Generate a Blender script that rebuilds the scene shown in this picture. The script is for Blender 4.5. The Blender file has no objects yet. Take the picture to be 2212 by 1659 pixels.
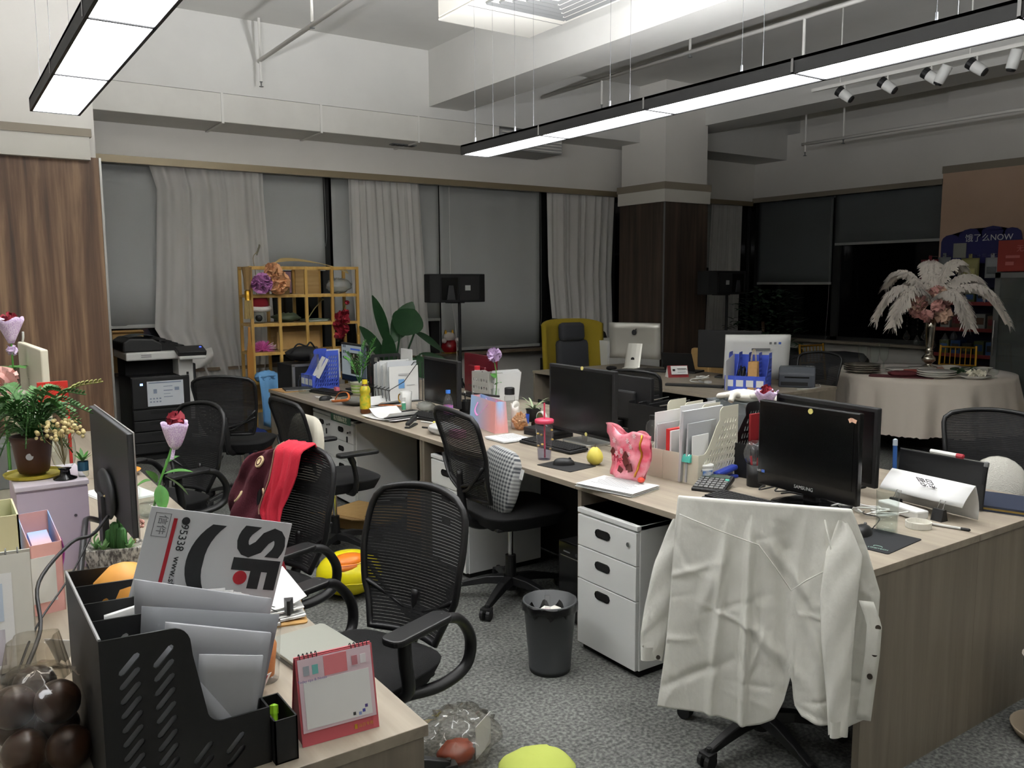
import bpy, bmesh, math, random
from mathutils import Vector, Matrix, Euler
random.seed(7)
PI = math.pi
sc = bpy.context.scene
COL = sc.collection

# ------------------------------------------------------------------ camera, world, exposure
def setup_camera():
    cd = bpy.data.cameras.new('camera'); co = bpy.data.objects.new('camera', cd); COL.objects.link(co)
    cd.sensor_width = 36.0; cd.sensor_fit = 'HORIZONTAL'; cd.lens = 1825.3 / 2212 * 36.0
    cd.clip_start = 0.02; cd.clip_end = 60
    yaw, pitch, roll = math.radians(34.371), math.radians(6.8646), math.radians(-0.3078)
    fwd = Vector((math.sin(yaw) * math.cos(pitch), math.cos(yaw) * math.cos(pitch), -math.sin(pitch)))
    right = Vector((math.cos(yaw), -math.sin(yaw), 0)); up = right.cross(fwd)
    r = right * math.cos(roll) + up * math.sin(roll); u = -right * math.sin(roll) + up * math.cos(roll)
    M = Matrix(((r.x, u.x, -fwd.x, 0), (r.y, u.y, -fwd.y, 0), (r.z, u.z, -fwd.z, 1.66), (0, 0, 0, 1)))
    co.matrix_world = M
    sc.camera = co
setup_camera()
wd = bpy.data.worlds.new('night'); sc.world = wd; wd.use_nodes = True
wd.node_tree.nodes['Background'].inputs[0].default_value = (0.012, 0.014, 0.02, 1)
wd.node_tree.nodes['Background'].inputs[1].default_value = 0.15
LAMP_POWER = 14.5
sc.view_settings.view_transform = 'Standard'
sc.view_settings.look = 'None'
sc.view_settings.gamma = 1.0
sc.view_settings.use_curve_mapping = False
sc.view_settings.exposure = 0.2

# ------------------------------------------------------------------ materials
def lin(h):
    h = h.lstrip('#'); c = [int(h[i:i + 2], 16) / 255 for i in (0, 2, 4)]
    return tuple(x / 12.92 if x <= 0.04045 else ((x + 0.055) / 1.055) ** 2.4 for x in c) + (1.0,)
MATS = {}
def mat(name, h='808080', rough=0.6, metal=0.0, spec=0.5, noise=None, bump=None, alpha=1.0, trans=0.0, ior=1.45, emit=None, estr=0.0, coat=0.0, sheen=0.0, sss=0.0):
    """noise=(scale, second colour, (sx,sy,sz) stretch, contrast); bump=(scale, strength, (sx,sy,sz))"""
    if name in MATS: return MATS[name]
    m = bpy.data.materials.new(name); m.use_nodes = True; nt = m.node_tree; b = nt.nodes['Principled BSDF']
    b.inputs['Base Color'].default_value = lin(h); b.inputs['Roughness'].default_value = rough; b.inputs['Metallic'].default_value = metal
    b.inputs['Specular IOR Level'].default_value = spec; b.inputs['IOR'].default_value = ior
    b.inputs['Alpha'].default_value = alpha; b.inputs['Transmission Weight'].default_value = trans
    b.inputs['Coat Weight'].default_value = coat; b.inputs['Sheen Weight'].default_value = sheen
    if emit: b.inputs['Emission Color'].default_value = lin(emit); b.inputs['Emission Strength'].default_value = estr
    if noise or bump:
        tc = nt.nodes.new('ShaderNodeTexCoord')
    if noise:
        s, h2, st, con = noise
        mp = nt.nodes.new('ShaderNodeMapping'); mp.inputs['Scale'].default_value = st
        nt.links.new(tc.outputs['Object'], mp.inputs[0])
        nz = nt.nodes.new('ShaderNodeTexNoise'); nz.inputs['Scale'].default_value = s; nz.inputs['Detail'].default_value = 5; nz.inputs['Roughness'].default_value = 0.62
        nt.links.new(mp.outputs[0], nz.inputs['Vector'])
        cr = nt.nodes.new('ShaderNodeValToRGB'); cr.color_ramp.elements[0].position = 0.5 - con; cr.color_ramp.elements[1].position = 0.5 + con
        cr.color_ramp.elements[0].color = lin(h); cr.color_ramp.elements[1].color = lin(h2)
        nt.links.new(nz.outputs['Fac'], cr.inputs[0]); nt.links.new(cr.outputs[0], b.inputs['Base Color'])
    if bump:
        s, k, st = bump
        mp = nt.nodes.new('ShaderNodeMapping'); mp.inputs['Scale'].default_value = st
        nt.links.new(tc.outputs['Object'], mp.inputs[0])
        nz = nt.nodes.new('ShaderNodeTexNoise'); nz.inputs['Scale'].default_value = s; nz.inputs['Detail'].default_value = 4
        nt.links.new(mp.outputs[0], nz.inputs['Vector'])
        bp = nt.nodes.new('ShaderNodeBump'); bp.inputs['Strength'].default_value = k; bp.inputs['Distance'].default_value = 0.01
        nt.links.new(nz.outputs['Fac'], bp.inputs['Height']); nt.links.new(bp.outputs[0], b.inputs['Normal'])
    MATS[name] = m
    return m
def wood(name, c1, c2, c3, st, rough=0.5, scale=3.0):
    if name in MATS: return MATS[name]
    m = bpy.data.materials.new(name); m.use_nodes = True; nt = m.node_tree; b = nt.nodes['Principled BSDF']; b.inputs['Roughness'].default_value = rough
    tc = nt.nodes.new('ShaderNodeTexCoord'); mp = nt.nodes.new('ShaderNodeMapping'); mp.inputs['Scale'].default_value = st; nt.links.new(tc.outputs['Object'], mp.inputs[0])
    n1 = nt.nodes.new('ShaderNodeTexNoise'); n1.inputs['Scale'].default_value = scale; n1.inputs['Detail'].default_value = 7; n1.inputs['Roughness'].default_value = 0.6; n1.inputs['Distortion'].default_value = 0.35
    nt.links.new(mp.outputs[0], n1.inputs['Vector'])
    cr = nt.nodes.new('ShaderNodeValToRGB'); e = cr.color_ramp.elements; e[0].position = 0.33; e[0].color = lin(c1); e[1].position = 0.68; e[1].color = lin(c3)
    k = e.new(0.5); k.color = lin(c2)
    nt.links.new(n1.outputs['Fac'], cr.inputs[0]); nt.links.new(cr.outputs[0], b.inputs['Base Color'])
    MATS[name] = m
    return m
def clear(name, tint='ffffff', fac=0.82, rough=0.05):
    """thin clear plastic or glass: mostly transparent with glossy highlights"""
    if name in MATS: return MATS[name]
    m = bpy.data.materials.new(name); m.use_nodes = True; nt = m.node_tree; nt.nodes.remove(nt.nodes['Principled BSDF']); out = nt.nodes['Material Output']
    t = nt.nodes.new('ShaderNodeBsdfTransparent'); t.inputs[0].default_value = lin(tint)
    g = nt.nodes.new('ShaderNodeBsdfGlossy'); g.inputs['Roughness'].default_value = rough
    d = nt.nodes.new('ShaderNodeBsdfDiffuse'); d.inputs[0].default_value = lin(tint)
    fr = nt.nodes.new('ShaderNodeLayerWeight'); fr.inputs[0].default_value = 0.5
    mr = nt.nodes.new('ShaderNodeMapRange'); mr.inputs[3].default_value = 0.035; mr.inputs[4].default_value = 0.6
    pw = nt.nodes.new('ShaderNodeMath'); pw.operation = 'POWER'; pw.inputs[1].default_value = 3.5; nt.links.new(fr.outputs['Facing'], pw.inputs[0])
    m1 = nt.nodes.new('ShaderNodeMixShader'); m1.inputs[0].default_value = (1 - fac) ** 1.6; nt.links.new(t.outputs[0], m1.inputs[1]); nt.links.new(d.outputs[0], m1.inputs[2])
    mx = nt.nodes.new('ShaderNodeMixShader'); nt.links.new(pw.outputs[0], mr.inputs[0]); nt.links.new(mr.outputs[0], mx.inputs[0])
    nt.links.new(m1.outputs[0], mx.inputs[1]); nt.links.new(g.outputs[0], mx.inputs[2]); nt.links.new(mx.outputs[0], out.inputs[0])
    MATS[name] = m
    return m
def sheer(name, h, fac):
    """sheer cloth: part see-through, part diffuse and translucent"""
    if name in MATS: return MATS[name]
    m = bpy.data.materials.new(name); m.use_nodes = True; nt = m.node_tree; nt.nodes.remove(nt.nodes['Principled BSDF']); out = nt.nodes['Material Output']
    t = nt.nodes.new('ShaderNodeBsdfTransparent'); d = nt.nodes.new('ShaderNodeBsdfDiffuse'); d.inputs[0].default_value = lin(h)
    tl = nt.nodes.new('ShaderNodeBsdfTranslucent'); tl.inputs[0].default_value = lin(h)
    a = nt.nodes.new('ShaderNodeMixShader'); a.inputs[0].default_value = 0.15; nt.links.new(d.outputs[0], a.inputs[1]); nt.links.new(tl.outputs[0], a.inputs[2])
    x = nt.nodes.new('ShaderNodeMixShader'); x.inputs[0].default_value = fac; nt.links.new(t.outputs[0], x.inputs[1]); nt.links.new(a.outputs[0], x.inputs[2]); nt.links.new(x.outputs[0], out.inputs[0])
    MATS[name] = m
    return m
def glow(name, h, s):
    if name in MATS: return MATS[name]
    m = bpy.data.materials.new(name); m.use_nodes = True; nt = m.node_tree; nt.nodes.remove(nt.nodes['Principled BSDF'])
    e = nt.nodes.new('ShaderNodeEmission'); e.inputs[0].default_value = lin(h); e.inputs[1].default_value = s
    nt.links.new(e.outputs[0], nt.nodes['Material Output'].inputs[0]); MATS[name] = m
    return m

# ------------------------------------------------------------------ mesh building
class MB:
    def __init__(s): s.v = []; s.f = []
    def add(s, vs, fs, M=None):
        o = len(s.v)
        s.v += [tuple(M @ Vector(p)) for p in vs] if M is not None else [tuple(p) for p in vs]
        s.f += [tuple(i + o for i in f) for f in fs]; return s
    def box(s, c, d, M=None, rz=0.0, rx=0.0, ry=0.0):
        x, y, z = d[0] / 2, d[1] / 2, d[2] / 2
        vs = [(-x, -y, -z), (x, -y, -z), (x, y, -z), (-x, y, -z), (-x, -y, z), (x, -y, z), (x, y, z), (-x, y, z)]
        T = Matrix.Translation(c) @ Euler((rx, ry, rz)).to_matrix().to_4x4()
        if M is not None: T = M @ T
        return s.add(vs, [(0, 3, 2, 1), (4, 5, 6, 7), (0, 1, 5, 4), (1, 2, 6, 5), (2, 3, 7, 6), (3, 0, 4, 7)], T)
    def bx(s, x0, x1, y0, y1, z0, z1, M=None):
        return s.box(((x0 + x1) / 2, (y0 + y1) / 2, (z0 + z1) / 2), (abs(x1 - x0), abs(y1 - y0), abs(z1 - z0)), M)
    def tube(s, pts, r, n=8, caps=True, M=None, closed=False, flat=1.0):
        pts = [Vector(p) for p in pts]; k = len(pts); rr = r if isinstance(r, (list, tuple)) else [r] * k
        vs = []; fs = []; nrm = None
        for i, p in enumerate(pts):
            a = pts[(i - 1) % k] if (closed or i) else p; b = pts[(i + 1) % k] if (closed or i < k - 1) else p
            t = (b - a).normalized() if (b - a).length > 1e-9 else Vector((0, 0, 1))
            if nrm is None:
                nrm = t.orthogonal().normalized()
                if abs(t.z) < 0.95: nrm = t.cross(Vector((0, 0, 1))).normalized()
            else: nrm = (nrm - t * nrm.dot(t)).normalized()
            bn = t.cross(nrm)
            for j in range(n):
                q = 2 * PI * j / n; vs.append(p + nrm * math.cos(q) * rr[i] + bn * math.sin(q) * rr[i] * flat)
        m = k if closed else k - 1
        for i in range(m):
            for j in range(n):
                a = i * n + j; b = i * n + (j + 1) % n; c = ((i + 1) % k) * n + (j + 1) % n; d = ((i + 1) % k) * n + j
                fs.append((a, b, c, d))
        if caps and not closed: fs += [tuple(range(n - 1, -1, -1)), tuple(range((k - 1) * n, k * n))]
        return s.add(vs, fs, M)
    def cyl(s, p0, p1, r0, r1=None, n=16, M=None, caps=True):
        return s.tube([p0, p1], [r0, r0 if r1 is None else r1], n, caps, M)
    def lathe(s, prof, n=24, c=(0, 0, 0), M=None, sx=1.0, sy=1.0):
        vs = []; fs = []
        for r, z in prof:
            for j in range(n):
                q = 2 * PI * j / n; vs.append((c[0] + r * math.cos(q) * sx, c[1] + r * math.sin(q) * sy, c[2] + z))
        for i in range(len(prof) - 1):
            for j in range(n):
                fs.append((i * n + j, i * n + (j + 1) % n, (i + 1) * n + (j + 1) % n, (i + 1) * n + j))
        if prof[0][0] > 1e-6: fs.append(tuple(range(n - 1, -1, -1)))
        if prof[-1][0] > 1e-6: fs.append(tuple(range((len(prof) - 1) * n, len(prof) * n)))
        return s.add(vs, fs, M)
    def shell(s, prof, n=24, c=(0, 0, 0), M=None):
        """open lathe with no end caps"""
        vs = []; fs = []
        for r, z in prof:
            for j in range(n):
                q = 2 * PI * j / n; vs.append((c[0] + r * math.cos(q), c[1] + r * math.sin(q), c[2] + z))
        for i in range(len(prof) - 1):
            for j in range(n):
                fs.append((i * n + j, i * n + (j + 1) % n, (i + 1) * n + (j + 1) % n, (i + 1) * n + j))
        return s.add(vs, fs, M)
    def sph(s, c, r, sc3=(1, 1, 1), n=16, m=10, M=None):
        prof = [(r * math.sin(PI * i / m), -r * math.cos(PI * i / m)) for i in range(m + 1)]
        T = Matrix.Translation(c) @ Matrix.Diagonal((*sc3, 1))
        if M is not None: T = M @ T
        return s.lathe(prof, n, (0, 0, 0), T)
    def prism(s, poly, t, M=None):
        """polygon (x, y) extruded t along z"""
        n = len(poly); vs = [(x, y, 0) for x, y in poly] + [(x, y, t) for x, y in poly]
        fs = [tuple(range(n - 1, -1, -1)), tuple(range(n, 2 * n))] + [(i, (i + 1) % n, n + (i + 1) % n, n + i) for i in range(n)]
        return s.add(vs, fs, M)
    def grid(s, fn, nu, nv, M=None, wrap=False):
        vs = [fn(i / nu, j / nv) for j in range(nv + 1) for i in range(nu + 1)]
        w = nu + 1; fs = [(j * w + i, j * w + i + 1, (j + 1) * w + i + 1, (j + 1) * w + i) for j in range(nv) for i in range(nu)]
        return s.add(vs, fs, M)
    def slab(s, fn, nu, nv, t, M=None):
        """grid surface given thickness t along its normal"""
        P = [[Vector(fn(i / nu, j / nv)) for i in range(nu + 1)] for j in range(nv + 1)]
        vs = []; w = nu + 1
        N = []
        for j in range(nv + 1):
            for i in range(nu + 1):
                a = P[j][min(i + 1, nu)] - P[j][max(i - 1, 0)]; b = P[min(j + 1, nv)][i] - P[max(j - 1, 0)][i]
                q = a.cross(b); N.append(q.normalized() if q.length > 1e-12 else Vector((0, 0, 1)))
        flatP = [p for r in P for p in r]
        vs = [p + n * t / 2 for p, n in zip(flatP, N)] + [p - n * t / 2 for p, n in zip(flatP, N)]
        o = w * (nv + 1); fs = []
        for j in range(nv):
            for i in range(nu):
                a, b, c, d = j * w + i, j * w + i + 1, (j + 1) * w + i + 1, (j + 1) * w + i
                fs += [(a, b, c, d), (o + d, o + c, o + b, o + a)]
        for i in range(nu):
            fs += [(i + 1, i, o + i, o + i + 1), (nv * w + i, nv * w + i + 1, o + nv * w + i + 1, o + nv * w + i)]
        for j in range(nv):
            fs += [(j * w, (j + 1) * w, o + (j + 1) * w, o + j * w), ((j + 1) * w + nu, j * w + nu, o + j * w + nu, o + (j + 1) * w + nu)]
        return s.add(vs, fs, M)
    def mesh(s, name):
        me = bpy.data.meshes.new(name); me.from_pydata(s.v, [], s.f); me.update()
        bm = bmesh.new(); bm.from_mesh(me); bmesh.ops.recalc_face_normals(bm, faces=bm.faces); bm.to_mesh(me); bm.free()
        return me
def obj(name, mb, m, parent=None, smooth=False, bevel=0.0, loc=None, rot=None, kind=None, label=None, sub=0, solid=0.0):
    me = mb.mesh(name) if isinstance(mb, MB) else mb
    if m is not None and not len(me.materials): me.materials.append(m)
    o = bpy.data.objects.new(name, me); COL.objects.link(o)
    if parent: o.parent = parent
    if loc: o.location = loc
    if rot: o.rotation_euler = rot
    if smooth:
        for p in me.polygons: p.use_smooth = True
        if smooth == 'auto' or bevel:
            pass
    if solid: md = o.modifiers.new('t', 'SOLIDIFY'); md.thickness = solid; md.offset = 0
    if bevel:
        md = o.modifiers.new('b', 'BEVEL'); md.width = bevel; md.segments = 2; md.limit_method = 'ANGLE'; md.angle_limit = 0.6
    if sub: md = o.modifiers.new('s', 'SUBSURF'); md.levels = sub; md.render_levels = sub
    if kind: o['kind'] = kind
    if label: o['label'] = label
    return o
def tag(o, label, cat, group=None):
    o['label'] = label; o['category'] = cat
    if group: o['group'] = group
    return o
def thing(name, label, cat, loc=(0, 0, 0), rz=0.0, group=None, rot=None):
    o = bpy.data.objects.new(name, None); COL.objects.link(o); o.empty_display_size = 0.05
    o.location = loc; o.rotation_euler = rot if rot else (0, 0, rz)
    return tag(o, label, cat, group)
def struct(name, mb, m, parent=None, **k):
    return obj(name, mb, m, parent, kind='structure' if parent is None else None, **k)
def clone(root, loc, rz=None, label=None, group=None, scale=None, rot=None):
    def cp(o, par):
        c = o.copy(); COL.objects.link(c)
        if par: c.parent = par
        for ch in o.children: cp(ch, c)
        return c
    r = cp(root, None); r.location = loc
    if rz is not None: r.rotation_euler = (0, 0, rz)
    if rot: r.rotation_euler = rot
    if scale: r.scale = scale if isinstance(scale, tuple) else (scale,) * 3
    if label: r['label'] = label
    if group: r['group'] = group
    return r
def curve_mesh(name, splines, thick):
    """flat plate from closed outlines (later ones are holes), in XY, thickness along Z"""
    cu = bpy.data.curves.new(name, 'CURVE'); cu.dimensions = '2D'; cu.fill_mode = 'BOTH'; cu.extrude = thick / 2
    for pts in splines:
        sp = cu.splines.new('POLY'); sp.points.add(len(pts) - 1)
        for p, q in zip(sp.points, pts): p.co = (q[0], q[1], 0, 1)
        sp.use_cyclic_u = True
    o = bpy.data.objects.new(name, cu); COL.objects.link(o)
    dg = bpy.context.evaluated_depsgraph_get(); me = bpy.data.meshes.new_from_object(o.evaluated_get(dg)); me.name = name
    bpy.data.objects.remove(o); bpy.data.curves.remove(cu)
    return me
def text(name, body, size, m, parent=None, loc=(0, 0, 0), rot=(0, 0, 0), align='CENTER', thick=0.0004, bold=0.0, sx=1.0, label=None):
    cu = bpy.data.curves.new(name, 'FONT'); cu.body = body; cu.size = size; cu.align_x = align; cu.align_y = 'CENTER'; cu.extrude = thick; cu.offset = bold
    cu.resolution_u = 3
    o = bpy.data.objects.new(name, cu); COL.objects.link(o)
    dg = bpy.context.evaluated_depsgraph_get(); me = bpy.data.meshes.new_from_object(o.evaluated_get(dg)); me.name = name
    bpy.data.objects.remove(o); bpy.data.curves.remove(cu)
    if sx != 1.0:
        for v in me.vertices: v.co.x *= sx
    return obj(name, me, m, parent, loc=loc, rot=rot, label=label)
def RZ(a): return Matrix.Rotation(a, 4, 'Z')
def RX(a): return Matrix.Rotation(a, 4, 'X')
def RY(a): return Matrix.Rotation(a, 4, 'Y')
def TR(x, y, z): return Matrix.Translation((x, y, z))
def rrect(x0, x1, y0, y1, r, n=4):
    pts = []
    for cx, cy, a in ((x1 - r, y1 - r, 0), (x0 + r, y1 - r, 90), (x0 + r, y0 + r, 180), (x1 - r, y0 + r, 270)):
        for i in range(n + 1):
            q = math.radians(a + 90 * i / n); pts.append((cx + r * math.cos(q), cy + r * math.sin(q)))
    return pts
def slot(cx, cy, ln, r, ang, n=4):
    pts = []; c, s = math.cos(ang), math.sin(ang)
    for e, a0 in ((1, -PI / 2), (-1, PI / 2)):
        for i in range(n + 1):
            q = a0 + PI * i / n; x = e * ln / 2 + r * math.cos(q); y = r * math.sin(q); pts.append((cx + x * c - y * s, cy + x * s + y * c))
    return pts
def lerp(a, b, t): return a + (b - a) * t
def interp(tab, t):
    for (a, x), (b, y) in zip(tab, tab[1:]):
        if t <= b: return lerp(x, y, (t - a) / (b - a)) if b > a else y
    return tab[-1][1]
def smooth_path(pts, k=6):
    """Catmull-Rom through the points"""
    P = [Vector(p) for p in pts]; P = [P[0] * 2 - P[1]] + P + [P[-1] * 2 - P[-2]]; out = []
    for i in range(1, len(P) - 2):
        for j in range(k):
            t = j / k; a, b, c, d = P[i - 1:i + 3]
            out.append(0.5 * ((2 * b) + (c - a) * t + (2 * a - 5 * b + 4 * c - d) * t * t + (3 * b - a - 3 * c + d) * t ** 3))
    out.append(P[-2]); return out
# ------------------------------------------------------------------ common materials
M_WALL = mat('painted_wall', 'e6e3dc', 0.8, noise=(1.3, 'dcd9d2', (1, 1, 1), 0.3), bump=(14, 0.08, (1, 1, 1)))
M_CEIL = mat('painted_ceiling', 'd6d5d0', 0.85, noise=(0.8, 'c8c7c2', (1, 1, 1), 0.3), bump=(6, 0.15, (1, 1, 1)))
M_BAND = mat('white_band', 'd8d5cc', 0.7)
M_TAUPE = mat('taupe_strip', '8d8475', 0.6)
M_BEIGE = mat('beige_wall', 'd0b29c', 0.8, noise=(2, 'c4a78f', (1, 1, 1), 0.3))
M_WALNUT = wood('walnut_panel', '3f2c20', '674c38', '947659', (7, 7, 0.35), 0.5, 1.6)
M_OAK = wood('grey_oak', '80776a', '8f8576', '9d9383', (7, 0.35, 7), 0.45, 2.0)
M_OAKV = wood('grey_oak_upright', '746b5e', '7f7668', '8b8172', (7, 7, 0.4), 0.5, 2.0)
M_OAKL = wood('pale_oak', 'b8a98f', 'd0c3ab', 'e0d5bf', (8, 0.45, 8), 0.45, 2.2)
M_BLACK = mat('black_plastic', '141415', 0.5, noise=(90, '1b1b1c', (1, 1, 1), 0.3))
M_BLACKG = mat('gloss_black', '0b0b0c', 0.18)
M_BLACKM = mat('matt_black', '101011', 0.75)
M_DKGREY = mat('dark_grey_plastic', '303133', 0.5)
M_GREY = mat('grey_plastic', '6d6e6d', 0.5)
M_CHROME = mat('chrome', 'c8c8c8', 0.15, 1.0)
M_ALU = mat('aluminium', 'b6b6b2', 0.35, 0.9)
M_WHITE = mat('white_plastic', 'dcdcd8', 0.4)
M_WHITEP = mat('white_powder_coat', 'e4e5e2', 0.45)
M_PAPER = mat('paper', 'e4e4e2', 0.8)
M_PAPER2 = mat('grey_paper', 'b9babc', 0.8)
M_KRAFT = mat('kraft_paper', 'b58d5a', 0.85, noise=(60, 'a67e4d', (1, 1, 1), 0.3))
M_CARD = mat('cardboard', 'b3925f', 0.9, noise=(20, 'a58452', (1, 1, 1), 0.3))
M_GOLD = mat('gold_metal', 'c79a3a', 0.3, 0.9)
M_INK = mat('black_ink', '1c1c1e', 0.8)
M_RED = mat('red_print', 'b3202c', 0.6)
M_LEAF = mat('leaf_green', '3f7a32', 0.5, noise=(14, '5c9646', (1, 1, 1), 0.3))
M_LEAFD = mat('dark_leaf', '1c3a22', 0.4, noise=(8, '2b4f2d', (1, 1, 1), 0.3))
M_GLASS = clear('thin_glass', 'f6faf8', 0.96)
M_PVC = clear('clear_film', 'f6f6f6', 0.90, 0.12)

# ------------------------------------------------------------------ lamps (light of the room)
M_TUBE = glow('lamp_diffuser', 'fbfcff', LAMP_POWER); M_ADDED_UP = glow('added_uplight_glow', 'fbfcff', LAMP_POWER * 10.5)  # second glow is an assumed upward light, added to brighten ceiling and far walls
def linear_lamp(x, y0, y1, seg, label, n_skip=0):
    t = thing('linear_pendant_lamp', label, 'lamp', (x, 0, 2.5), 0, 'linear pendant lamps')
    w = 0.22; n = int(round((y1 - y0) / seg)); k = 0
    for i in range(n):
        a = y1 - (i + 1) * seg; b = y1 - i * seg
        h = MB(); h.bx(-w / 2, -w / 2 + 0.012, a, b, 0.0, 0.062); h.bx(w / 2 - 0.012, w / 2, a, b, 0.0, 0.062); h.bx(-w / 2, w / 2, a, b, 0.05, 0.062)
        h.bx(-w / 2, w / 2, b - 0.006, b, 0.0, 0.062); h.bx(-w / 2, w / 2, a, a + 0.006, 0, 0.062)
        hs = obj('housing', h, M_BLACK, t)
        obj('diffuser', MB().bx(-w / 2 + 0.013, w / 2 - 0.013, a + 0.008, b - 0.008, 0.004, 0.016), M_TUBE, t)
        obj('added_uplight', MB().bx(-w / 2 + 0.03, w / 2 - 0.03, a + 0.02, b - 0.02, 0.0625, 0.066), M_ADDED_UP, t)  # unseen glowing strip added on top of the housing as ceiling fill
        if i:
            c = MB(); c.bx(-w / 2 - 0.004, -w / 2, b - 0.006, b + 0.006, 0.005, 0.06); obj('joint_clip', c, M_CHROME, t)
    for i in range(n + 1):
        yy = min(y1 - 0.12, y1 - i * seg) if i == 0 else y1 - i * seg + 0.3
        for sx in (-0.07, 0.07):
            c = MB(); c.cyl((sx, yy, 0.06), (sx, yy, 1.70), 0.0008, n=5); c.cyl((sx, yy, 0.06), (sx, yy, 0.10), 0.005, n=8); obj('suspension_wire', c, M_DKGREY, t)
    return t
linear_lamp(3.08, 0.55, 4.93, 0.876, 'long linear lamp with black housing hanging over the messy double desk row')
linear_lamp(0.575, 1.326, 4.83, 0.876, 'linear lamp with black housing hanging above the desk with the big black file holder')

# ------------------------------------------------------------------ shell
def carpet():
    m = bpy.data.materials.new('carpet'); m.use_nodes = True; nt = m.node_tree; b = nt.nodes['Principled BSDF']; b.inputs['Roughness'].default_value = 0.95; b.inputs['Specular IOR Level'].default_value = 0.15
    tc = nt.nodes.new('ShaderNodeTexCoord')
    a = nt.nodes.new('ShaderNodeTexNoise'); a.inputs['Scale'].default_value = 70; a.inputs['Detail'].default_value = 3; nt.links.new(tc.outputs['Object'], a.inputs['Vector'])
    c = nt.nodes.new('ShaderNodeTexNoise'); c.inputs['Scale'].default_value = 2.2; c.inputs['Detail'].default_value = 4; nt.links.new(tc.outputs['Object'], c.inputs['Vector'])
    r = nt.nodes.new('ShaderNodeValToRGB'); e = r.color_ramp.elements; e[0].position = 0.34; e[0].color = lin('4c4d4b'); e[1].position = 0.66; e[1].color = lin('7b7c78'); k = e.new(0.5); k.color = lin('636461')
    nt.links.new(a.outputs['Fac'], r.inputs[0])
    r2 = nt.nodes.new('ShaderNodeValToRGB'); r2.color_ramp.elements[0].position = 0.35; r2.color_ramp.elements[0].color = (0.72, 0.72, 0.72, 1); r2.color_ramp.elements[1].position = 0.6; r2.color_ramp.elements[1].color = (1, 1, 1, 1)
    nt.links.new(c.outputs['Fac'], r2.inputs[0])
    mx = nt.nodes.new('ShaderNodeMix'); mx.data_type = 'RGBA'; mx.blend_type = 'MULTIPLY'; mx.inputs[0].default_value = 1
    nt.links.new(r.outputs[0], mx.inputs[6]); nt.links.new(r2.outputs[0], mx.inputs[7]); nt.links.new(mx.outputs[2], b.inputs['Base Color'])
    bp = nt.nodes.new('ShaderNodeBump'); bp.inputs['Strength'].default_value = 0.5; bp.inputs['Distance'].default_value = 0.006; nt.links.new(a.outputs['Fac'], bp.inputs['Height']); nt.links.new(bp.outputs[0], b.inputs['Normal'])
    return m
XL, XR, YF, YB, ZC = -3.5, 11.2, -3.0, 9.45, 4.2
struct('floor', MB().bx(XL - .2, XR + .2, YF - .2, YB + .2, -0.1, 0), carpet())
struct('ceiling', MB().bx(XL - .2, XR + .2, YF - .2, YB + .2, ZC, ZC + 0.1), M_CEIL)
struct('wall_left', MB().bx(XL - .15, XL, YF, YB, 0, ZC), M_WALL)
struct('wall_front', MB().bx(XL - .15, XR + .15, YF - .15, YF, 0, ZC), M_WALL)
w = MB(); w.bx(XL, XR + .15, YB, YB + .15, 0, 0.74); w.bx(XL, XR + .15, YB, YB + .15, 2.95, ZC); w.bx(XL, 0.9, YB, YB + .15, .74, 2.95); wb = struct('wall_back', w, M_WALL)
w = MB(); w.bx(XR, XR + .15, 6.3, YB, 0, 0.74); w.bx(XR, XR + .15, YF, YB, 2.95, ZC); w.bx(XR, XR + .15, YF, 6.3, 0, 2.95); struct('wall_right', w, M_WALL)
# bulkheads over the windows with the taupe strip under them
struct('trim_1', MB().bx(1.0, 10.9, 9.1, YB, 2.905, 3.85), M_WALL)
struct('trim_2', MB().bx(0.95, 10.86, 9.08, 9.16, 2.835, 2.905), mat('cornice_strip', '8c7f66', 0.35, 0.3))
struct('trim_3', MB().bx(10.9, XR, 6.04, YB, 2.955, 3.85), M_WALL)
struct('trim_4', MB().bx(10.86, 10.94, 6.04, YB, 2.885, 2.955), M_TAUPE)
# beams under the slab
struct('trim_5', MB().bx(XL, XR, 8.5, 9.1, 3.482, ZC), M_CEIL)
struct('trim_6', MB().bx(4.72, 5.2, YF, 8.52, 3.6, ZC), M_CEIL)
struct('trim_7', MB().bx(8.6, 9.1, YF, 8.52, 3.7, ZC), M_CEIL)
# window sills
struct('trim_8', MB().bx(0.9, 11.0, 9.2, YB + .02, 0.74, 0.775), wood('sill_wood', '54483a', '6b5d4b', '7d6d58', (0.6, 8, 8), 0.5))
struct('trim_9', MB().bx(10.95, XR, 6.1, YB, 0.74, 0.775), M_TAUPE)
# clad column by the copier and free-standing column near the corner
def column(name, x0, x1, y0, y1, seams):
    c = struct(name, MB().bx(x0, x1, y0, y1, 0, ZC), M_WALL)
    return c
c1 = column('wall_column_by_copier', 0.25, 1.24, 8.03, 8.9, [])
obj('wood_cladding', MB().bx(0.23, 1.262, 8.0, 8.92, 0.0, 2.72), M_WALNUT, c1)
obj('metal_edge_trim', MB().bx(1.255, 1.272, 7.992, 8.01, 0.0, 2.72), M_ALU, c1)
obj('white_band', MB().bx(0.2, 1.185, 7.93, 8.02, 2.69, 2.875), M_BAND, c1)
obj('taupe_strip', MB().bx(0.2, 1.20, 7.915, 8.02, 2.875, 2.94), M_TAUPE, c1)
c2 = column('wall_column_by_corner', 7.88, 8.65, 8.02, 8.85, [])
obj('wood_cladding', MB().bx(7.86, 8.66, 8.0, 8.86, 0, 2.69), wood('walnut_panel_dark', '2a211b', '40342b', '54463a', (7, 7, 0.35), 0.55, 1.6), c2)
obj('metal_edge_trim', MB().bx(7.852, 7.868, 7.992, 8.008, 0, 2.69), M_GREY, c2)
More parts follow.
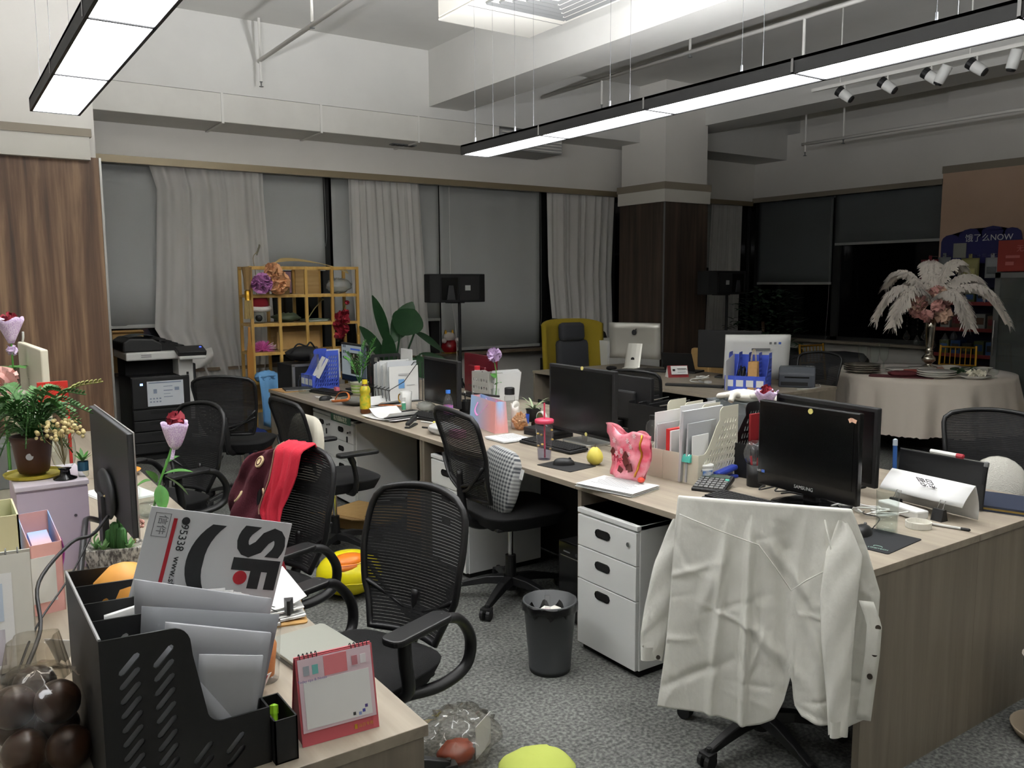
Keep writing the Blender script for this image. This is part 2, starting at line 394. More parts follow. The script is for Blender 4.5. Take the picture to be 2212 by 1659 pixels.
obj('white_band', MB().bx(7.84, 8.68, 7.98, 8.88, 2.68, 2.84), M_BAND, c2)
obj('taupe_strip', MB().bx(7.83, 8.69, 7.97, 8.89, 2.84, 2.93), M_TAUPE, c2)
# beige pier beside the dark windows
p = struct('wall_pier_beige', MB().bx(10.9, XR, 2.0, 6.04, 0, ZC), M_WALL)
obj('beige_face', MB().bx(10.885, 10.9, 2.0, 6.045, 0, 3.02), M_BEIGE, p)
obj('taupe_strip', MB().bx(10.87, 10.9, 2.0, 6.05, 3.02, 3.11), M_TAUPE, p)

# ------------------------------------------------------------------ windows: frames, dark panes
M_FRAME = mat('window_frame', '2b2b2a', 0.5); M_NIGHT = mat('night_glass', '060708', 0.06, spec=0.6)
def window_back(n, x0, x1):
    f = MB(); 
    for x in (x0, x1 - 0.05): f.bx(x, x + 0.05, 9.40, 9.45, 0.775, 2.95)
    f.bx(x0, x1, 9.40, 9.45, 0.775, 0.83); f.bx(x0, x1, 9.40, 9.45, 2.9, 2.95)
    o = struct('window_%d' % n, f, M_FRAME)
    obj('pane', MB().bx(x0 + .05, x1 - .05, 9.425, 9.435, .83, 2.9), M_NIGHT, o)
    return o
xs = [0.9, 2.24, 3.83, 5.28, 6.86, 8.2, 9.6, 11.2]
for i in range(7): window_back(i + 1, xs[i], xs[i + 1])
def window_side(n, y0, y1):
    f = MB()
    for y in (y0, y1 - 0.06): f.bx(11.14, 11.2, y, y + 0.06, 0.775, 2.95)
    f.bx(11.14, 11.2, y0, y1, 0.775, 0.83); f.bx(11.14, 11.2, y0, y1, 2.9, 2.95)
    o = struct('window_%d' % n, f, M_FRAME); obj('pane', MB().bx(11.17, 11.18, y0 + .06, y1 - .06, .83, 2.9), M_NIGHT, o)
window_side(8, 6.0, 7.74); window_side(9, 7.74, 9.2); window_side(10, 9.2, 9.45)

# ------------------------------------------------------------------ roller blinds
M_BLIND = mat('blind_cloth', 'b2b5b4', 0.85, noise=(400, 'bcbfbe', (1, 1, 1), 0.3)); M_BAR = mat('blind_bar', 'a9aba8', 0.5)
def blind_back(x0, x1, zb, label, y=9.33):
    t = thing('roller_blind', label, 'blind', (0, y, 0), 0, 'roller blinds along the window walls')
    def fn(u, v): return (lerp(x0, x1, u), 0.012 * math.sin(u * 9 + x0) * (1 - v) + 0.006 * math.sin(u * 23), lerp(zb, 2.93, v))
    obj('cloth', MB().slab(fn, 24, 4, 0.002), M_BLIND, t, smooth=True)
    obj('bottom_bar', MB().bx(x0, x1, -0.012, 0.012, zb - 0.028, zb + 0.008), M_BAR, t, bevel=0.004)
    obj('roller', MB().cyl((x0, 0.03, 2.9), (x1, 0.03, 2.9), 0.025, n=12), M_BAR, t)
    c = MB(); c.tube([(x1 - .015, -.02, 2.85), (x1 - .015, -.02, zb + .35), (x1 + .005, -.025, zb + .25), (x1 + .02, -.02, zb + .37), (x1 + .01, -.02, 2.85)], 0.002, 5); obj('pull_chain', c, M_BAR, t)
blind_back(1.0, 2.22, 1.24, 'grey roller blind lowered behind the copier beside the wood column')
blind_back(2.27, 3.78, 1.83, 'grey roller blind ending level with the top of the bamboo shelf')
blind_back(3.88, 5.285, 1.21, 'grey roller blind behind the large dark-leaved plant')
blind_back(5.30, 6.84, 0.82, 'wide grey roller blind lowered to the sill behind the loudspeaker on a pole')
blind_back(8.7, 10.2, 1.9, 'short grey roller blind behind the corner column')
def blind_side(y0, y1, zb, label):
    t = thing('roller_blind', label, 'blind', (11.07, 0, 0), 0, 'roller blinds along the window walls')
    def fn(u, v): return (0.008 * math.sin(u * 11), lerp(y0, y1, u), lerp(zb, 2.93, v))
    obj('cloth', MB().slab(fn, 20, 4, 0.002), mat('blind_cloth_dark', '5f6364', 0.85, noise=(400, '686c6d', (1, 1, 1), 0.3)), t, smooth=True)
    obj('bottom_bar', MB().bx(-0.012, 0.012, y0, y1, zb - 0.028, zb + 0.008), M_BAR, t)
    obj('roller', MB().cyl((0.03, y0, 2.9), (0.03, y1, 2.9), 0.025, n=12), M_BAR, t)
    c = MB(); c.tube([(-.02, y0 + .015, 2.85), (-.02, y0 + .015, zb - .25), (-.03, y0 + .04, zb - .9), (-.02, y0 + .02, zb - .8)], 0.002, 5); obj('pull_chain', c, M_BAR, t)
blind_side(7.77, 9.13, 1.63, 'dark roller blind half lowered behind the bushy potted tree')
blind_side(6.1, 7.72, 2.2, 'dark roller blind pulled up highest beside the beige wall')

# ------------------------------------------------------------------ sheer curtains
M_SHEER = sheer('sheer_white', 'f2f0ec', 0.78); M_SHEER2 = sheer('sheer_white_dense', 'f2f0ec', 0.92)
def curtain(label, tab, zt, zb, folds, m, seed, amp=0.035, y=9.21, tie=None):
    """tab: (v, x0, x1) from top v=0 to bottom v=1"""
    rnd = random.Random(seed); ph = [rnd.uniform(0, 6.28) for _ in range(5)]; fr = [folds * rnd.uniform(.8, 1.2), folds * 1.7, folds * 0.45]
    A = [(a, b) for a, b, c in tab]; B = [(a, c) for a, b, c in tab]
    def fn(u, v):
        x0, x1 = interp(A, v), interp(B, v); uu = u + 0.012 * math.sin(u * 20 + ph[3]) + 0.02 * v * math.sin(u * 7 + ph[4])
        yy = amp * (0.55 * math.sin(fr[0] * 6.28 * u + ph[0]) + 0.3 * math.sin(fr[1] * 6.28 * u + ph[1] + v) + 0.4 * math.sin(fr[2] * 6.28 * u + ph[2]))
        return (lerp(x0, x1, uu), yy, lerp(zt, zb + 0.02 * math.sin(u * 14 + ph[0]), v))
    t = thing('sheer_curtain', label, 'curtain', (0, y, 0), 0, 'white sheer curtains at the window wall')
    obj('cloth', MB().grid(fn, 150, 16), m, t, smooth=True)
    obj('heading_tape', MB().bx(tab[0][1], tab[0][2], -0.008, 0.008, zt - 0.01, zt + 0.03), m, t)
    return t
ct = curtain('wide white sheer curtain hanging between the copier and the bamboo shelf', [(0, 1.90, 3.07), (0.12, 1.98, 3.07), (0.5, 1.94, 3.12), (0.75, 1.90, 3.15), (1, 2.2, 3.05)], 2.9, 0.62, 7, M_SHEER, 3)
obj('gathered_tail', MB().grid(lambda u, v: (1.85 + 0.55 * u, -0.12 - 0.05 * math.sin(u * 3.1) - 0.05 * math.sin(6 * u + 4 * v), 1.02 + 0.22 * (u - .4) ** 2 - 0.22 * v * (1 - .3 * u) - 0.1 * u), 24, 8), M_SHEER, ct, smooth=True)
curtain('white sheer curtain hanging behind the large dark-leaved plant', [(0, 4.03, 4.95), (0.5, 4.05, 5.02), (1, 4.13, 5.10)], 2.9, 0.62, 8, M_SHEER2, 5)
curtain('white sheer curtain with a split hanging behind the yellow wing chair', [(0, 6.91, 8.05), (0.5, 6.93, 8.0), (1, 7.05, 8.05)], 2.9, 0.62, 8, M_SHEER2, 9, 0.05)
curtain('narrow sheer curtain in the dark corner behind the second loudspeaker', [(0, 10.05, 10.72), (1, 9.95, 10.7)], 2.93, 0.7, 6, M_SHEER, 11)

# ------------------------------------------------------------------ ceiling services
M_PIPE = mat('white_pipe', 'd6d4ce', .5)
t = thing('air_duct', 'white insulated air duct running under the ceiling along the window wall', 'duct', (0, 8.5, 3.21))
M_DUCT = mat('duct_wrap', 'd2d0c9', 0.6, noise=(3, 'c6c4bd', (1, 1, 1), 0.3))
ex = [-3.4, -1.9, -.4, .98, 2.45, 3.45, 4.58, 5.66]
for a, b in zip(ex, ex[1:]): obj('duct_section', MB().bx(a + 0.004, b - 0.004, 0, 0.58, 0, 0.27), M_DUCT, t, bevel=0.006)
for x in ex[1:-1]:
    c = MB(); c.bx(x - .012, x + .012, -.008, .592, -.012, -.004); c.bx(x - .012, x + .012, -.010, -.003, -.01, .271); obj('hanger_strap', c, M_PIPE, t)
lv = MB(); lv.bx(5.67, 6.6, 0.02, 0.56, 0.02, 0.25); obj('louvre_box', lv, mat('louvre_grey', '9a9a98', .6), t)
for i in range(6): obj('louvre_blade', MB().bx(5.7, 6.57, -0.008, 0.02, 0.03 + .036 * i, 0.045 + .036 * i), M_DUCT, t)
vg = MB(); g = thing('ceiling_vent_grille', 'small dark vent grille under the air duct', 'vent', (4.53, 8.78, 3.2), 0)
obj('frame', MB().bx(-.15, .15, -.05, .05, 0.0, 0.01), M_GREY, g)
for i in range(5): obj('slot', MB().bx(-.13 + .055 * i, -.09 + .055 * i, -.04, .04, -0.003, 0.002), M_BLACKM, g)
# AC cassette with four-way diffuser
t = thing('ceiling_cassette_unit', 'square white air-conditioning cassette under the ceiling slab', 'air conditioner', (3.88, 5.1, 3.7))
obj('body', MB().bx(-.44, .44, -.93, .93, 0.02, 0.5), M_BAND, t, bevel=.01)
obj('bottom_panel', MB().bx(-.44, .44, -.93, .93, 0.0, 0.02), M_BAND, t, bevel=.008)
obj('panel_seam', MB().bx(-.44, .44, .48, .486, -0.002, 0.001), M_GREY, t)
for r in (0.36, 0.29, 0.22, 0.15, .08):
    f = MB(); cy = -.02
    for s in (-1, 1): f.box((s * r, cy, -.006), (.03, 2 * r, .012), ry=s * .5); f.box((0, cy + s * r, -.006), (2 * r, .03, .012), rx=-s * .5)
    obj('diffuser_ring', f, M_GREY, t)
# sprinkler pipes
M_PIPE = mat('white_pipe', 'd6d4ce', .5)
def pipe(label, pts, drops, r=0.02):
    t = thing('sprinkler_pipe', label, 'pipe', (0, 0, 0), 0, 'white sprinkler pipes'); obj('main_run', MB().tube(pts, r, 10), M_PIPE, t, smooth=True)
    for x, y, z0, z1 in drops:
        c = MB().cyl((x, y, z0), (x, y, z1), 0.013, n=8); d = obj('drop_pipe', c, M_PIPE, t)
        obj('sprinkler_head', MB().lathe([(0.001, -.05), (.022, -.048), (.022, -.044), (.006, -.04), (.008, -.01), (.016, 0)], 10, (x, y, min(z0, z1))), M_GREY, d)
pipe('white sprinkler pipe crossing the ceiling between the two lamps', [(2.79, 8.4, 3.8), (2.79, -2, 3.8)], [(2.79, 8.35, 4.19, 3.6), (2.79, 7.0, 4.19, 3.82)])
pipe('white sprinkler pipe running past the long lamp under the ceiling', [(6.2, 8.4, 3.85), (6.2, -2, 3.85)], [(6.2, 7.3, 3.85, 3.58), (6.2, 4.7, 3.85, 3.5), (6.2, 6.0, 4.19, 3.85)])
pipe('white sprinkler pipe near the dark corner ceiling', [(9.4, 7.1, 3.4), (9.4, 3.0, 3.4)], [(9.4, 7.05, 4.19, 3.3), (9.4, 6.5, 4.19, 3.38)])
# track spots
t = thing('ceiling_light_track', 'thin white spotlight track under the ceiling near the beige wall', 'track', (7.15, 0, 3.46))
obj('rail', MB().bx(-.018, .018, 2.2, 5.3, 0, .03), M_PIPE, t)
for yy in (2.6, 3.8, 5.0): obj('hanger', MB().cyl((0, yy, .03), (0, yy, .74), .006, n=6), M_PIPE, t)
def spot(y, rz, tilt, black, label):
    t = thing('track_spot_light', label, 'spotlight', (7.15, y, 3.46), rz, 'unlit spotlights on the ceiling track')
    obj('stem', MB().cyl((0, 0, 0), (0, 0, -.05), .008, n=8), M_PIPE, t)
    b = MB(); R = TR(0, 0, -.085) @ RX(tilt); b.lathe([(.03, -.075), (.042, -.07), (.045, .0), (.045, .07), (.04, .075)], 16, M=R); can = obj('can', b, M_WHITE, t, smooth=True)
    obj('lens', MB().lathe([(.03, -.09), (.036, -.08), (.036, -.074), (.0, -.074)], 16, M=R), M_BLACK, can)
    if black: obj('black_snoot', MB().lathe([(.046, .03), (.047, .078), (.04, .08)], 16, M=R), M_BLACK, can)
spot(4.95, .3, -.9, True, 'first track spotlight along from the window corner')
spot(4.52, .3, -.9, True, 'second track spotlight along from the window corner')
spot(4.12, .2, -.9, True, 'third track spotlight along from the window corner')
spot(4.02, .2, .5, False, 'white track spotlight hanging close beside the third one')
spot(3.74, .2, -.9, True, 'track spotlight just above the beige wall edge')
spot(3.45, .2, .25, False, 'white track spotlight pointing down above the drinks fridge')
# ------------------------------------------------------------------ desks
TZ = 0.75
M_FELT = mat('charcoal_felt', '2a2a2a', 0.9)
def desk(label, x0, x1, y0, y1, panels=(1, 1), modesty=None, name='office_desk', group='desk units of the rows', overhang=0.0):
    t = thing(name, label, 'desk', ((x0 + x1) / 2, (y0 + y1) / 2, 0), 0, group); w, d = (x1 - x0) / 2, (y1 - y0) / 2
    obj('desktop', MB().bx(-w, w, -d + .001, d - .001, TZ - .026, TZ), M_OAK, t, bevel=.0015)
    for s, on in zip((-1, 1), panels):
        if on: obj('end_panel', MB().bx(-w + .01, w - .01, s * d - s * .004, s * d - s * .029, 0.0, TZ - .026), M_OAKV, t)
    if modesty is not None: obj('modesty_panel', MB().bx(modesty - .009, modesty + .009, -d + .03, d - .03, 0.02, TZ - .027), M_FELT, t)
    return t
desk('oak desk unit whose end panel faces out beside the chair with the white shirt', 2.36, 3.055, 1.487, 2.942, (0, 1), .33)
desk('middle oak desk unit holding the large black monitor and pink-lidded tumbler', 2.36, 3.055, 2.942, 4.427, (0, 1), .33)
desk('long far oak desk unit holding the lit monitor and yellow tea bottle', 2.36, 3.055, 4.427, 7.19, (1, 1), .33)
desk('oak desk unit on the far side, under the folded paper tent', 3.057, 3.76, 1.487, 2.942, (0, 1), -.33)
nd = [o for o in COL.objects if o.get('label', '').startswith('oak desk unit whose')][0]; obj('end_panel', MB().bx(-.338, .3485, -.7235, -.6985, 0, TZ - .026), M_OAKV, nd); nd = [o for o in COL.objects if o.get('label', '').endswith('under the folded paper tent')][0]; obj('end_panel', MB().bx(-.3515, .342, -.7235, -.6985, 0, TZ - .026), M_OAKV, nd)
desk('oak desk unit on the far side, behind the large black monitor', 3.065, 3.76, 2.942, 4.427, (0, 1), -.33)
desk('long oak desk unit on the far side, under the maroon monitor', 3.065, 3.76, 4.427, 7.19, (1, 1), -.33)
desk('oak desk unit under the big black file holder and pink desk calendar', 0.10, 0.79, 1.468, 2.9, (1, 1), -.28)
desk('oak desk unit under the dark monitor and wrapped rose', 0.10, 0.79, 2.9, 4.35, (0, 1), -.28)
desk('oak desk unit partly hidden behind the fern, nearest the wood column', 0.10, 0.79, 4.35, 5.8, (0, 1), -.28)
desk('oak desk unit with the keyboard edge beside the bag of chocolates', -0.62, 0.07, 1.468, 2.9, (1, 1), .28)
desk('oak desk unit holding the lilac cabinet', -0.62, 0.07, 2.9, 5.8, (0, 1), .28)
t = desk('wide oak desk with the silver computer and blue file box', 5.1, 6.42, 4.40, 7.08, (1, 1), .45, 'long_desk', None)
obj('cable_skirt', MB().bx(-.62, -.60, -1.3, 1.3, .02, .45), M_FELT, t)

# ------------------------------------------------------------------ drawer pedestals
def pedestal(label, x, y0, y1, h=.63, key=False, dark=.03):
    w = (y1 - y0) / 2; t = thing('drawer_pedestal', label, 'cabinet', (x, (y0 + y1) / 2, 0), 0, 'white drawer pedestals')
    obj('carcass', MB().bx(.02, .52, -w, w, dark, dark + h), M_WHITEP, t, bevel=.003)
    obj('plinth', MB().bx(.03, .5, -w + .01, w - .01, 0.0, dark), M_BLACKM, t)
    zs = [dark + .004, dark + h * .49, dark + h * .73, dark + h - .025]
    for i in range(3):
        d = obj('drawer_front', MB().bx(0, .019, -w + .004, w - .004, zs[i], zs[i + 1] - .005), M_WHITEP, t, bevel=.002)
        zc = zs[i + 1] - (.062 if i else .045) ; M = TR(-.0005, 0, zc) @ RY(-PI / 2) @ RZ(-PI / 2)
        obj('handle_rim', curve_mesh('handle_rim', [slot(0, 0, .062, .019, 0), slot(0, 0, .062, .0145, 0)], .005), M_BLACKG, d, loc=(-.001, 0.02, zc), rot=(PI / 2, 0, -PI / 2))
        obj('handle_recess', curve_mesh('handle_recess', [slot(0, 0, .06, .015, 0)], .002), M_BLACK, d, loc=(-.0005, 0.02, zc), rot=(PI / 2, 0, -PI / 2))
        if i == 2:
            lk = obj('lock', MB().cyl((-.006, -w + .05, zc), (.001, -w + .05, zc), .010, n=14), M_CHROME, d)
            if key:
                obj('key', MB().bx(-.03, -.006, -w + .048, -w + .052, zc - .006, zc + .006), M_CHROME, lk); obj('key_fob', MB().bx(-.028, -.018, -w + .06, -w + .075, zc - .075, zc - .03), M_BLACK, lk, bevel=.004)
    obj('top_lip', MB().bx(.0, .52, -w, w, dark + h - .022, dark + h), M_WHITEP, t, bevel=.003)
    return t
pedestal('white three-drawer pedestal standing out beside the waste bin', 2.325, 2.495, 2.885)
pedestal('white pedestal half hidden behind the mesh chair at the middle desk', 2.37, 3.93, 4.32)
pedestal('white pedestal with keys hanging from its lock under the far desk', 2.47, 5.66, 6.08, key=True)
pedestal('white pedestal next to the keyed one, behind the tilted mesh chair', 2.49, 6.1, 6.5, key=True)

# ------------------------------------------------------------------ office chairs
M_MESH = mat('chair_mesh', '0a0a0b', 0.8); M_SEAT = mat('seat_fabric', '0c0c0d', 0.95, bump=(300, .2, (1, 1, 1))); M_CHF = mat('chair_frame', '161617', 0.42)
def chair_base(t):
    for i in range(5):
        a = i * 2 * PI / 5 + .35; c, s = math.cos(a), math.sin(a); M = RZ(a)
        lg = MB()
        def fn(u, v): return None
        pts = [(.03, .125), (.12, .12), (.22, .095), (.30, .07)]; wd_ = [.032, .028, .022, .018]; hh = [.04, .036, .028, .02]
        vs = []; fs = []
        for (r, z), wq, hq in zip(pts, wd_, hh): vs += [(r, -wq, z - hq), (r, wq, z - hq), (r, wq * .7, z), (r, -wq * .7, z)]
        for k in range(3): fs += [(4 * k + j, 4 * k + (j + 1) % 4, 4 * k + 4 + (j + 1) % 4, 4 * k + 4 + j) for j in range(4)]
        fs += [(0, 1, 2, 3), (15, 14, 13, 12)]; lg.add(vs, fs, M); leg = obj('base_leg', lg, M_CHF, t, bevel=.004)
        cs = MB(); cs.cyl((.295, 0, .075), (.295, 0, .05), .011, n=8, M=M)
        for q in (-1, 1): cs.cyl((.305, q * .008, .029), (.305, q * .026, .029), .029, .027, n=14, M=M)
        cs.box((.3, 0, .05), (.045, .05, .02), M=M); obj('caster', cs, M_BLACK, leg, bevel=.002)
    g = MB(); g.cyl((0, 0, .05), (0, 0, .23), .03, .027, 16); obj('column_cover', g, M_CHF, t); obj('gas_lift', MB().cyl((0, 0, .2), (0, 0, .40), .014, n=14), M_CHROME, t)
    obj('tilt_mechanism', MB().bx(-.07, .07, -.14, .1, .385, .425), M_BLACKM, t, bevel=.01)
    obj('tension_knob', MB().cyl((0, .10, .37), (0, .155, .37), .022, n=12), M_BLACKM, t)
def chair_seat(t):
    prof = []
    def fn(u, v):
        a = 2 * PI * u; k = abs(math.cos(a)) ** 4 + abs(math.sin(a)) ** 4; r = k ** (-.25)
        if v < .5: q = v * 2; rr = math.sin(q * PI / 2); z = .51 - .03 * rr ** 6 - .012 * (1 - rr)
        else: q = (v - .5) * 2; rr = math.cos(q * PI / 2) * .02 + .98 * (1 - .12 * q); z = .48 - .065 * q
        return (.235 * r * rr * math.cos(a), .02 + .235 * r * rr * math.sin(a), z)
    m = MB().grid(fn, 40, 14); obj('seat', m, M_SEAT, t, smooth=True)
    obj('seat_pan', MB().box((0, .01, .42), (.36, .36, .02)), M_BLACKM, t, bevel=.02)
def back_shape(kind):
    """half width and depth of the back as a function of v (0 bottom, 1 top)"""
    if kind == 'loop': W = [(0, .15), (.12, .17), (.3, .21), (.6, .225), (.82, .218), (.9, .208), (.96, .19), (1, .165)]; Z = (.50, 1.0)
    else: W = [(0, .17), (.15, .20), (.5, .22), (.84, .232), (.91, .229), (.96, .218), (1, .192)]; Z = (.56, 1.0)
    D = [(0, -.20), (.2, -.235), (.5, -.25), (1, -.31)]
    def P(u, v):   # u -1..1
        hw = interp(W, v); return (hw * u, interp(D, v) - .035 * (1 - u * u), lerp(*Z, v) - .022 * (u * u) * max(0, (v - .6) / .4))
    return P
def chair_back(t, kind):
    P = back_shape(kind)
    out = [P(-1, v / 14) for v in range(15)] + [P(-1 + 2 * i / 12, 1) for i in range(1, 12)] + [P(1, 1 - v / 14) for v in range(15)] + [P(1 - 2 * i / 12, 0) for i in range(1, 12)]
    fr = obj('back_frame', MB().tube(out, .0125, 8, closed=True), M_CHF, t, smooth=True)
    sl = MB(); n = 46
    for i in range(n):
        v = (i + .7) / (n + .4); dv = .0094 / .48
        sl.grid(lambda a, b: P((-1 + 2 * a) * .985, v + dv * b), 8, 1)
    sh = obj('mesh_panel', sl, M_MESH, t, kind='stuff'); sh['label'] = 'see-through black mesh'
    # lumbar frame and spine behind the mesh
    lm = MB(); arc = [Vector(P(u, .42 - .34 * (1 - u * u))) + Vector((0, -.018, 0)) for u in [i / 8 - 1 for i in range(17)]]
    lm.tube(arc, .011, 8, flat=.7); obj('lumbar_bow', lm, M_CHF, t, smooth=True)
    sp = MB(); b0 = Vector(P(0, .08)) + Vector((0, -.02, 0))
    sp.tube(smooth_path([(0, -.05, .41), (0, -.17, .41), (0, -.25, .46), b0 + Vector((0, -.005, 0)), b0 + Vector((0, -.012, .10))], 5), [.024] * 10 + [.022] * 6 + [.017] * 5, 8); obj('spine', sp, M_CHF, t, smooth=True)
    for s in (-1, 1):
        yk = MB(); a = b0 + Vector((0, -.004, .02)); e = Vector(P(s, .3)); yk.tube(smooth_path([a, a + Vector((s * .07, .005, .02)), (a + e) / 2 + Vector((s * .02, -.01, 0)), e], 4), .012, 8, flat=.8); obj('yoke_arm', yk, M_CHF, t, smooth=True)
def chair_arms(t, kind):
    for s in (-1, 1):
        pd = MB(); pd.prism(rrect(-.04, .04, -.14, .13, .03), .022, TR(s * .275, .03, .655)); arm = obj('armrest', pd, M_CHF, t, bevel=.006)
        if kind == 'tee':
            p = MB(); p.tube(smooth_path([(s * .275, -.03, .66), (s * .275, -.005, .60), (s * .275, .01, .5), (s * .24, .01, .425), (s * .15, .01, .415)], 5), [.03] * 5 + [.022] * 16, 8, flat=.6); obj('arm_post', p, M_CHF, arm, smooth=True)
        else:
            p = MB(); p.tube(smooth_path([(s * .275, .09, .66), (s * .275, .085, .58), (s * .27, .07, .48), (s * .2, .06, .42)], 5), .021, 8, flat=.7); obj('arm_post', p, M_CHF, arm, smooth=True)
            q = MB(); q.tube(smooth_path([(s * .275, -.08, .662), (s * .28, -.17, .63), (s * .275, -.235, .54), (s * .265, -.22, .45), (s * .24, -.12, .415), (s * .19, .0, .415)], 5), .022, 8, flat=.8); obj('arm_loop', q, M_CHF, arm, smooth=True)
def office_chair(label, x, y, face, kind='tee', arms=True, s=1.0, lean=0):
    """face: heading of the seat front in degrees from +X"""
    t = thing('office_chair', label, 'chair', (x, y, 0), math.radians(face - 90), 'black mesh office chairs'); t.scale = (s, s, s)
    chair_base(t); chair_seat(t); chair_back(t, kind)
    if arms: chair_arms(t, kind)
    return t
PROTO = {}
def place_chair(label, x, y, face, kind, arms=True, s=.97):
    k = (kind, arms)
    if k not in PROTO: PROTO[k] = office_chair(label, x, y, face, kind, arms, s); return PROTO[k]
    return clone(PROTO[k], (x, y, 0), math.radians(face - 90), label, scale=s)
place_chair('black mesh chair standing alone on the carpet beside the pink desk calendar', 1.045, 2.39, 201, 'loop')
place_chair('black mesh chair draped with a maroon and red shawl', .965, 3.29, 201, 'loop')
place_chair('black mesh chair behind the purple wrapped rose', .985, 4.92, 205, 'loop')
place_chair('black mesh chair turned away, right in front of the copier', 1.88, 6.42, 53, 'tee', False, 1.0)
place_chair('black mesh chair at the far desk in front of the keyed pedestals', 1.975, 4.84, 4, 'tee', True, .99)
place_chair('black mesh chair with a plaid cushion pushed under the middle desk', 2.42, 3.56, -5, 'tee', False, 1.04)
place_chair('black mesh chair under the draped white shirt', 2.375, 1.885, 36, 'tee', False, .955)
place_chair('black mesh chair with a white cushion on the far side beside the folded paper sign', 4.36, 2.07, 212, 'tee', False)
place_chair('black mesh chair tucked at the wide desk near the small red calendar', 4.80, 5.04, 23, 'tee', False)
# ------------------------------------------------------------------ shared small builders
def pom(c, r, n, seed, flat=1.0, pw=0.42, up=None):
    """ball of ruffled petals"""
    rnd = random.Random(seed); m = MB(); c = Vector(c)
    for i in range(n):
        z = 1 - 2 * (i + .5) / n; a = i * 2.39996 + rnd.uniform(-.2, .2); q = math.sqrt(1 - z * z); d = Vector((q * math.cos(a), q * math.sin(a), z * flat)).normalized()
        t = d.orthogonal().normalized(); t = (t * math.cos(rnd.uniform(0, 6)) + d.cross(t) * math.sin(rnd.uniform(0, 6))).normalized(); b = d.cross(t)
        w = r * pw * rnd.uniform(.8, 1.25); k = rnd.uniform(.85, 1.08); p0 = c + d * r * .45
        o = d * r * k
        m.add([p0 - t * w * .4, p0 + t * w * .4, c + o + t * w + b * w * .35, c + o * 1.02 + b * w * .8, c + o - t * w + b * w * .35], [(0, 1, 2, 3, 4)])
    m.sph(c, r * .62, n=10, m=6)
    return m
def leaf(m, base, tip, width, droop=0.0, seg=8, fold=0.15, nrm=(0, 0, 1), shape=None):
    """blade from base to tip, two halves folded about the midrib"""
    base, tip = Vector(base), Vector(tip); ax = tip - base; side = ax.cross(Vector(nrm)).normalized()
    if side.length < .1: side = Vector((1, 0, 0))
    up = side.cross(ax).normalized(); vs = []; fs = []
    for i in range(seg + 1):
        t = i / seg; w = width * (shape(t) if shape else math.sin(PI * min(1, t * .96 + .03)) ** .75); p = base + ax * t + Vector((0, 0, -droop * t * t))
        vs += [p - side * w + up * w * fold, p, p + side * w + up * w * fold]
    for i in range(seg): fs += [(3 * i, 3 * i + 1, 3 * i + 4, 3 * i + 3), (3 * i + 1, 3 * i + 2, 3 * i + 5, 3 * i + 4)]
    m.add(vs, fs)
def crumple(seed, amp, freq=9):
    rnd = random.Random(seed); k = [(rnd.uniform(-1, 1) * freq, rnd.uniform(-1, 1) * freq, rnd.uniform(-1, 1) * freq, rnd.uniform(0, 6)) for _ in range(6)]
    return lambda x, y, z: amp * sum(abs(math.sin(a * x * 3 + b * y * 3 + c * z * 3 + p)) - .5 for a, b, c, p in k) / 3
def crumpled_blob(c, r, seed, amp=.35, n=18, mm=12, sc3=(1, 1, 1)):
    m = MB(); cr = crumple(seed, amp); vs = []; fs = []
    for j in range(mm + 1):
        for i in range(n):
            th = PI * j / mm; ph = 2 * PI * i / n; d = (math.sin(th) * math.cos(ph), math.sin(th) * math.sin(ph), math.cos(th)); k = r * (1 + cr(*d))
            vs.append((c[0] + d[0] * k * sc3[0], c[1] + d[1] * k * sc3[1], c[2] + d[2] * k * sc3[2]))
    for j in range(mm):
        for i in range(n): fs.append((j * n + i, j * n + (i + 1) % n, (j + 1) * n + (i + 1) % n, (j + 1) * n + i))
    return m.add(vs, fs)

# ------------------------------------------------------------------ copier
t = thing('office_copier', 'big black office copier with a white scanner lid beside the wood column', 'copier', (1.475, 8.4, 0))
obj('body', MB().bx(0, .525, .02, .64, .06, .80), M_BLACK, t, bevel=.006)
obj('tray_back', MB().bx(0, .46, .25, .64, .80, .96), M_BLACKM, t)
obj('side_tower', MB().bx(.43, .565, .02, .60, .36, .965), M_WHITE, t, bevel=.01)
obj('tower_side', MB().bx(.565, .60, .06, .6, .2, .90), M_DKGREY, t, bevel=.01)
obj('scanner_bed', MB().bx(-.03, .50, .0, .64, .955, 1.03), M_WHITE, t, bevel=.012)
obj('name_bars', MB().bx(.1, .19, -.002, .002, 1.0, 1.006).bx(.1, .19, -.002, .002, .984, .990), M_GREY, t)
ad = MB(); ad.prism([(-.04, 1.03), (.30, 1.03), (.30, 1.10), (.22, 1.15), (.02, 1.16), (-.04, 1.12)], .56, TR(0, .62, 0) @ RX(PI / 2)); obj('document_feeder', ad, M_BLACK, t, bevel=.015)
tr = MB()
for i in range(5): tr.box((.32 + .055 * i, .33, 1.13 - .022 * i), (.06, .42, .016), ry=-.18)
tr.prism([(.28, 1.03), (.54, 1.03), (.54, 1.05), (.28, 1.12)], .45, TR(0, .56, 0) @ RX(PI / 2)); obj('feeder_tray', tr, M_BLACKM, t)
sh = MB().slab(lambda u, v: (.02 + .24 * u, .12 + .32 * v, 1.165 + .02 * math.sin(u * 3.0)), 6, 2, .003); obj('feeder_cover', sh, M_DKGREY, t)
cp = MB(); cp.box((.53, -.05, 1.03), (.26, .17, .05), rx=.28); pn = obj('control_panel', cp, M_BLACK, t, bevel=.01); obj('panel_lip', MB().box((.53, -.06, .99), (.24, .17, .03), rx=.28), M_WHITE, pn, bevel=.01)
obj('blue_light', MB().box((.625, -.04, 1.063), (.018, .01, .004), rx=.28), glow('blue_led', '3a50ff', 4), pn)
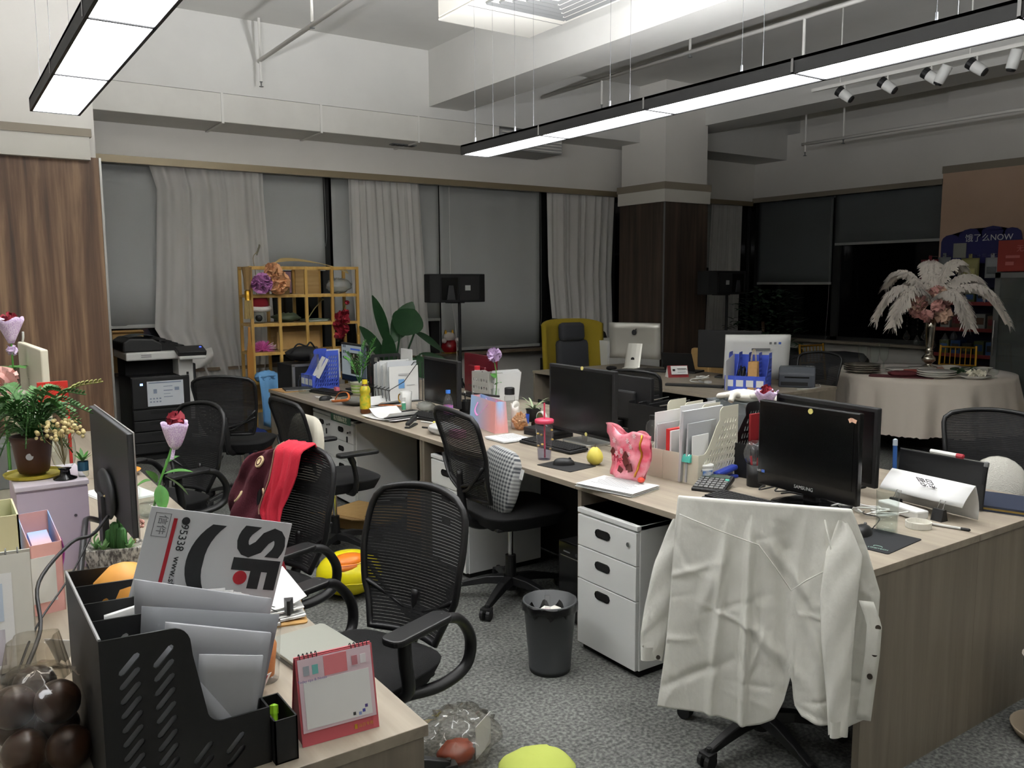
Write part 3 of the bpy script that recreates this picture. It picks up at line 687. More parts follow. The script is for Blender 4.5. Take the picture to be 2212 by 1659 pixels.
obj('usb_ports', MB().bx(.5, .52, .015, .021, .80, .825).bx(.5, .52, .015, .021, .775, .797), M_BLACKM, t)
fd = obj('front_door', MB().bx(.005, .52, 0.0, .02, .50, .79), M_BLACK, t, bevel=.006); obj('status_light', MB().bx(.075, .10, -.002, .002, .72, .74), glow('white_blue_led', '8fb4ff', 3), fd)
for i in range(4):
    d = obj('paper_drawer', MB().bx(.005, .52, 0.0, .02, .075 + .105 * i, .172 + .105 * i), M_BLACK, t, bevel=.004); obj('drawer_grip', MB().bx(.16, .34, -.003, .004, .135 + .105 * i, .158 + .105 * i), M_BLACKM, d)
ps = obj('taped_sheet', MB().bx(.135, .46, -.004, -.001, .52, .755), mat('sheet_white', 'dfe4ea', .7), t)  # plain bluish-white paper, no glow
ui = MB(); 
for a, b, c, d in ((.15, .44, .735, .745), (.19, .22, .64, .68), (.28, .36, .70, .706), (.28, .36, .66, .668), (.28, .34, .63, .634), (.38, .42, .66, .69), (.28, .36, .60, .606)): ui.bx(a, b, -.006, -.0035, c, d)
for i in range(4):
    for j in range(2): ui.bx(.155 + .028 * i, .170 + .028 * i, -.006, -.0035, .555 + .03 * j, .568 + .03 * j)
obj('printed_dialog', ui, mat('faint_blue_print', '8f9bb0', .8), ps)
obj('castor_skirt', MB().bx(.03, .5, .05, .6, .0, .06), M_BLACKM, t)
t = thing('cardboard_box', 'open cardboard box on the sill behind the copier', 'box', (1.62, 9.29, .775)); 
for dx, dy, sx, sy in ((0, -.055, .29, .004), (0, .055, .29, .004), (-.143, 0, .004, .11), (.143, 0, .004, .11)): obj('side', MB().box((dx, dy, .21), (sx, sy, .42)), M_CARD, t)
obj('flap', MB().box((0, -.075, .40), (.29, .05, .004), rx=-.5), M_CARD, t); obj('bottom', MB().box((0, 0, .003), (.28, .1, .006)), M_CARD, t)

# ------------------------------------------------------------------ bamboo shelf
M_BAM = wood('bamboo', 'a9833f', 'bb954c', 'c8a55c', (8, 8, .6), .45, 2)
SX, SY = 2.59, 8.30
t = thing('bamboo_shelf', 'open bamboo shelf crowded with paper flowers and wrapping', 'shelf', (SX, SY, 0))
cols = [0, .28, .56, .84, 1.12]; rows = [.12, .40, .68, .965, 1.25, 1.535, 1.815]
for x in cols:
    for y in (0, .35): obj('post', MB().bx(x - .014, x + .014, y - .014, y + .014, 0, 1.83), M_BAM, t)
for z in rows:
    for y in (0, .35): obj('rail', MB().bx(0.014, 1.106, y - .012, y + .012, z - .014, z + .014), M_BAM, t)
    for x in cols: obj('cross_rail', MB().bx(x - .011, x + .011, .014, .336, z - .012, z + .012), M_BAM, t)
M_PLY = wood('bamboo_panel', '9a7a48', 'a98955', 'b89a66', (.6, 8, 8), .6, 2)
for z, cs in ((.40, (0, 1, 2, 3)), (.68, (0, 1, 2, 3)), (.965, (0, 1, 2)), (1.25, (0, 1, 2)), (1.535, (0, 1, 2, 3))):
    for c in cs: obj('shelf_board', MB().bx(cols[c] + .012, cols[c + 1] - .012, .012, .338, z + .008, z + .018), M_PLY, t)
obj('wide_cubby_back', MB().bx(.29, .83, .325, .335, .98, 1.24), M_PLY, t); obj('back_panel', MB().bx(.57, .83, .325, .335, 1.55, 1.80), M_PLY, t)
obj('back_panel', MB().bx(.015, .83, .325, .335, .42, .67), M_PLY, t)
def onshelf(c, r): return SX + cols[c] + .14, SY + .17, rows[r] + .018
# things on / in the shelf
tag(obj('paper_flower', pom((2.845, 8.24, 1.67), .105, 150, 2), mat('peach_petal', 'f0b98a', .8), smooth=True), 'large peach paper flower, lower one of the pair on the bamboo shelf', 'flower', 'ruffled paper flowers')
tag(obj('paper_flower', pom((2.79, 8.22, 1.775), .085, 130, 3), mat('peach_petal', 'f0b98a', .8), smooth=True), 'peach paper flower at the top edge of the bamboo shelf', 'flower', 'ruffled paper flowers')
tag(obj('paper_flower', pom((2.68, 8.22, 1.66), .095, 150, 4), mat('mauve_petal', 'c987c2', .8), smooth=True), 'mauve pink ruffled paper flower beside the peach ones', 'flower', 'ruffled paper flowers')
t = thing('chrysanthemum_flower', 'spiky hot pink fabric flower in the third row of the bamboo shelf', 'flower', (2.72, 8.42, .99))
m = MB(); rnd = random.Random(5)
for i in range(170):
    a = rnd.uniform(0, 2 * PI); e = rnd.uniform(.0, 1.5); l = rnd.uniform(.09, .14); d = Vector((math.cos(a) * math.cos(e), math.sin(a) * math.cos(e), math.sin(e) * .9)); m.tube([d * .02, d * l * .6, d * l + Vector((0, 0, -.012))], [.005, .005, .002], 4)
obj('petals', m, mat('hot_pink', 'd76bb0', .7), t, kind='stuff')
m = MB()
for i in range(30):
    a = rnd.uniform(-1, 1); l = .14; d = Vector((math.cos(a), math.sin(a) * .5, rnd.uniform(.1, .6))); m.tube([d * .05, d * l], [.003, .002], 4)
obj('pale_filaments', m, mat('pale_petal', 'e4cfd8', .7), t, kind='stuff'); obj('core', MB().sph((0, 0, .02), .03), mat('hot_pink', 'd76bb0', .7), t)
t = thing('santa_hat', 'red hat with a white fur brim on a glass jar', 'hat', (2.69, 8.40, 1.27))
obj('crown', MB().lathe([(.10, .15), (.10, .2), (.085, .25), (.06, .275), (.0, .28)], 18), mat('dark_red_felt', '7e1420', .9), t, smooth=True)
obj('fur_brim', MB().tube([(.1 * math.cos(a), .1 * math.sin(a), .145 + .008 * math.sin(a)) for a in [i * 2 * PI / 20 for i in range(20)]], .026, 8, closed=True), mat('white_fur', 'e6e2dc', .95, bump=(120, .6, (1, 1, 1))), t, smooth=True)
t = thing('glass_jar', 'clear glass jar standing under the red hat', 'jar', (2.69, 8.40, 1.268)); obj('glass', MB().lathe([(.06, 0), (.065, .01), (.065, .09), (.05, .11)], 18), M_GLASS, t, smooth=True); obj('dark_filling', MB().sph((0, 0, .05), .035), M_BLACKM, t)
t = thing('silver_tin', 'silver tin with a dark lid in the top row of the bamboo shelf', 'tin', (2.97, 8.45, 1.553)); obj('can', MB().cyl((0, 0, 0), (0, 0, .13), .06, n=24), M_CHROME, t, smooth=True); obj('lid', MB().lathe([(.062, .13), (.062, .15), (.04, .17), (0, .175)], 20), M_DKGREY, t, smooth=True)
t = thing('picture_frame', 'pink framed board leaning in the top row of the bamboo shelf', 'frame', (3.0, 8.58, 1.553)); obj('backing', MB().box((0, .0, .12), (.2, .006, .22)), mat('dusty_pink', '8a6a78', .7), t); obj('border', MB().box((0, -.006, .12), (.17, .006, .01)).box((-.09, -.006, .12), (.01, .008, .2)), M_DKGREY, t)
tag(obj('wrapping_film', crumpled_blob((2.99, 8.45, 1.315), .09, 8, .5, sc3=(1.3, 1.1, .45)), mat('green_wrap', '4a5540', .5), smooth=True), 'dull green crumpled wrapping in the second row of the bamboo shelf', 'wrapping')
t = thing('paper_stack', 'flat stack of green and white card in the second shelf row', 'paper', (3.28, 8.45, 1.268)); 
for i, (c_, a) in enumerate((('7d8a78', .1), ('c4c6bd', -.12), ('52604f', .05))): obj('sheet', MB().box((0, 0, .005 + .009 * i), (.23, .26, .007), rz=a), mat('card_' + c_, c_, .8), t)
t = thing('flower_stem', 'long dry stem lying slanted across the second shelf row', 'stem', (3.2, 8.4, 1.30)); obj('stalk', MB().tube([(0, 0, 0), (.08, .02, .1), (.17, .02, .19)], .005, 6), mat('dry_stem', '8a7a52', .8), t); obj('bud', MB().sph((.175, .02, .195), .012), mat('dry_stem', '8a7a52', .8), t)
tag(obj('plastic_bag', crumpled_blob((3.56, 8.44, 1.63), .11, 18, .45, sc3=(1.1, .8, .62)), clear('cloudy_film', 'd9dcda', .55, .2), smooth=True), 'crumpled clear plastic bag in the top row at the plant end of the shelf', 'plastic bag')
t = thing('red_orchid', 'deep red silk orchid spray hanging in the end column of the bamboo shelf', 'flower', (3.5, 8.26, 1.05)); obj('stem', MB().tube(smooth_path([(.0, .1, 0), (-.01, .03, .15), (.03, .0, .33), (.06, -.01, .41)], 4), .004, 6), M_LEAFD, t)
for i, (x, z, r) in enumerate(((-.02, .08, .05), (.02, .14, .055), (-.03, .18, .05), (.03, .23, .05), (-.02, .27, .045), (.035, .30, .045), (.07, .41, .022))):
    obj('blossom', pom((x, -.01, z), r, 22, 60 + i, .8, .7), mat('deep_red', '8a1326' if i < 6 else 'c85a66', .7), t, smooth=True)
t = thing('flat_carton', 'flattened cartons filed in the wide cubby of the bamboo shelf', 'carton', (SX + .56, SY + .2, .985))
for i in range(3): obj('carton_sheet', MB().box((-.02, .03 * i, .09 - .012 * i), (.46, .006, .18 - .03 * i), rx=-.12), M_CARD, t)
tag(obj('dark_tray', MB().box((3.16, 8.36, 1.0), (.2, .12, .03)), mat('brown_tray', '3a2c22', .5), bevel=.01), 'small dark brown tray at the front of the wide cubby', 'tray')
t = thing('bamboo_strips', 'bundle of thin bamboo strips arching over the top of the shelf', 'strips', (0, 0, 0))
for i in range(6): obj('strip', MB().tube(smooth_path([(2.75 + .03 * i, 8.40 + .01 * i, 1.84), (2.92, 8.38, 1.875 + .006 * i), (3.1, 8.36, 1.885 + .004 * i), (3.4, 8.33, 1.845), (3.62, 8.30 + .008 * i, 1.775 + .006 * (i - 3))], 5), .006, 5, flat=.5), mat('pale_bamboo', 'c9b684', .6), t)
t = thing('tassel', 'beige hanging tassel with a brass cap on the shelf corner post', 'tassel', (2.545, 8.26, 1.32)); obj('cap', MB().lathe([(.012, .28), (.03, .27), (.033, .22), (.028, .18), (.035, .17)], 14), M_GOLD, t, smooth=True)
m = MB()
for i in range(14): a = i * 2 * PI / 14; m.tube([(.028 * math.cos(a), .028 * math.sin(a), .18), (.036 * math.cos(a), .036 * math.sin(a), .0)], .007, 5)
obj('fringe', m, mat('tassel_thread', 'a08a58', .9), t, kind='stuff'); obj('dry_sheaf', MB().lathe([(.03, .28), (.035, .4), (.05, .5)], 9), mat('dry_reed', '8a6f46', .9), t); obj('cord', MB().tube([(0, 0, .28), (.01, .01, .5)], .004, 5), mat('tassel_thread', 'a08a58', .9), t)
tag(obj('wooden_paddle', MB().prism([(-.012, 0), (.012, 0), (.03, .12), (.032, .35), (.014, .5), (.01, .62), (-.01, .62), (-.014, .5), (-.032, .35), (-.03, .12)], .012, TR(2.545, 8.27, .62) @ RX(PI / 2)), mat('orange_wood', '9a6a2c', .4)), 'narrow orange wooden paddle standing against the shelf corner post', 'paddle')
t = thing('dried_branch', 'thin dried twig with a seed head sticking up above the shelf', 'twig', (2.66, 8.35, 1.55)); obj('twig', MB().tube(smooth_path([(0, 0, 0), (.0, 0, .2), (-.02, 0, .36), (.03, 0, .43)], 4), .003, 5), mat('dry_stem', '8a7a52', .8), t)
for i in range(6): obj('seed', MB().sph((.02 + .006 * i, .004 * (i % 2), .40 + .016 * i), .010, (1, 1, 1.5), 8, 6), mat('dry_seed', '6e6a5a', .9), t)
t = thing('blue_cloth', 'light blue cloth spilling out of the low shelf cubby', 'cloth', (0, 0, 0)); obj('folded_top', crumpled_blob((2.70, 8.27, .745), .085, 31, .5, 24, 16, sc3=(1.2, .9, .55)), mat('sky_cloth', '6fa6d6', .85), t, smooth=True)
obj('hanging_fall', MB().slab(lambda u, v: (2.60 + .20 * u * (1 - .25 * v) + .03 * v, 8.20 + .028 * math.sin(u * 11) * (.3 + v) - .03 * math.sin(v * 3), .765 - .5 * v - .05 * u * v), 14, 8, .004), mat('sky_cloth', '6fa6d6', .85), t, smooth=True)
tag(obj('teal_folder', MB().box((2.93, 8.42, .70), (.2, .24, .02), rz=.2), mat('teal_vinyl', '2e5560', .5), bevel=.004), 'teal folder lying beside the blue cloth', 'folder')
tag(obj('red_carton', MB().box((2.53, 7.75, .09), (.2, .25, .18), rz=.2), mat('brick_red_card', '9c3b30', .7), bevel=.004), 'small red carton on the carpet beside the far desk end', 'box')
tag(obj('blue_bag', crumpled_blob((2.5, 8.0, .14), .15, 44, .2, sc3=(.8, .8, .9)), mat('navy_plastic', '1f2f6e', .4), smooth=True), 'navy blue plastic bag on the carpet below the shelf', 'plastic bag')

# ------------------------------------------------------------------ loudspeakers on poles
def speaker(label, x, y, z0, w, h, rz, badge):
    t = thing('loudspeaker', label, 'speaker', (x, y, z0), rz, 'black loudspeakers')
    hw = w / 2; poly = [(-hw, .0), (-hw, .16), (-hw * .55, .30), (hw * .55, .30), (hw, .16), (hw, .0), (hw * .72, -.06), (-hw * .72, -.06)]
    obj('cabinet', MB().prism(poly, h), M_BLACKM, t, bevel=.008)
    obj('front_grille', MB().bx(-.01 if badge < 0 else -hw * .68, hw * .68 if badge < 0 else .01, -.07, -.058, .025, h - .025), M_BLACK, t); obj('horn_mouth', MB().bx(-hw * .66 if badge < 0 else .03, -.03 if badge < 0 else hw * .66, -.066, -.058, .03, h - .04), M_BLACKG, t)
    obj('horn_wedge', MB().prism([(-.05, .03), (.05, .03), (.025, h * .6), (-.025, h * .6)], .03, TR(-hw * .34 * (1 if badge < 0 else -1), -.05, 0) @ RX(PI / 2)), M_DKGREY, t)
    obj('badge', MB().bx(.09 * (1 if badge < 0 else -1) - .032, .09 * (1 if badge < 0 else -1) + .032, -.075, -.069, h * .42, h * .60), mat('badge_grey', 'a9aaa8', .5), t)
    return t
def stand(label, x, y, h):
    t = thing('speaker_stand', label, 'stand', (x, y, 0), 0, 'black speaker stands'); obj('pole', MB().cyl((0, 0, .2), (0, 0, h), .018, n=12), M_BLACKM, t)
    for i in range(3): a = i * 2.094 + .3; obj('leg', MB().tube([(.02 * math.cos(a), .02 * math.sin(a), .55), (.42 * math.cos(a), .42 * math.sin(a), .012)], .012, 8), M_BLACKM, t)
    obj('collar', MB().cyl((0, 0, .5), (0, 0, .58), .03, n=12), M_BLACK, t); obj('top_plate', MB().box((0, .1, h - .006), (.16, .16, .01)), M_BLACK, t)
speaker('black loudspeaker on a pole in front of the wide blind', 4.88, 8.2, 1.44, .68, .315, -.1, -1); stand('black pole stand carrying the loudspeaker by the wide blind', 4.9, 8.2, 1.44)
speaker('black loudspeaker on a pole beside the corner wood column', 8.45, 7.45, 1.49, .80, .30, .1, 1); stand('black pole stand carrying the loudspeaker by the corner column', 8.45, 7.45, 1.49)
tag(obj('dangling_cord', MB().tube(smooth_path([(5.35, 9.17, 2.83), (5.36, 9.17, 1.6), (5.42, 9.16, 1.0), (5.42, 9.15, .4)], 5), .004, 5), M_WHITE), 'thin white cord hanging down the window wall near the figurine', 'cord')
t = thing('lucky_figurine', 'round red figurine with a white face and gold ears on the window sill', 'figurine', (5.38, 9.27, .775)); mr = mat('lacquer_red', '7a1218', .25)
obj('body', MB().lathe([(.07, 0), (.1, .03), (.105, .09), (.08, .15), (.05, .17)], 18), mr, t, smooth=True); obj('head', MB().sph((0, 0, .2), .085, (1, .9, .75)), mat('porcelain', 'd9d0c8', .3), t, smooth=True)
for s in (-1, 1): obj('ear', MB().lathe([(.022, 0), (.012, .04), (0, .05)], 8, (s * .05, 0, .245)), M_GOLD, t); obj('paw', MB().sph((s * .095, -.04, .16), .032), mat('porcelain', 'd9d0c8', .3), t, smooth=True)
obj('base', MB().lathe([(.1, 0), (.1, .012), (.07, .014)], 18), M_GOLD, t)
t = thing('sill_frame', 'small dark framed box on the sill behind the pole', 'frame', (5.22, 9.36, .775)); obj('box', MB().bx(-.06, .06, -.02, .02, 0, .42), M_BLACKM, t); obj('white_edge', MB().bx(-.075, .075, -.025, .025, .42, .44).bx(.06, .075, -.025, .025, 0, .42), M_GREY, t)

# ------------------------------------------------------------------ large plant by the window
t = thing('bird_of_paradise_plant', 'large potted plant with broad dark paddle leaves by the window', 'plant', (4.12, 8.35, 0))
obj('pot', MB().lathe([(.13, 0), (.17, .05), (.19, .3), (.2, .32), (.18, .32), (.17, .28)], 20), mat('grey_pot', '5f5d59', .6), t, smooth=True); obj('soil', MB().cyl((0, 0, .27), (0, 0, .285), .17, n=18), mat('soil', '2a2019', .95), t)
def paddle(base, knee, tip, w, nrm):
    st = obj('leaf_stalk', MB().tube(smooth_path([base, ((base[0] + knee[0]) / 2, base[1], (base[2] + knee[2]) / 2 + .05), knee], 4), .011, 6), M_LEAFD, t); m = MB(); leaf(m, knee, tip, w, .05, 10, .12, nrm); obj('leaf', m, M_LEAFD, t, smooth=True)
b = (0, 0, .28)
paddle(b, (-.04, -.02, .95), (-.24, -.05, 1.58), .10, (.5, -1, .2)); paddle(b, (.08, -.05, 1.1), (.24, -.1, 1.42), .19, (.1, -1, .4)); paddle(b, (.02, 0, 1.02), (.30, .06, 1.50), .12, (-.2, -1, .3))
paddle(b, (-.1, -.08, .80), (-.42, -.1, 1.26), .09, (.6, -1, .1)); paddle(b, (.26, -.05, 1.12), (.60, -.1, .93), .09, (0, -.6, 1)); paddle(b, (.3, -.1, .88), (.66, -.15, .82), .08, (0, -.4, 1)); paddle(b, (.24, -.12, .86), (.50, -.25, .62), .07, (0, -1, .7)); paddle(b, (-.08, -.12, .70), (-.16, -.2, 1.2), .10, (.2, -1, .1)); paddle(b, (.12, -.15, .84), (.25, -.28, .68), .10, (0, -1, .5)); paddle(b, (-.2, -.1, .6), (-.5, -.2, .7), .08, (0, -.6, 1))

# ------------------------------------------------------------------ wing chair and neighbours
t = thing('wing_chair', 'mustard yellow wing chair with charcoal cushions by the window', 'armchair', (6.17, 7.66, 0), math.radians(-10)); mm = mat('mustard_felt', '8f7c1e', .95, bump=(200, .3, (1, 1, 1))); mg = mat('charcoal_wool', '35363a', .95)
def shellf(u, v):
    a = lerp(-1.25, 1.25, u); r = .40; z = .28 + .95 * v; fl = 1 + .05 * (1 - math.cos(a)) * v - .1 * max(0, .45 - v)
    return (r * math.sin(a) * 1.0 * fl, .12 - .22 * math.cos(a) - (.06 * v) , z - .06 * v * (abs(a) / 1.25) ** 3)
obj('winged_shell', MB().slab(lambda u, v: (shellf(u, v)[0], -shellf(u, v)[1] + .1, shellf(u, v)[2]), 24, 10, .055), mm, t, smooth=True)
obj('seat', MB().box((0, -.1, .36), (.6, .5, .14)), mm, t, bevel=.05); obj('back_cushion', MB().box((0, .13, .74), (.42, .12, .50), rx=-.1), mg, t, bevel=.055, smooth=True); obj('head_cushion', MB().box((-.02, .12, 1.08), (.33, .11, .22), rx=-.1), mg, t, bevel=.05, smooth=True)
for a in (.6, 2.2, 3.9, 5.5): obj('leg', MB().tube([(.2 * math.cos(a), -.05 + .2 * math.sin(a), .3), (.28 * math.cos(a), -.05 + .28 * math.sin(a), 0)], .014, 8), M_BLACKM, t)
tag(obj('instrument_case', MB().prism([(-.42, .0), (.36, .0), (.5, .1), (.42, .30), (.1, .42), (-.42, .5), (-.5, .4)], .14, TR(7.0, 8.75, .70) @ RX(PI / 2)), M_BLACKM, bevel=.03), 'black zipped case leaning behind the yellow wing chair', 'case')
tag(obj('low_console', MB().bx(6.5, 7.6, 8.35, 8.85, 0, .68), M_BLACKM), 'dark low console under the zipped case', 'cabinet')
t = thing('drawer_cabinet', 'white low drawer cabinet behind the silver computer', 'cabinet', (6.95, 7.55, 0)); obj('carcass', MB().bx(-.42, .42, 0, .45, .05, .97), M_WHITEP, t, bevel=.004); obj('plinth', MB().bx(-.4, .4, .02, .43, 0, .05), M_BLACKM, t)
for i in range(5): d = obj('drawer_front', MB().bx(-.41, .41, -.016, 0, .06 + .18 * i, .232 + .18 * i), M_WHITEP, t, bevel=.003); obj('pull', MB().bx(-.06, .06, -.024, -.016, .20 + .18 * i, .212 + .18 * i), M_GREY, d)
t = thing('desk_phone', 'black desk phone on the white drawer cabinet', 'phone', (7.15, 7.75, .97)); obj('base', MB().box((0, 0, .03), (.18, .2, .05), rx=.2), M_BLACK, t, bevel=.01); obj('handset', MB().tube(smooth_path([(-.08, -.06, .08), (-.08, .0, .10), (-.08, .07, .09)], 4), .02, 8), M_WHITE, t)
t = thing('bushy_potted_tree', 'bushy dark green potted tree in the unlit corner', 'plant', (9.5, 7.7, 0)); obj('pot', MB().lathe([(.18, 0), (.22, .04), (.25, .35), (.27, .36), (.24, .36), (.23, .3)], 20), M_DKGREY, t, smooth=True); obj('trunk', MB().tube([(0, 0, .3), (.02, 0, .7), (0, .02, 1.1)], .02, 8), mat('bark', '4a3a2a', .9), t)
m = MB(); rnd = random.Random(21)
for i in range(420):
    a = rnd.uniform(0, 2 * PI); z = rnd.uniform(.55, 1.55); rr = .52 * math.sqrt(max(.05, 1 - ((z - 1.0) / .6) ** 2)) * rnd.uniform(.35, 1.05); b_ = Vector((rr * math.cos(a), rr * math.sin(a), z)); d = Vector((math.cos(a), math.sin(a), rnd.uniform(-.2, .7))).normalized() * rnd.uniform(.08, .15); leaf(m, b_, b_ + d, .03, .02, 3, .2)
obj('foliage', m, M_LEAFD, t, kind='stuff', smooth=True)
# ------------------------------------------------------------------ banquet table
TX, TY, TR_ = 8.19, 4.68, .85
t = thing('banquet_table', 'round banquet table hidden under a grey cloth', 'table', (TX, TY, 0)); obj('table_top', MB().cyl((0, 0, .72), (0, 0, .742), TR_ - .01, n=48), M_CARD, t); obj('pedestal_leg', MB().cyl((0, 0, .03), (0, 0, .72), .06, n=12), M_BLACKM, t); obj('foot', MB().lathe([(.3, 0), (.3, .02), (.06, .05)], 20), M_BLACKM, t)
t = thing('tablecloth', 'greige satin cloth with a scalloped hem on the round table', 'tablecloth', (TX, TY, 0)); mc = mat('satin_cloth', 'cbc1b4', .55, sheen=.3)
def clothf(u, v):
    a = 2 * PI * u; fold = .035 * math.sin(11 * a) + .025 * math.sin(17 * a + 1) + .015 * math.sin(29 * a)
    if v < .25: q = v / .25; return (TR_ * q * math.cos(a), TR_ * q * math.sin(a), .7465)
    q = (v - .25) / .75; r = TR_ + .01 + q * (.05 + 1.3 * fold); z = .745 - .52 * q - (.012 * abs(math.sin(48 * a)) if q > .98 else 0)
    return (r * math.cos(a), r * math.sin(a), z)
obj('cloth', MB().grid(clothf, 240, 16), mc, t, smooth=True); 
TT = .749
M_CHINA = mat('china', 'c9c7c0', .25); M_BURG = mat('burgundy_cloth', '4d1a1e', .9)
def plate(x, y, r, n, label, m=M_CHINA, z=TT):
    t = thing('dinner_plate_stack' if n > 1 else 'dinner_plate', label, 'plate', (x, y, z), 0, 'plates on the banquet table')
    for i in range(n): obj('plate', MB().lathe([(r * .55, .019 * i), (r * .6, .005 + .019 * i), (r, .026 + .019 * i), (r, .032 + .019 * i), (r * .6, .012 + .019 * i), (0, .011 + .019 * i)], 28), m, t, smooth=True)
def at_t(dx, dy): # dx along the picture's width, dy towards the far side
    return TX + dx * .5 + dy * .866, TY - dx * .866 + dy * .5
x, y = at_t(-.52, -.38); plate(x, y, .17, 4, 'stack of plates on dark charger at the office end of the round table', mat('smoky_china', '6b665c', .3))
x, y = at_t(.14, -.60); plate(x, y, .17, 3, 'stack of white plates at the front edge of the round table')
x, y = at_t(.46, -.55); plate(x, y, .14, 1, 'white plate carrying small white flowers')
x2, y2 = at_t(-.16, -.3); plate(x2, y2, .15, 2, 'pale plates near the middle of the round table')
x3, y3 = at_t(.02, -.12); plate(x3, y3, .13, 2, 'white saucers just in front of the silver vase')
t = thing('white_blossoms', 'cluster of small white blossoms lying on a plate', 'flower', (x, y, TT + .02))
for i, (a, b) in enumerate(((-.07, .0), (.02, .02), (.07, -.01), (.03, -.05))): obj('blossom', pom((a, b, .03), .034, 14, 90 + i, .8, .7), mat('ivory_petal', 'e8e2cf', .8), t, smooth=True)
x, y = at_t(-.16, -.62); tag(obj('placemat', MB().prism(rrect(-.28, .28, -.12, .12, .03), .004, TR(x, y, TT) @ RZ(-1.05)), M_BURG), 'dark burgundy placemat at the table front edge', 'placemat')
t = thing('folded_napkin', 'burgundy napkin folded on the placemat', 'napkin', (x, y, TT + .005), -1.05); obj('fold', crumpled_blob((0.02, 0.02, .02), .1, 51, .25, sc3=(1.3, .5, .3)), M_BURG, t, smooth=True); obj('roll', MB().tube([(.02, .06, .035), (.14, .08, .04)], .025, 10), mat('brick_cloth', '7a3a32', .9), t)
x, y = at_t(.40, -.15); t = thing('leaf_spray', 'dark green leaf spray lying beside the white bowls', 'leaves', (x, y, TT)); m = MB(); rnd = random.Random(4)
for i in range(26): a = rnd.uniform(0, 6.28); b = Vector((rnd.uniform(-.18, .18), rnd.uniform(-.1, .1), .03)); leaf(m, b, b + Vector((math.cos(a) * .1, math.sin(a) * .1, rnd.uniform(0, .06))), .035, .03, 4)
obj('leaves', m, M_LEAFD, t, smooth=True)
for i, (dx, dy) in enumerate(((.28, .12), (.56, .05))):
    x, y = at_t(dx, dy); tag(obj('serving_bowl', MB().lathe([(.04, 0), (.045, .006), (.085, .05), (.09, .055), (.08, .05), (.03, .012), (0, .01)], 24, (x, y, TT)), M_CHINA, smooth=True), ('small white bowl just behind the dark leaf spray', 'white bowl at the fridge end of the leaf spray')[i], 'bowl', 'white bowls')
x, y = at_t(.12, .3); tag(obj('pink_napkin', MB().prism([(-.2, -.1), (.12, -.14), (.3, .02), (.1, .16), (-.12, .12)], .006, TR(x, y, TT) @ RZ(-1.05)), mat('blush_cloth', 'b98f80', .9)), 'blush pink napkin spread behind the silver vase', 'napkin')
def goblet(dx, dy, s, label):
    x, y = at_t(dx, dy); t = thing('cut_glass_goblet', label, 'glass', (x, y, TT), 0, 'glasses on the banquet table'); obj('bowl', MB().shell([(.008, .06 * s), (.035, .085 * s), (.045, .14 * s), (.05, .22 * s)], 14), M_GLASS, t, smooth=True); obj('stem', MB().lathe([(.035, 0), (.034, .006), (.008, .012), (.007, .06 * s)], 14), M_GLASS, t, smooth=True)
goblet(-.42, -.1, 1.1, 'cut glass goblet in front among the three glasses'); goblet(-.54, .05, 1.05, 'amber tinted goblet at the office end of the three glasses'); goblet(-.34, .12, 1.2, 'tall goblet at the back of the three glasses'); goblet(.62, -.42, .4, 'tiny glass beside the white blossoms')
# feather centrepiece
x, y = at_t(.08, .33); V = thing('feather_centrepiece', 'tall silver vase topped with pink roses and drooping ivory ostrich feathers', 'centrepiece', (x, y, TT + .006), -1.05)
obj('silver_vase', MB().lathe([(.085, 0), (.085, .01), (.03, .03), (.035, .05), (.065, .075), (.07, .1), (.05, .13), (.032, .145), (.042, .155), (.032, .165), (.042, .175), (.032, .19), (.036, .22), (.052, .42), (.058, .52)], 24), mat('mercury_silver', 'b9b2a6', .12, 1.0), V, smooth=True)
rnd = random.Random(12); mp1 = mat('rose_pink', 'e0aaa2', .8); mp2 = mat('rose_cream', 'e4c2aa', .8)
for i in range(22):
    a = rnd.uniform(0, 6.28); e = rnd.uniform(-.6, 1.2); d = Vector((math.cos(a) * math.cos(e) * .15, math.sin(a) * math.cos(e) * .12, math.sin(e) * .16 + .62)); obj('rose', pom(d * 1.0 + Vector((0, -.04, .0)), rnd.uniform(.06, .078), 24, 200 + i, 1, .6), (mp1, mp1, mp2)[i % 3], V, smooth=True)
def feather(az, lift, length, droop, w, seed):
    rnd = random.Random(seed); d = Vector((math.cos(az), math.sin(az), 0)); path = []
    for i in range(19):
        s = i / 18; path.append(Vector((0, 0, .66)) + d * (length * (s - .10 * s * s)) + Vector((0, 0, lift * math.sin(s * 1.9) - droop * s ** 3)))
    m = MB(); m.tube(path, [max(.004, w * .46 * math.sin(PI * min(1, (i / 18) * .80 + .10)) ** .8) for i in range(19)], 9, flat=.75)
    side = d.cross(Vector((0, 0, 1)))
    for i in range(2, 19):
        for q in range(30):
            p = path[i] + (path[i - 1] - path[i]) * rnd.random(); s = i / 18; a = rnd.uniform(-1.5, 1.5); ln = w * (.35 + .75 * math.sin(PI * min(1, s * .62 + .16))) * rnd.uniform(.75, 1.1)
            tn = (path[i] - path[i - 1]).normalized(); up = side.cross(tn)
            o = side * math.sin(a) + up * math.cos(a) * .55; tip = p + (o * ln) + tn * ln * .45 + Vector((0, 0, -ln * .38)); mid = p + o * ln * .6 + tn * ln * .28; wd_ = .010
            b_ = tn * wd_; m.add([p - b_, p + b_, mid + b_ * 1.1, tip + b_ * .5, tip - b_ * .5, mid - b_ * 1.1], [(0, 1, 2, 5), (5, 2, 3, 4)])
    return obj('ostrich_feather', m, mat('ivory_feather', 'e8e0d6', .9, sheen=.4), V)
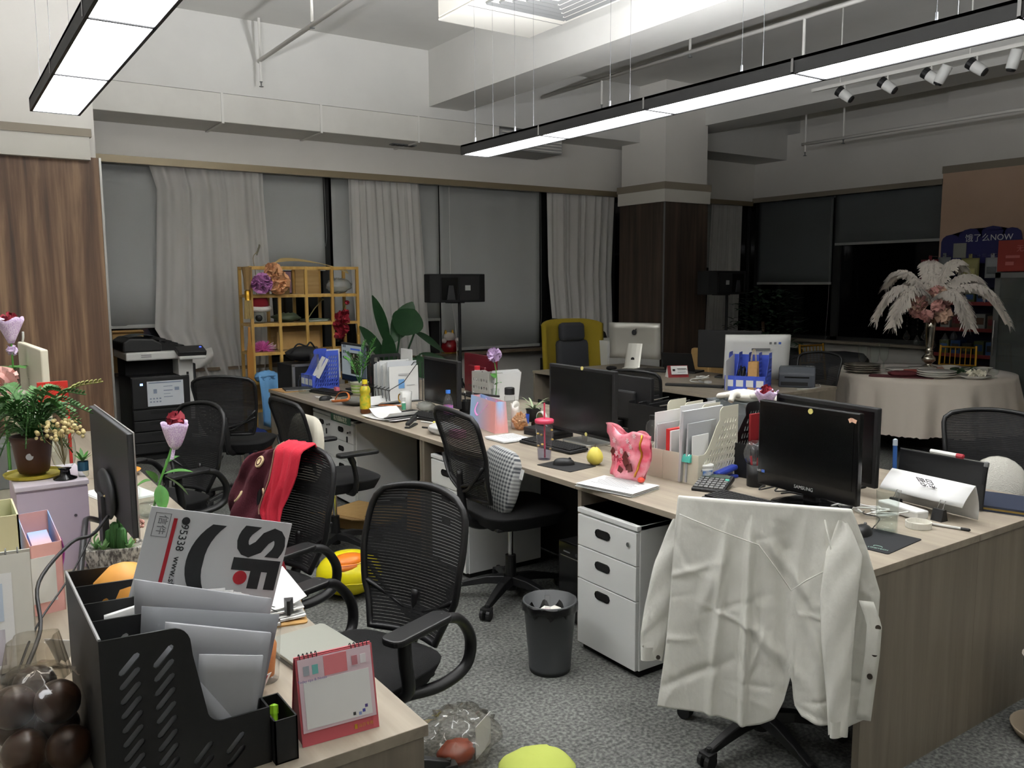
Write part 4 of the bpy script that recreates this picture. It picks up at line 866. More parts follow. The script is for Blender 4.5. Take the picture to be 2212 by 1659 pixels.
for i, (az, li, ln, dr, w) in enumerate(((3.45, .24, .60, .40, .10), (2.8, .38, .52, .20, .10), (1.7, .44, .30, .06, .085), (.75, .46, .42, .10, .085), (.4, .34, .60, .24, .10), (-.12, .26, .76, .44, .105), (-.62, .16, .46, .38, .11), (3.85, .22, .50, .44, .105), (2.2, .3, .5, .3, .1))): feather(az, li, ln, dr, w * 1.3, 300 + i)
for i, (a, l) in enumerate(((-.22, .17), (-.12, .22), (.14, .19), (.22, .16), (.03, .25), (-.05, .16))):
    st = MB(); st.tube([(a, .03, .55), (a, .03, .55 - l)], .0015, 4)
    dr = obj('bead_strand', st, M_GLASS, V)
    for k in range(4): obj('bead', MB().sph((a, .03, .53 - k * l / 5), .008, n=8, m=6), M_GLASS, dr, smooth=True)
    obj('glass_drop', MB().lathe([(0, -.11), (.03, -.085), (.034, -.06), (.015, -.025), (.004, 0)], 14, (a, .03, .55 - l)), M_GLASS, dr, smooth=True)

# ------------------------------------------------------------------ gold banquet chairs
def chiavari(label, x, y, face, s=1.0):
    t = thing('gold_banquet_chair', label, 'chair', (x, y, 0), math.radians(face - 90), 'gold bamboo-style banquet chairs')
    for sx in (-1, 1):
        obj('rear_leg', MB().tube([(sx * .18, -.2, 0), (sx * .19, -.19, .45), (sx * .18, -.25, .92)], .013, 8), M_GOLD, t); obj('front_leg', MB().tube([(sx * .2, .19, 0), (sx * .2, .19, .44)], .013, 8), M_GOLD, t)
    obj('seat', MB().prism(rrect(-.21, .21, -.2, .21, .05), .03, TR(0, 0, .43)), M_GOLD, t); obj('seat_pad', MB().prism(rrect(-.2, .2, -.19, .2, .05), .035, TR(0, 0, .46)), mat('cream_pad', 'b5a890', .9), t, bevel=.01)
    for z, yy in ((.90, -.248), (.70, -.222)): obj('back_rail', MB().tube([(-.18, yy, z), (.18, yy, z)], .011, 8), M_GOLD, t)
    for i in range(6): xx = -.13 + .052 * i; obj('spindle', MB().tube([(xx, -.222, .70), (xx, -.248, .90)], .006, 6), M_GOLD, t)
    for z in (.16, .26): obj('stretcher', MB().tube([(-.19, -.195, z), (.19, -.195, z)], .008, 6), M_GOLD, t)
    return t
g0 = chiavari('gold banquet chair half hidden behind the grey label printer', 7.55, 5.95, 240)
clone(g0, (8.5, 5.98, 0), math.radians(260 - 90), 'gold banquet chair behind the three goblets'); clone(g0, (9.35, 4.95, 0), math.radians(200 - 90), 'gold banquet chair at the shelf side of the round table'); clone(g0, (8.72, 3.42, 0), math.radians(115 - 90), 'gold banquet chair nearest the drinks fridge at the table')
t = thing('lilac_bouquet', 'bunch of dry lilac flowers leaning on the gold chair by the fridge', 'flowers', (8.52, 3.36, .50)); m = MB(); rnd = random.Random(8)
for i in range(9): e = Vector((-.12 + rnd.uniform(-.07, .07), .12 + rnd.uniform(-.05, .05), .34 + rnd.uniform(-.06, .06))); m.tube([(.12 + .01 * i, -.1, .0), e], .004, 5)
obj('stalks', m, M_LEAF, t)
for i in range(8): obj('lilac_head', MB().sph((-.12 + rnd.uniform(-.07, .07), .12 + rnd.uniform(-.05, .05), .32 + rnd.uniform(-.08, .06)), .035, (1, 1, 1.2), 8, 6), mat('dusty_lilac', '6e6272', .95), t, smooth=True)
for i, (x, y, lb) in enumerate(((10.3, 8.1, 'dark rounded lounge chair under the low blind by the far window'), (10.3, 7.1, 'dark rounded lounge chair under the raised blind by the far window'))):
    t = thing('lounge_chair', lb, 'armchair', (x, y, 0), -PI / 2, 'dark lounge chairs'); obj('backrest', MB().lathe([(.0, .68), (.28, .66), (.36, .58), (.38, .4), (.36, .3), (0, .3)], 20, sx=1.0, sy=.5, M=TR(0, .2, 0)), M_DKGREY, t, smooth=True); obj('seat', MB().prism(rrect(-.34, .34, -.3, .25, .1), .14, TR(0, 0, .28)), M_DKGREY, t, bevel=.03)
    for a in (-1, 1):
        for b in (-1, 1): obj('leg', MB().cyl((a * .26, b * .22, 0), (a * .26, b * .22, .3), .014, n=8), M_BLACKM, t)
tag(obj('side_bench', MB().bx(9.6, 10.0, 6.2, 7.1, .50, .54).bx(9.62, 9.98, 6.22, 6.26, 0, .5).bx(9.62, 9.98, 7.04, 7.08, 0, .5), M_GREY), 'long low grey bench in front of the dark lounge chairs', 'bench')
place_chair('black mesh chair between the label printer and the round table', 6.80, 5.02, 188, 'tee', False)
tag(obj('paper_sack', MB().prism([(-.3, 0), (.42, 0), (.32, .12), (.05, .36), (-.28, .42)], .3, TR(7.35, 6.75, .5) @ RX(PI / 2)), M_CARD, bevel=.03), 'brown paper sack on a stool behind the label printer', 'sack')
t = thing('low_stool', 'dark low stool under the brown paper sack', 'stool', (7.4, 6.6, 0)); obj('stool_top', MB().bx(-.4, .45, -.2, .2, .46, .5), M_BLACKM, t)
for a in (-.36, .4):
    for b in (-.16, .16): obj('leg', MB().bx(a - .02, a + .02, b - .02, b + .02, 0, .46), M_BLACKM, t)

# ------------------------------------------------------------------ snack shelf with the sign topper
S = thing('snack_display_rack', 'blue snack display rack with a scalloped NOW topper by the beige wall', 'rack', (10.6, 5.36, 0), -PI / 2)   # local x along -Y world, local y towards +X wall
mb_ = mat('navy_board', '1c1c58', .5); w2 = .45
for s in (-1, 1): obj('side_panel', MB().bx(s * w2 - .015, s * w2 + .015, -.15, .2, 0, 1.9), M_BLACKM, S)
obj('back_panel', MB().bx(-w2, w2, .19, .2, 0, 1.95), mat('navy_dark', '14143a', .6), S)
for i, z in enumerate((.1, .42, .74, 1.06, 1.38)):
    b = obj('shelf_board', MB().bx(-w2 + .016, w2 - .016, -.15, .19, z - .012, z), M_BLACKM, S); obj('price_rail', MB().bx(-w2 + .016, w2 - .016, -.16, -.151, z - .03, z + .015), mat('price_red', '7c2a28', .5), b)
top = [(-.48, 1.86), (-.48, 2.10)]
for cx, cz, r in ((-.36, 2.13, .12), (-.12, 2.17, .15), (.14, 2.19, .15), (.36, 2.19, .11)):
    for k in range(7): a = PI - k * PI / 6; top.append((cx + r * math.cos(a), cz + r * math.sin(a) * .75))
top += [(.48, 2.12), (.48, 1.86)]
tp = obj('sign_topper', MB().prism(top, .02, TR(0, -.02, 0) @ RX(PI / 2)), mb_, S)
ml = mat('sign_white', 'c9c9cc', .6)
text('sign_text', '饿了么NOW', .10, ml, tp, (.10, -.043, 2.16), (PI / 2, 0, 0), thick=.001)
obj('sign_notice', MB().bx(-.32, -.16, -.044, -.041, 1.93, 2.11), mat('notice_paper', '8e8e86', .8), tp)
text('sign_icons', '▭ → ▤ → ◎ → ◴', .055, mat('sign_faint', '55557e', .6), tp, (.12, -.043, 1.95), (PI / 2, 0, 0), thick=.001)
for lx_ in (-.52, -.34, -.02, .24, .39): obj('display_hook', MB().tube([(lx_, -.03, 1.955), (lx_, -.215, 1.955), (lx_, -.22, 1.97)], .004, 6), M_CHROME, S)
def pack(label, lx, z, w, h, c1, c2, ly=-.2, rz=0, txt=None):
    Mx = S.matrix_world
    a = -PI / 2; px, py = 10.6 + lx * math.cos(a) - ly * math.sin(a), 5.36 + lx * math.sin(a) + ly * math.cos(a)
    t = thing('snack_packet', label, 'packet', (px, py, z), -PI / 2 + rz, 'packets on the snack rack')
    obj('pouch', MB().slab(lambda u, v: (w * (u - .5), -.02 * math.sin(PI * u) * math.sin(PI * v), h * v), 6, 6, .006), mat('pk_' + c1, c1, .35), t, smooth=True); obj('printed_panel', MB().slab(lambda u, v: (w * .7 * (u - .5), -.006 - .02 * math.sin(PI * (.15 + .7 * u)) * math.sin(PI * (.2 + .35 * v)), h * (.2 + .35 * v)), 6, 4, .003), mat('pk_' + c2, c2, .5), t, smooth=True)
    obj('hang_tab', MB().bx(-.02, .02, -.003, .003, h, h + .05), mat('pk_' + c1, c1, .35), t)
pack('red snack packet with a white label hanging under the topper', -.52, 1.655, .24, .26, '6e1d24', 'a89a98')
pack('grey packet hanging beside the red one on the rack', -.34, 1.70, .16, .24, '6f7274', '8b9092')
pack('yellow snack packet hanging in the middle of the rack', -.02, 1.66, .22, .26, '8a8550', 'a8a068')
pack('silver foil packet hanging beside the yellow one', .24, 1.68, .16, .24, '8f9294', '5e6163')
pack('small shiny packet hanging next to the drinks fridge', .39, 1.70, .1, .22, '77797a', '9fa1a2')
rnd = random.Random(77); names = ('dark red', 'olive', 'pale grey', 'blue', 'brown', 'black')
cs = ('6b2226', '4d5530', '8e8f8a', '2d4a78', '5a4030', '222224')
for r, z in enumerate((.42, .74, 1.06, 1.38)):
    for k in range(6):
        q = (k * 2 + r) % 6; lx = -.36 + .144 * k; a = -PI / 2; ly = .0; hh = rnd.uniform(.13, .2)
        px, py = 10.6 + lx * math.cos(a) - ly * math.sin(a), 5.36 + lx * math.sin(a) + ly * math.cos(a)
        t = thing('boxed_snack', names[q] + ' snack carton number %s along on the %s board of the snack rack' % (('one', 'two', 'three', 'four', 'five', 'six')[k], ('second', 'third', 'fourth', 'fifth')[r]), 'carton', (px, py, z), a, 'cartons on the snack rack'); obj('carton', MB().bx(-.06, .06, -.07, .1, 0, hh), mat('ct_' + cs[q], cs[q], .5), t, bevel=.004); obj('front_label', MB().bx(-.045, .045, -.073, -.07, hh * .3, hh * .75), mat('ct2_' + cs[(q + 2) % 6], cs[(q + 2) % 6], .5), t)
# fridge
F = thing('drinks_fridge', 'glass-door drinks fridge with a red header beside the snack rack', 'fridge', (10.35, 4.55, 0), -PI / 2)
for s in (-1, 1): obj('side', MB().bx(s * .32 - .02, s * .32 + .02, -.3, .3, .05, 1.75), M_GREY, F)
obj('back', MB().bx(-.3, .3, .28, .3, .05, 1.75), M_DKGREY, F); obj('base', MB().bx(-.34, .34, -.3, .3, 0, .12), M_DKGREY, F); hd = obj('header', MB().bx(-.34, .34, -.31, .3, 1.75, 2.10), mat('header_red', '8a2c22', .5), F, bevel=.004)
text('header_text', '无人货架', .08, mat('header_print', 'b0605a', .6), hd, (.02, -.312, 2.0), (PI / 2, 0, 0), thick=.001); obj('header_marks', MB().bx(-.25, -.1, -.313, -.31, 1.9, 1.93).bx(-.25, -.16, -.313, -.31, 1.82, 1.86), mat('header_print', 'b0605a', .6), hd)
dr = obj('door_frame', MB().bx(-.34, -.28, -.335, -.3, .12, 1.74).bx(.28, .34, -.335, -.3, .12, 1.74).bx(-.34, .34, -.335, -.3, 1.68, 1.74).bx(-.34, .34, -.335, -.3, .12, .2), M_GREY, F); obj('door_glass', MB().bx(-.28, .28, -.325, -.32, .2, 1.68), clear('fridge_glass', 'aab0ac', .6), dr); obj('door_handle', MB().tube([(-.31, -.36, .8), (-.31, -.37, 1.0), (-.31, -.36, 1.2)], .01, 8), M_CHROME, dr)
for z in (.45, .8, 1.15, 1.45): obj('wire_shelf', MB().bx(-.29, .29, -.26, .26, z - .006, z), M_GREY, F)

# ------------------------------------------------------------------ items on the wide back desk
BZ = TZ
def iwrap(): pass
t = thing('desktop_computer', 'silver all-in-one computer seen from behind on the wide desk', 'computer', (6.13, 6.64, BZ), math.radians(-62)); al = mat('silver_back', 'bdbcb4', .35, .5)
obj('display', MB().slab(lambda u, v: (.56 * (u - .5), 0.02 * math.sin(PI * u) * math.sin(PI * v), .10 + .38 * v), 8, 6, .03), al, t, smooth=True, rot=(.08, 0, 0)); obj('bezel', MB().box((0, .018, .29), (.56, .006, .38)), M_BLACKG, t, rot=(.08, 0, 0))
ft = MB(); ft.tube([(0, -.02, .26), (0, -.10, .03), (0, -.11, .006)], [.085] * 3, 10, flat=.09); obj('stand_neck', ft, al, t); obj('stand_foot', MB().box((0, -.02, .005), (.2, .2, .008)), al, t)
lg = MB(); lg.sph((0, 0, 0), .026, (1, .15, 1.1)); lg.sph((.006, 0, .034), .010, (.6, .2, 1.2), M=RY(.4)); obj('fruit_emblem', lg, M_INK, t, loc=(0, -.05, .38)); obj('cable_hole', MB().cyl((0, -.086, .10), (0, -.078, .10), .02, n=14), M_BLACK, t)
tag(obj('keyboard_tray', MB().box((6.05, 6.25, BZ + .012), (.16, .42, .02), rz=.5), M_BLACK, bevel=.004), 'black keyboard lying in front of the silver computer', 'keyboard')
tag(obj('charger_lump', crumpled_blob((5.72, 6.55, BZ + .028), .04, 71, .3, sc3=(1.4, 1, .55)), M_BLACKM, smooth=True), 'black charger with coiled cable beside the silver computer', 'charger')
t = thing('open_laptop', 'black laptop standing open near the small red calendar', 'laptop', (6.15, 6.0, BZ), math.radians(-70)); obj('base', MB().box((0, .1, .01), (.33, .23, .018)), M_BLACK, t, bevel=.004); obj('lid', MB().box((0, -.06, .11), (.33, .008, .22), rx=.5), M_BLACKM, t, bevel=.004)
t = thing('flip_calendar', 'small red and white flip calendar on the wide desk', 'calendar', (5.86, 5.76, BZ), math.radians(-28)); obj('stand', MB().prism([(-.05, 0), (.05, 0), (0, .11)], .2, TR(-.1, 0, 0) @ RZ(PI / 2) @ RX(PI / 2)), mat('maroon_card', '7e2226', .7), t); pg = obj('page', MB().box((.01, -.034, .068), (.16, .003, .085), rx=-.42), M_PAPER, t)
pr = MB(); pr.box((.03, -.041, .082), (.09, .002, .004), rx=-.42); pr.box((.03, -.037, .07), (.07, .002, .002), rx=-.42); pr.box((.03, -.046, .05), (.08, .002, .002), rx=-.42); pr.box((-.045, -.041, .07), (.025, .002, .02), rx=-.42); obj('print', pr, M_INK, t); obj('white_end', MB().prism([(-.048, 0), (.048, 0), (0, .105)], .002, TR(-.101, 0, 0) @ RZ(PI / 2) @ RX(PI / 2)), M_PAPER, t)
t = thing('desktop_monitor', 'wide black monitor seen from behind between the red calendar and blue file box', 'monitor', (6.2, 5.42, BZ), math.radians(-62)); obj('panel', MB().box((0, 0, .27), (.6, .035, .36)), M_BLACKM, t, bevel=.01); obj('neck', MB().box((0, .0, .06), (.06, .03, .12)), M_BLACK, t); obj('foot', MB().box((0, .02, .008), (.24, .18, .014)), M_BLACK, t, bevel=.005)
tag(obj('long_black_tray', MB().box((5.42, 5.12, BZ + .012), (.06, .5, .02), rz=.55), M_BLACK, bevel=.003), 'long thin black cable tray lying on the wide desk', 'tray')
t = thing('white_adapter_cable', 'tangle of white charging cable on the wide desk', 'cable', (5.62, 5.20, BZ)); rnd = random.Random(3)
obj('coil', MB().tube(smooth_path([(rnd.uniform(-.1, .1), rnd.uniform(-.08, .08), .01 + .07 * rnd.random()) for i in range(12)], 5), .005, 6), M_WHITE, t, smooth=True); obj('plug', MB().box((.08, .02, .012), (.05, .05, .022)), M_WHITE, t, bevel=.004)
t = thing('all_in_one_computer', 'white all-in-one computer seen from behind the blue file box', 'computer', (5.98, 4.93, BZ), math.radians(-36)); obj('display', MB().slab(lambda u, v: (.56 * (u - .5), 0.0 - .02 * math.sin(PI * u) * math.sin(PI * v), .05 + .40 * v), 8, 6, .035), M_WHITE, t, smooth=True, rot=(.16, 0, 0)); obj('prop_leg', MB().box((0, .06, .06), (.3, .01, .16), rx=-.7), M_BLACK, t)
st = MB(); st.box((.1, -.05, .385), (.02, .002, .02)); st.box((.14, -.05, .385), (.02, .002, .02)); st.box((.02, -.05, .33), (.16, .002, .02)); obj('stickers', st, M_GREY, t, rot=(.16, 0, 0)); obj('blue_sticker', MB().box((.18, -.05, .385), (.022, .002, .02)), mat('sticker_blue', '4a68b8', .5), t, rot=(.16, 0, 0))
# blue file box (also used on the far desk)
M_BLUE = mat('blue_plastic', '3f55b8', .45)
def file_box(name, label, loc, rz, w, d, h, low, n, m, cells, labels=True, slots='slash', grp='desktop file boxes'):
    """magazine file box: dividers across x, tall at y=d, low front at y=0"""
    t = thing(name, label, 'file box', loc, rz, grp)
    out = [(0, 0), (d, 0), (d, h)]; 
    for k in range(9): a = k / 8 * PI / 2; out.append((d * .62 - .03 * math.sin(a), h - .03 + .03 * math.cos(a)))
    for k in range(9): a = k / 8; out.append((lerp(d * .52, d * .12, a ** .75), lerp(h - .06, low, math.sin(a * PI / 2))))
    out.append((0, low))
    def inside(y, z): 
        prof = low + .0 if y < d * .14 else (h if y > d * .6 else lerp(low, h - .06, ((y - d * .12) / (d * .42)) ** 1.5 if y > d * .12 else 0))
        return z < prof - .022
    hs = []
    if slots:
        yy = .03
        while yy < d - .015:
            zz = .035
            while zz < h:
                if inside(yy + .004, zz + .012) and inside(yy - .008, zz + .01): hs.append(slot(yy, zz, .020, .0042, 1.1, 2))
                zz += .034
            yy += .021
    side = curve_mesh('side_plate', [out] + hs, .003)
    for i in range(n + 1): obj('divider' if 0 < i < n else 'side_plate', side, m, t, loc=(w * i / n - w / 2, 0, 0), rot=(PI / 2, 0, PI / 2))
    obj('base', MB().bx(-w / 2, w / 2, 0, d, 0, .003), m, t); fr = obj('front_panel', MB().bx(-w / 2, w / 2, -.0015, .0015, 0, low), m, t); obj('back_panel', MB().bx(-w / 2, w / 2, d - .0015, d + .0015, 0, h * .92), m, t)
    if labels:
        for i in range(n): obj('paper_label', MB().bx(-w / 2 + w * i / n + .012, -w / 2 + w * (i + 1) / n - .012, -.004, -.0015, low * .28, low * .72), M_PAPER, fr)
    for i in range(1, n): obj('front_rib', MB().bx(-w / 2 + w * i / n - .002, -w / 2 + w * i / n + .002, -.004, -.0014, .0, low), m, fr)
    return t
file_box('file_box', 'blue plastic file box holding a kraft bag on the wide desk', (5.54, 4.67, BZ), math.radians(-62), .33, .26, .31, .125, 4, M_BLUE, 4)
def local(o, p): return Matrix.LocRotScale(o.location, o.rotation_euler, (1, 1, 1)) @ Vector(p)
def paper_bag(label, loc, rz, w, d, h, m, hm, ribbon=False, name='paper_bag'):
    t = thing(name, label, 'bag', loc, rz)
    obj('bag_front', MB().slab(lambda u, v: (w * (u - .5) * (1 - .04 * v), -d / 2 + .12 * d * v, h * v), 4, 4, .001), m, t); obj('bag_back', MB().slab(lambda u, v: (w * (u - .5) * (1 - .04 * v), d / 2 - .12 * d * v, h * v), 4, 4, .001), m, t)
    for s in (-1, 1): obj('gusset', MB().slab(lambda u, v: (s * w * .5 * (1 - .04 * v) - s * .25 * d * math.sin(PI * u) * v, (d - .24 * d * v) * (u - .5), h * v), 4, 4, .001), m, t)
    obj('bag_base', MB().box((0, 0, .001), (w, d, .001)), m, t)
    for s in (-1, 1):
        if ribbon: obj('handle', MB().tube(smooth_path([(-w * .2, s * d * .22, h * .95), (-w * .15, s * d * .6 - .01, h * .6), (w * .0, s * d * .7 - .01, h * .45), (w * .15, s * d * .6 - .01, h * .65), (w * .2, s * d * .22, h * .95)], 4), .006, 6, flat=.2), hm, t, smooth=True)
        else: obj('handle', MB().tube(smooth_path([(-w * .25, s * d * .2, h * .93), (-w * .2, s * d * .2, h + .05), (0, s * d * .2, h + .10), (w * .2, s * d * .2, h + .05), (w * .25, s * d * .2, h * .93)], 4), .003, 6), hm, t, smooth=True)
    return t
paper_bag('small kraft paper bag with cord handles inside the blue file box', (5.61, 4.64, BZ + .006), math.radians(-62), .075, .10, .24, M_KRAFT, mat('cord', 'b9aa8c', .8))
c, s_ = math.cos(math.radians(-62)), math.sin(math.radians(-62))
def bl(x, y, z): return (5.54 + x * c - y * s_, 4.67 + x * s_ + y * c, BZ + z)
tag(obj('document_sheet', MB().slab(lambda u, v: bl(-.125 - .02 * (1 - u) + .0 * v, -.06 + .22 * u, .04 + .26 * v - .05 * (1 - u)), 4, 4, .002), M_PAPER), 'white sheet sticking out of the blue file box on the wide desk', 'paper')
rnd = random.Random(6); tag(obj('black_cable_coil', MB().tube(smooth_path([bl(-.04 + .02 * math.sin(i * 1.3), .09 + .07 * math.cos(i * 1.9), .13 + .07 * math.sin(i * 1.9)) for i in range(14)], 5), .006, 6), M_BLACK, smooth=True), 'coiled black cable in the blue file box', 'cable')
t = thing('label_printer', 'dark grey label printer at the corner of the wide desk', 'printer', (6.16, 4.62, BZ), math.radians(-54)); dg = mat('slate_plastic', '3e4248', .5)
obj('body', MB().prism([(-.13, 0), (.14, 0), (.14, .17), (-.08, .175), (-.13, .12)], .3, TR(-.15, 0, 0) @ RZ(PI / 2) @ RX(PI / 2)), dg, t, bevel=.012); obj('lid_seam', MB().box((0, 0.03, .122), (.304, .2, .003)), M_BLACK, t); obj('paper_slot', MB().box((0, -.128, .09), (.2, .01, .015), rx=.4), M_BLACKM, t); obj('front_ports', MB().box((-.02, -.132, .035), (.22, .006, .03)), M_BLACKM, t); obj('buttons', MB().box((.08, .02, .176), (.02, .008, .004)).box((.11, .02, .176), (.02, .008, .004)), M_ALU, t)
tag(obj('printer_cable', MB().tube(smooth_path([(5.95, 4.46, BZ + .005), (6.1, 4.425, BZ + .005), (6.25, 4.45, BZ + .005), (6.38, 4.55, BZ + .005)], 5), .004, 6), M_WHITE), 'white cable curving along the wide desk edge below the label printer', 'cable')
# ------------------------------------------------------------------ desktop builders (local -y faces the user, +x to the user's right)
D = -PI / 2
def monitor(label, x, y, w, h, zb, rz, case=M_BLACK, lit=False, stand='black', thick=.03, bezel=.018, chin=.0, name='desktop_monitor', tilt=0.0, glossm=None):
    t = thing(name, label, 'monitor', (x, y, TZ), rz, 'desktop monitors'); zb -= TZ
    hd = obj('housing', MB().bx(-w / 2, w / 2, 0, thick, zb, zb + h), case, t, bevel=.005); 
    obj('rear_bulge', MB().box((0, thick + .012, zb + h * .45), (w * .55, .03, h * .55)), case, hd, bevel=.012)
    scr = obj('screen', MB().bx(-w / 2 + bezel, w / 2 - bezel, -.0015, .002, zb + bezel + chin, zb + h - bezel), glossm or mat('dark_screen', '08090a', .22, spec=.35), hd)
    ns = M_BLACKM if stand == 'black' else M_ALU
    obj('stand_neck', MB().box((0, thick + .02, zb / 2 + .02), (.06, .03, zb + .05)), ns, t, bevel=.004); obj('stand_foot', MB().prism(rrect(-.13, .13, -.07, .13, .03), .012, TR(0, .03, .0)), ns, t, bevel=.003)
    return t, hd, scr
def keyboard(label, x, y, rz, w=.44, d=.135, m=M_BLACK):
    t = thing('keyboard', label, 'keyboard', (x, y, TZ), rz, 'keyboards'); T = RX(.045)
    obj('case', MB().box((0, 0, .012), (w, d, .016), M=T), m, t, bevel=.005); k = MB(); rows = 6
    for r in range(rows):
        for c in range(21):
            if r == 0 and 4 < c < 11: continue
            k.box((-w / 2 + .02 + c * (w - .04) / 20, -d / 2 + .017 + r * (d - .034) / 5, .024), (.0165, .0155, .007), M=T)
    k.box((-w * .12, -d / 2 + .017, .024), (.1, .0155, .007), M=T); obj('keys', k, M_BLACKM, t, kind='stuff')
    return t
def mouse(label, x, y, rz, m=M_BLACK):
    t = thing('computer_mouse', label, 'mouse', (x, y, TZ), rz, 'computer mice')
    obj('shell', MB().grid(lambda u, v: (.031 * math.sin(PI * v / 2) ** .8 * math.cos(2 * PI * u), .056 * math.sin(PI * v / 2) ** .8 * math.sin(2 * PI * u), .003 + .034 * math.cos(PI * v / 2) ** .8 * (1 - .18 * math.sin(2 * PI * u) * v)), 20, 8), m, t, smooth=True)
    obj('wheel', MB().cyl((-.004, .03, .031), (.004, .03, .031), .008, n=10), M_DKGREY, t); obj('underside', MB().prism([(.028 * math.cos(a), .055 * math.sin(a)) for a in [i * 2 * PI / 16 for i in range(16)]], .004), M_BLACKM, t)
    return t
def sheets(label, x, y, rz, w, d, n, seed, m=M_PAPER, name='paper_stack', spread=.012, z=None, lines=True, curl=0.0):
    rnd = random.Random(seed); t = thing(name, label, 'papers', (x, y, TZ if z is None else z), rz, 'loose papers on the desks')
    for i in range(n):
        a, b, c = rnd.uniform(-1, 1) * spread, rnd.uniform(-1, 1) * spread, rnd.uniform(-1, 1) * spread * 3
        M = TR(a, b, .0015 + .0032 * i) @ RZ(c)
        obj('sheet', MB().slab(lambda u, v: (w * (u - .5), d * (v - .5), curl * (u - .5) ** 2 * (1 if i == n - 1 else .2)), 6, 2, .0016, M), m, t)
    if lines:
        l = MB(); zt = .0035 + .0032 * (n - 1)
        for k in range(7): l.box((-.01, d * (.32 - .09 * k), zt), (w * (.7 - .08 * (k % 3)), .003, .0006))
        obj('printed_lines', l, mat('grey_print', '9a9a9c', .8), t)
    return t
def bottle(label, x, y, prof, m, cap=None, capm=None, name='bottle', band=None, bandm=None, fill=None, fillm=None, z=None, extra=None):
    t = thing(name, label, 'bottle', (x, y, TZ if z is None else z)); obj('body', MB().lathe(prof, 20), m, t, smooth=True)
    if cap: obj('cap', MB().lathe(cap, 18), capm, t, smooth=False)
    if band: obj('label_band', MB().shell(band, 20), bandm, t, smooth=True)
    if fill: obj('contents', MB().lathe(fill, 18), fillm, t, smooth=True)
    return t
def book(label, x, y, rz, w, d, h, m, name='notebook', z=None):
    t = thing(name, label, 'book', (x, y, TZ if z is None else z), rz); obj('cover', MB().bx(-w / 2, w / 2, -d / 2, d / 2, h - .003, h).bx(-w / 2, w / 2, -d / 2, d / 2, 0, .003).bx(-w / 2, -w / 2 + .003, -d / 2, d / 2, 0, h), m, t); obj('pages', MB().bx(-w / 2 + .003, w / 2 - .004, -d / 2 + .003, d / 2 - .003, .003, h - .003), M_PAPER, t); return t

# ------------------------------------------------------------------ far desk
book('dark grey notebook lying at the far corner of the long desk', 2.56, 6.98, -.2, .26, .2, .012, M_DKGREY, z=TZ + .006); tag(obj('kraft_envelope', MB().box((2.47, 7.02, TZ + .003), (.2, .3, .005), rz=.1), M_KRAFT), 'kraft envelope under the dark grey notebook', 'envelope')
t = thing('glass_jar', 'empty clear glass jar beside the dark grey notebook', 'jar', (2.53, 6.77, TZ)); obj('glass', MB().lathe([(.045, 0), (.052, .01), (.052, .10), (.042, .125), (.042, .145)], 20), M_GLASS, t, smooth=True); obj('rim', MB().tube([(.042 * math.cos(a), .042 * math.sin(a), .145) for a in [i * PI / 10 for i in range(20)]], .003, 6, closed=True), M_GLASS, t)
fb = file_box('file_box', 'blue plastic file box with papers next to the lit monitor', (2.66, 7.06, TZ), D, .27, .24, .33, .12, 3, M_BLUE, 3)
tag(obj('face_shield', MB().slab(lambda u, v: (2.70 + .05 * math.sin(PI * u), 7.08 - .16 * u, .92 + .13 * v), 10, 4, .0015), M_PVC, smooth=True), 'clear plastic face shield hanging on the blue file box', 'face shield')
tag(obj('document_sheet', MB().slab(lambda u, v: (2.69 + .10 * v, 7.0 - .15 * u + .02 * v, .87 + .16 * v - .02 * u), 4, 4, .0015), M_PAPER), 'white sheet draped over the front of the far blue file box', 'paper'); tag(obj('document_sheet', MB().slab(lambda u, v: (2.80 + .12 * u, 6.93 + .01 * v, .84 + .25 * v), 4, 4, .0015), M_PAPER), 'white sheet standing inside the far blue file box', 'paper')
t, hd, scr = monitor('black monitor with a lit photo editing screen on the far desk', 2.93, 6.66, .54, .33, .82, D + .0, lit=True, glossm=glow('lit_screen_grey', 'a9b3b8', .42))
sc_ = MB().bx(-.252, .252, -.004, -.0016, .07 + .018, .125); obj('screen_taskbar', sc_, glow('lit_navy', '1c2636', .4), scr); obj('screen_photo', MB().bx(-.06, .12, -.004, -.0016, .14, .32), glow('lit_photo', '2f2f26', .45), scr)
pm = MB(); rnd = random.Random(2)
for i in range(26): a, b = rnd.uniform(-.05, .1), rnd.uniform(.15, .30); s = rnd.uniform(.005, .016); pm.bx(a, a + s, -.005, -.0041, b, b + s)
obj('screen_photo_lights', pm, glow('lit_photo_light', '8f8f7a', .5), scr); obj('screen_link', MB().bx(-.06, .13, -.004, -.0016, .345, .36), glow('lit_link', '4a64b8', .5), scr)
th = MB()
for i in range(2):
    for j in range(3): th.bx(-.22 + .035 * i, -.2 + .035 * i, -.004, -.0016, .36 - .05 * j, .385 - .05 * j)
th.bx(.16, .25, -.004, -.0016, .10, .395); obj('screen_side_panel', th, glow('lit_side', '5c666e', .4), scr)
keyboard('black keyboard in front of the lit monitor', 2.68, 6.58, D + .2); mouse('black mouse beside the white earphone case', 2.50, 6.24, D)
t = thing('earphone_case', 'small white earphone case on the far desk', 'earphone case', (2.50, 6.10, TZ)); obj('case', MB().sph((0, 0, .013), .03, (.7, 1.2, .45)), M_WHITE, t, smooth=True); obj('seam', MB().tube([(.0212 * math.cos(a), .0362 * math.sin(a), .016) for a in [i * PI / 10 for i in range(20)]], .0008, 4, closed=True), M_GREY, t)
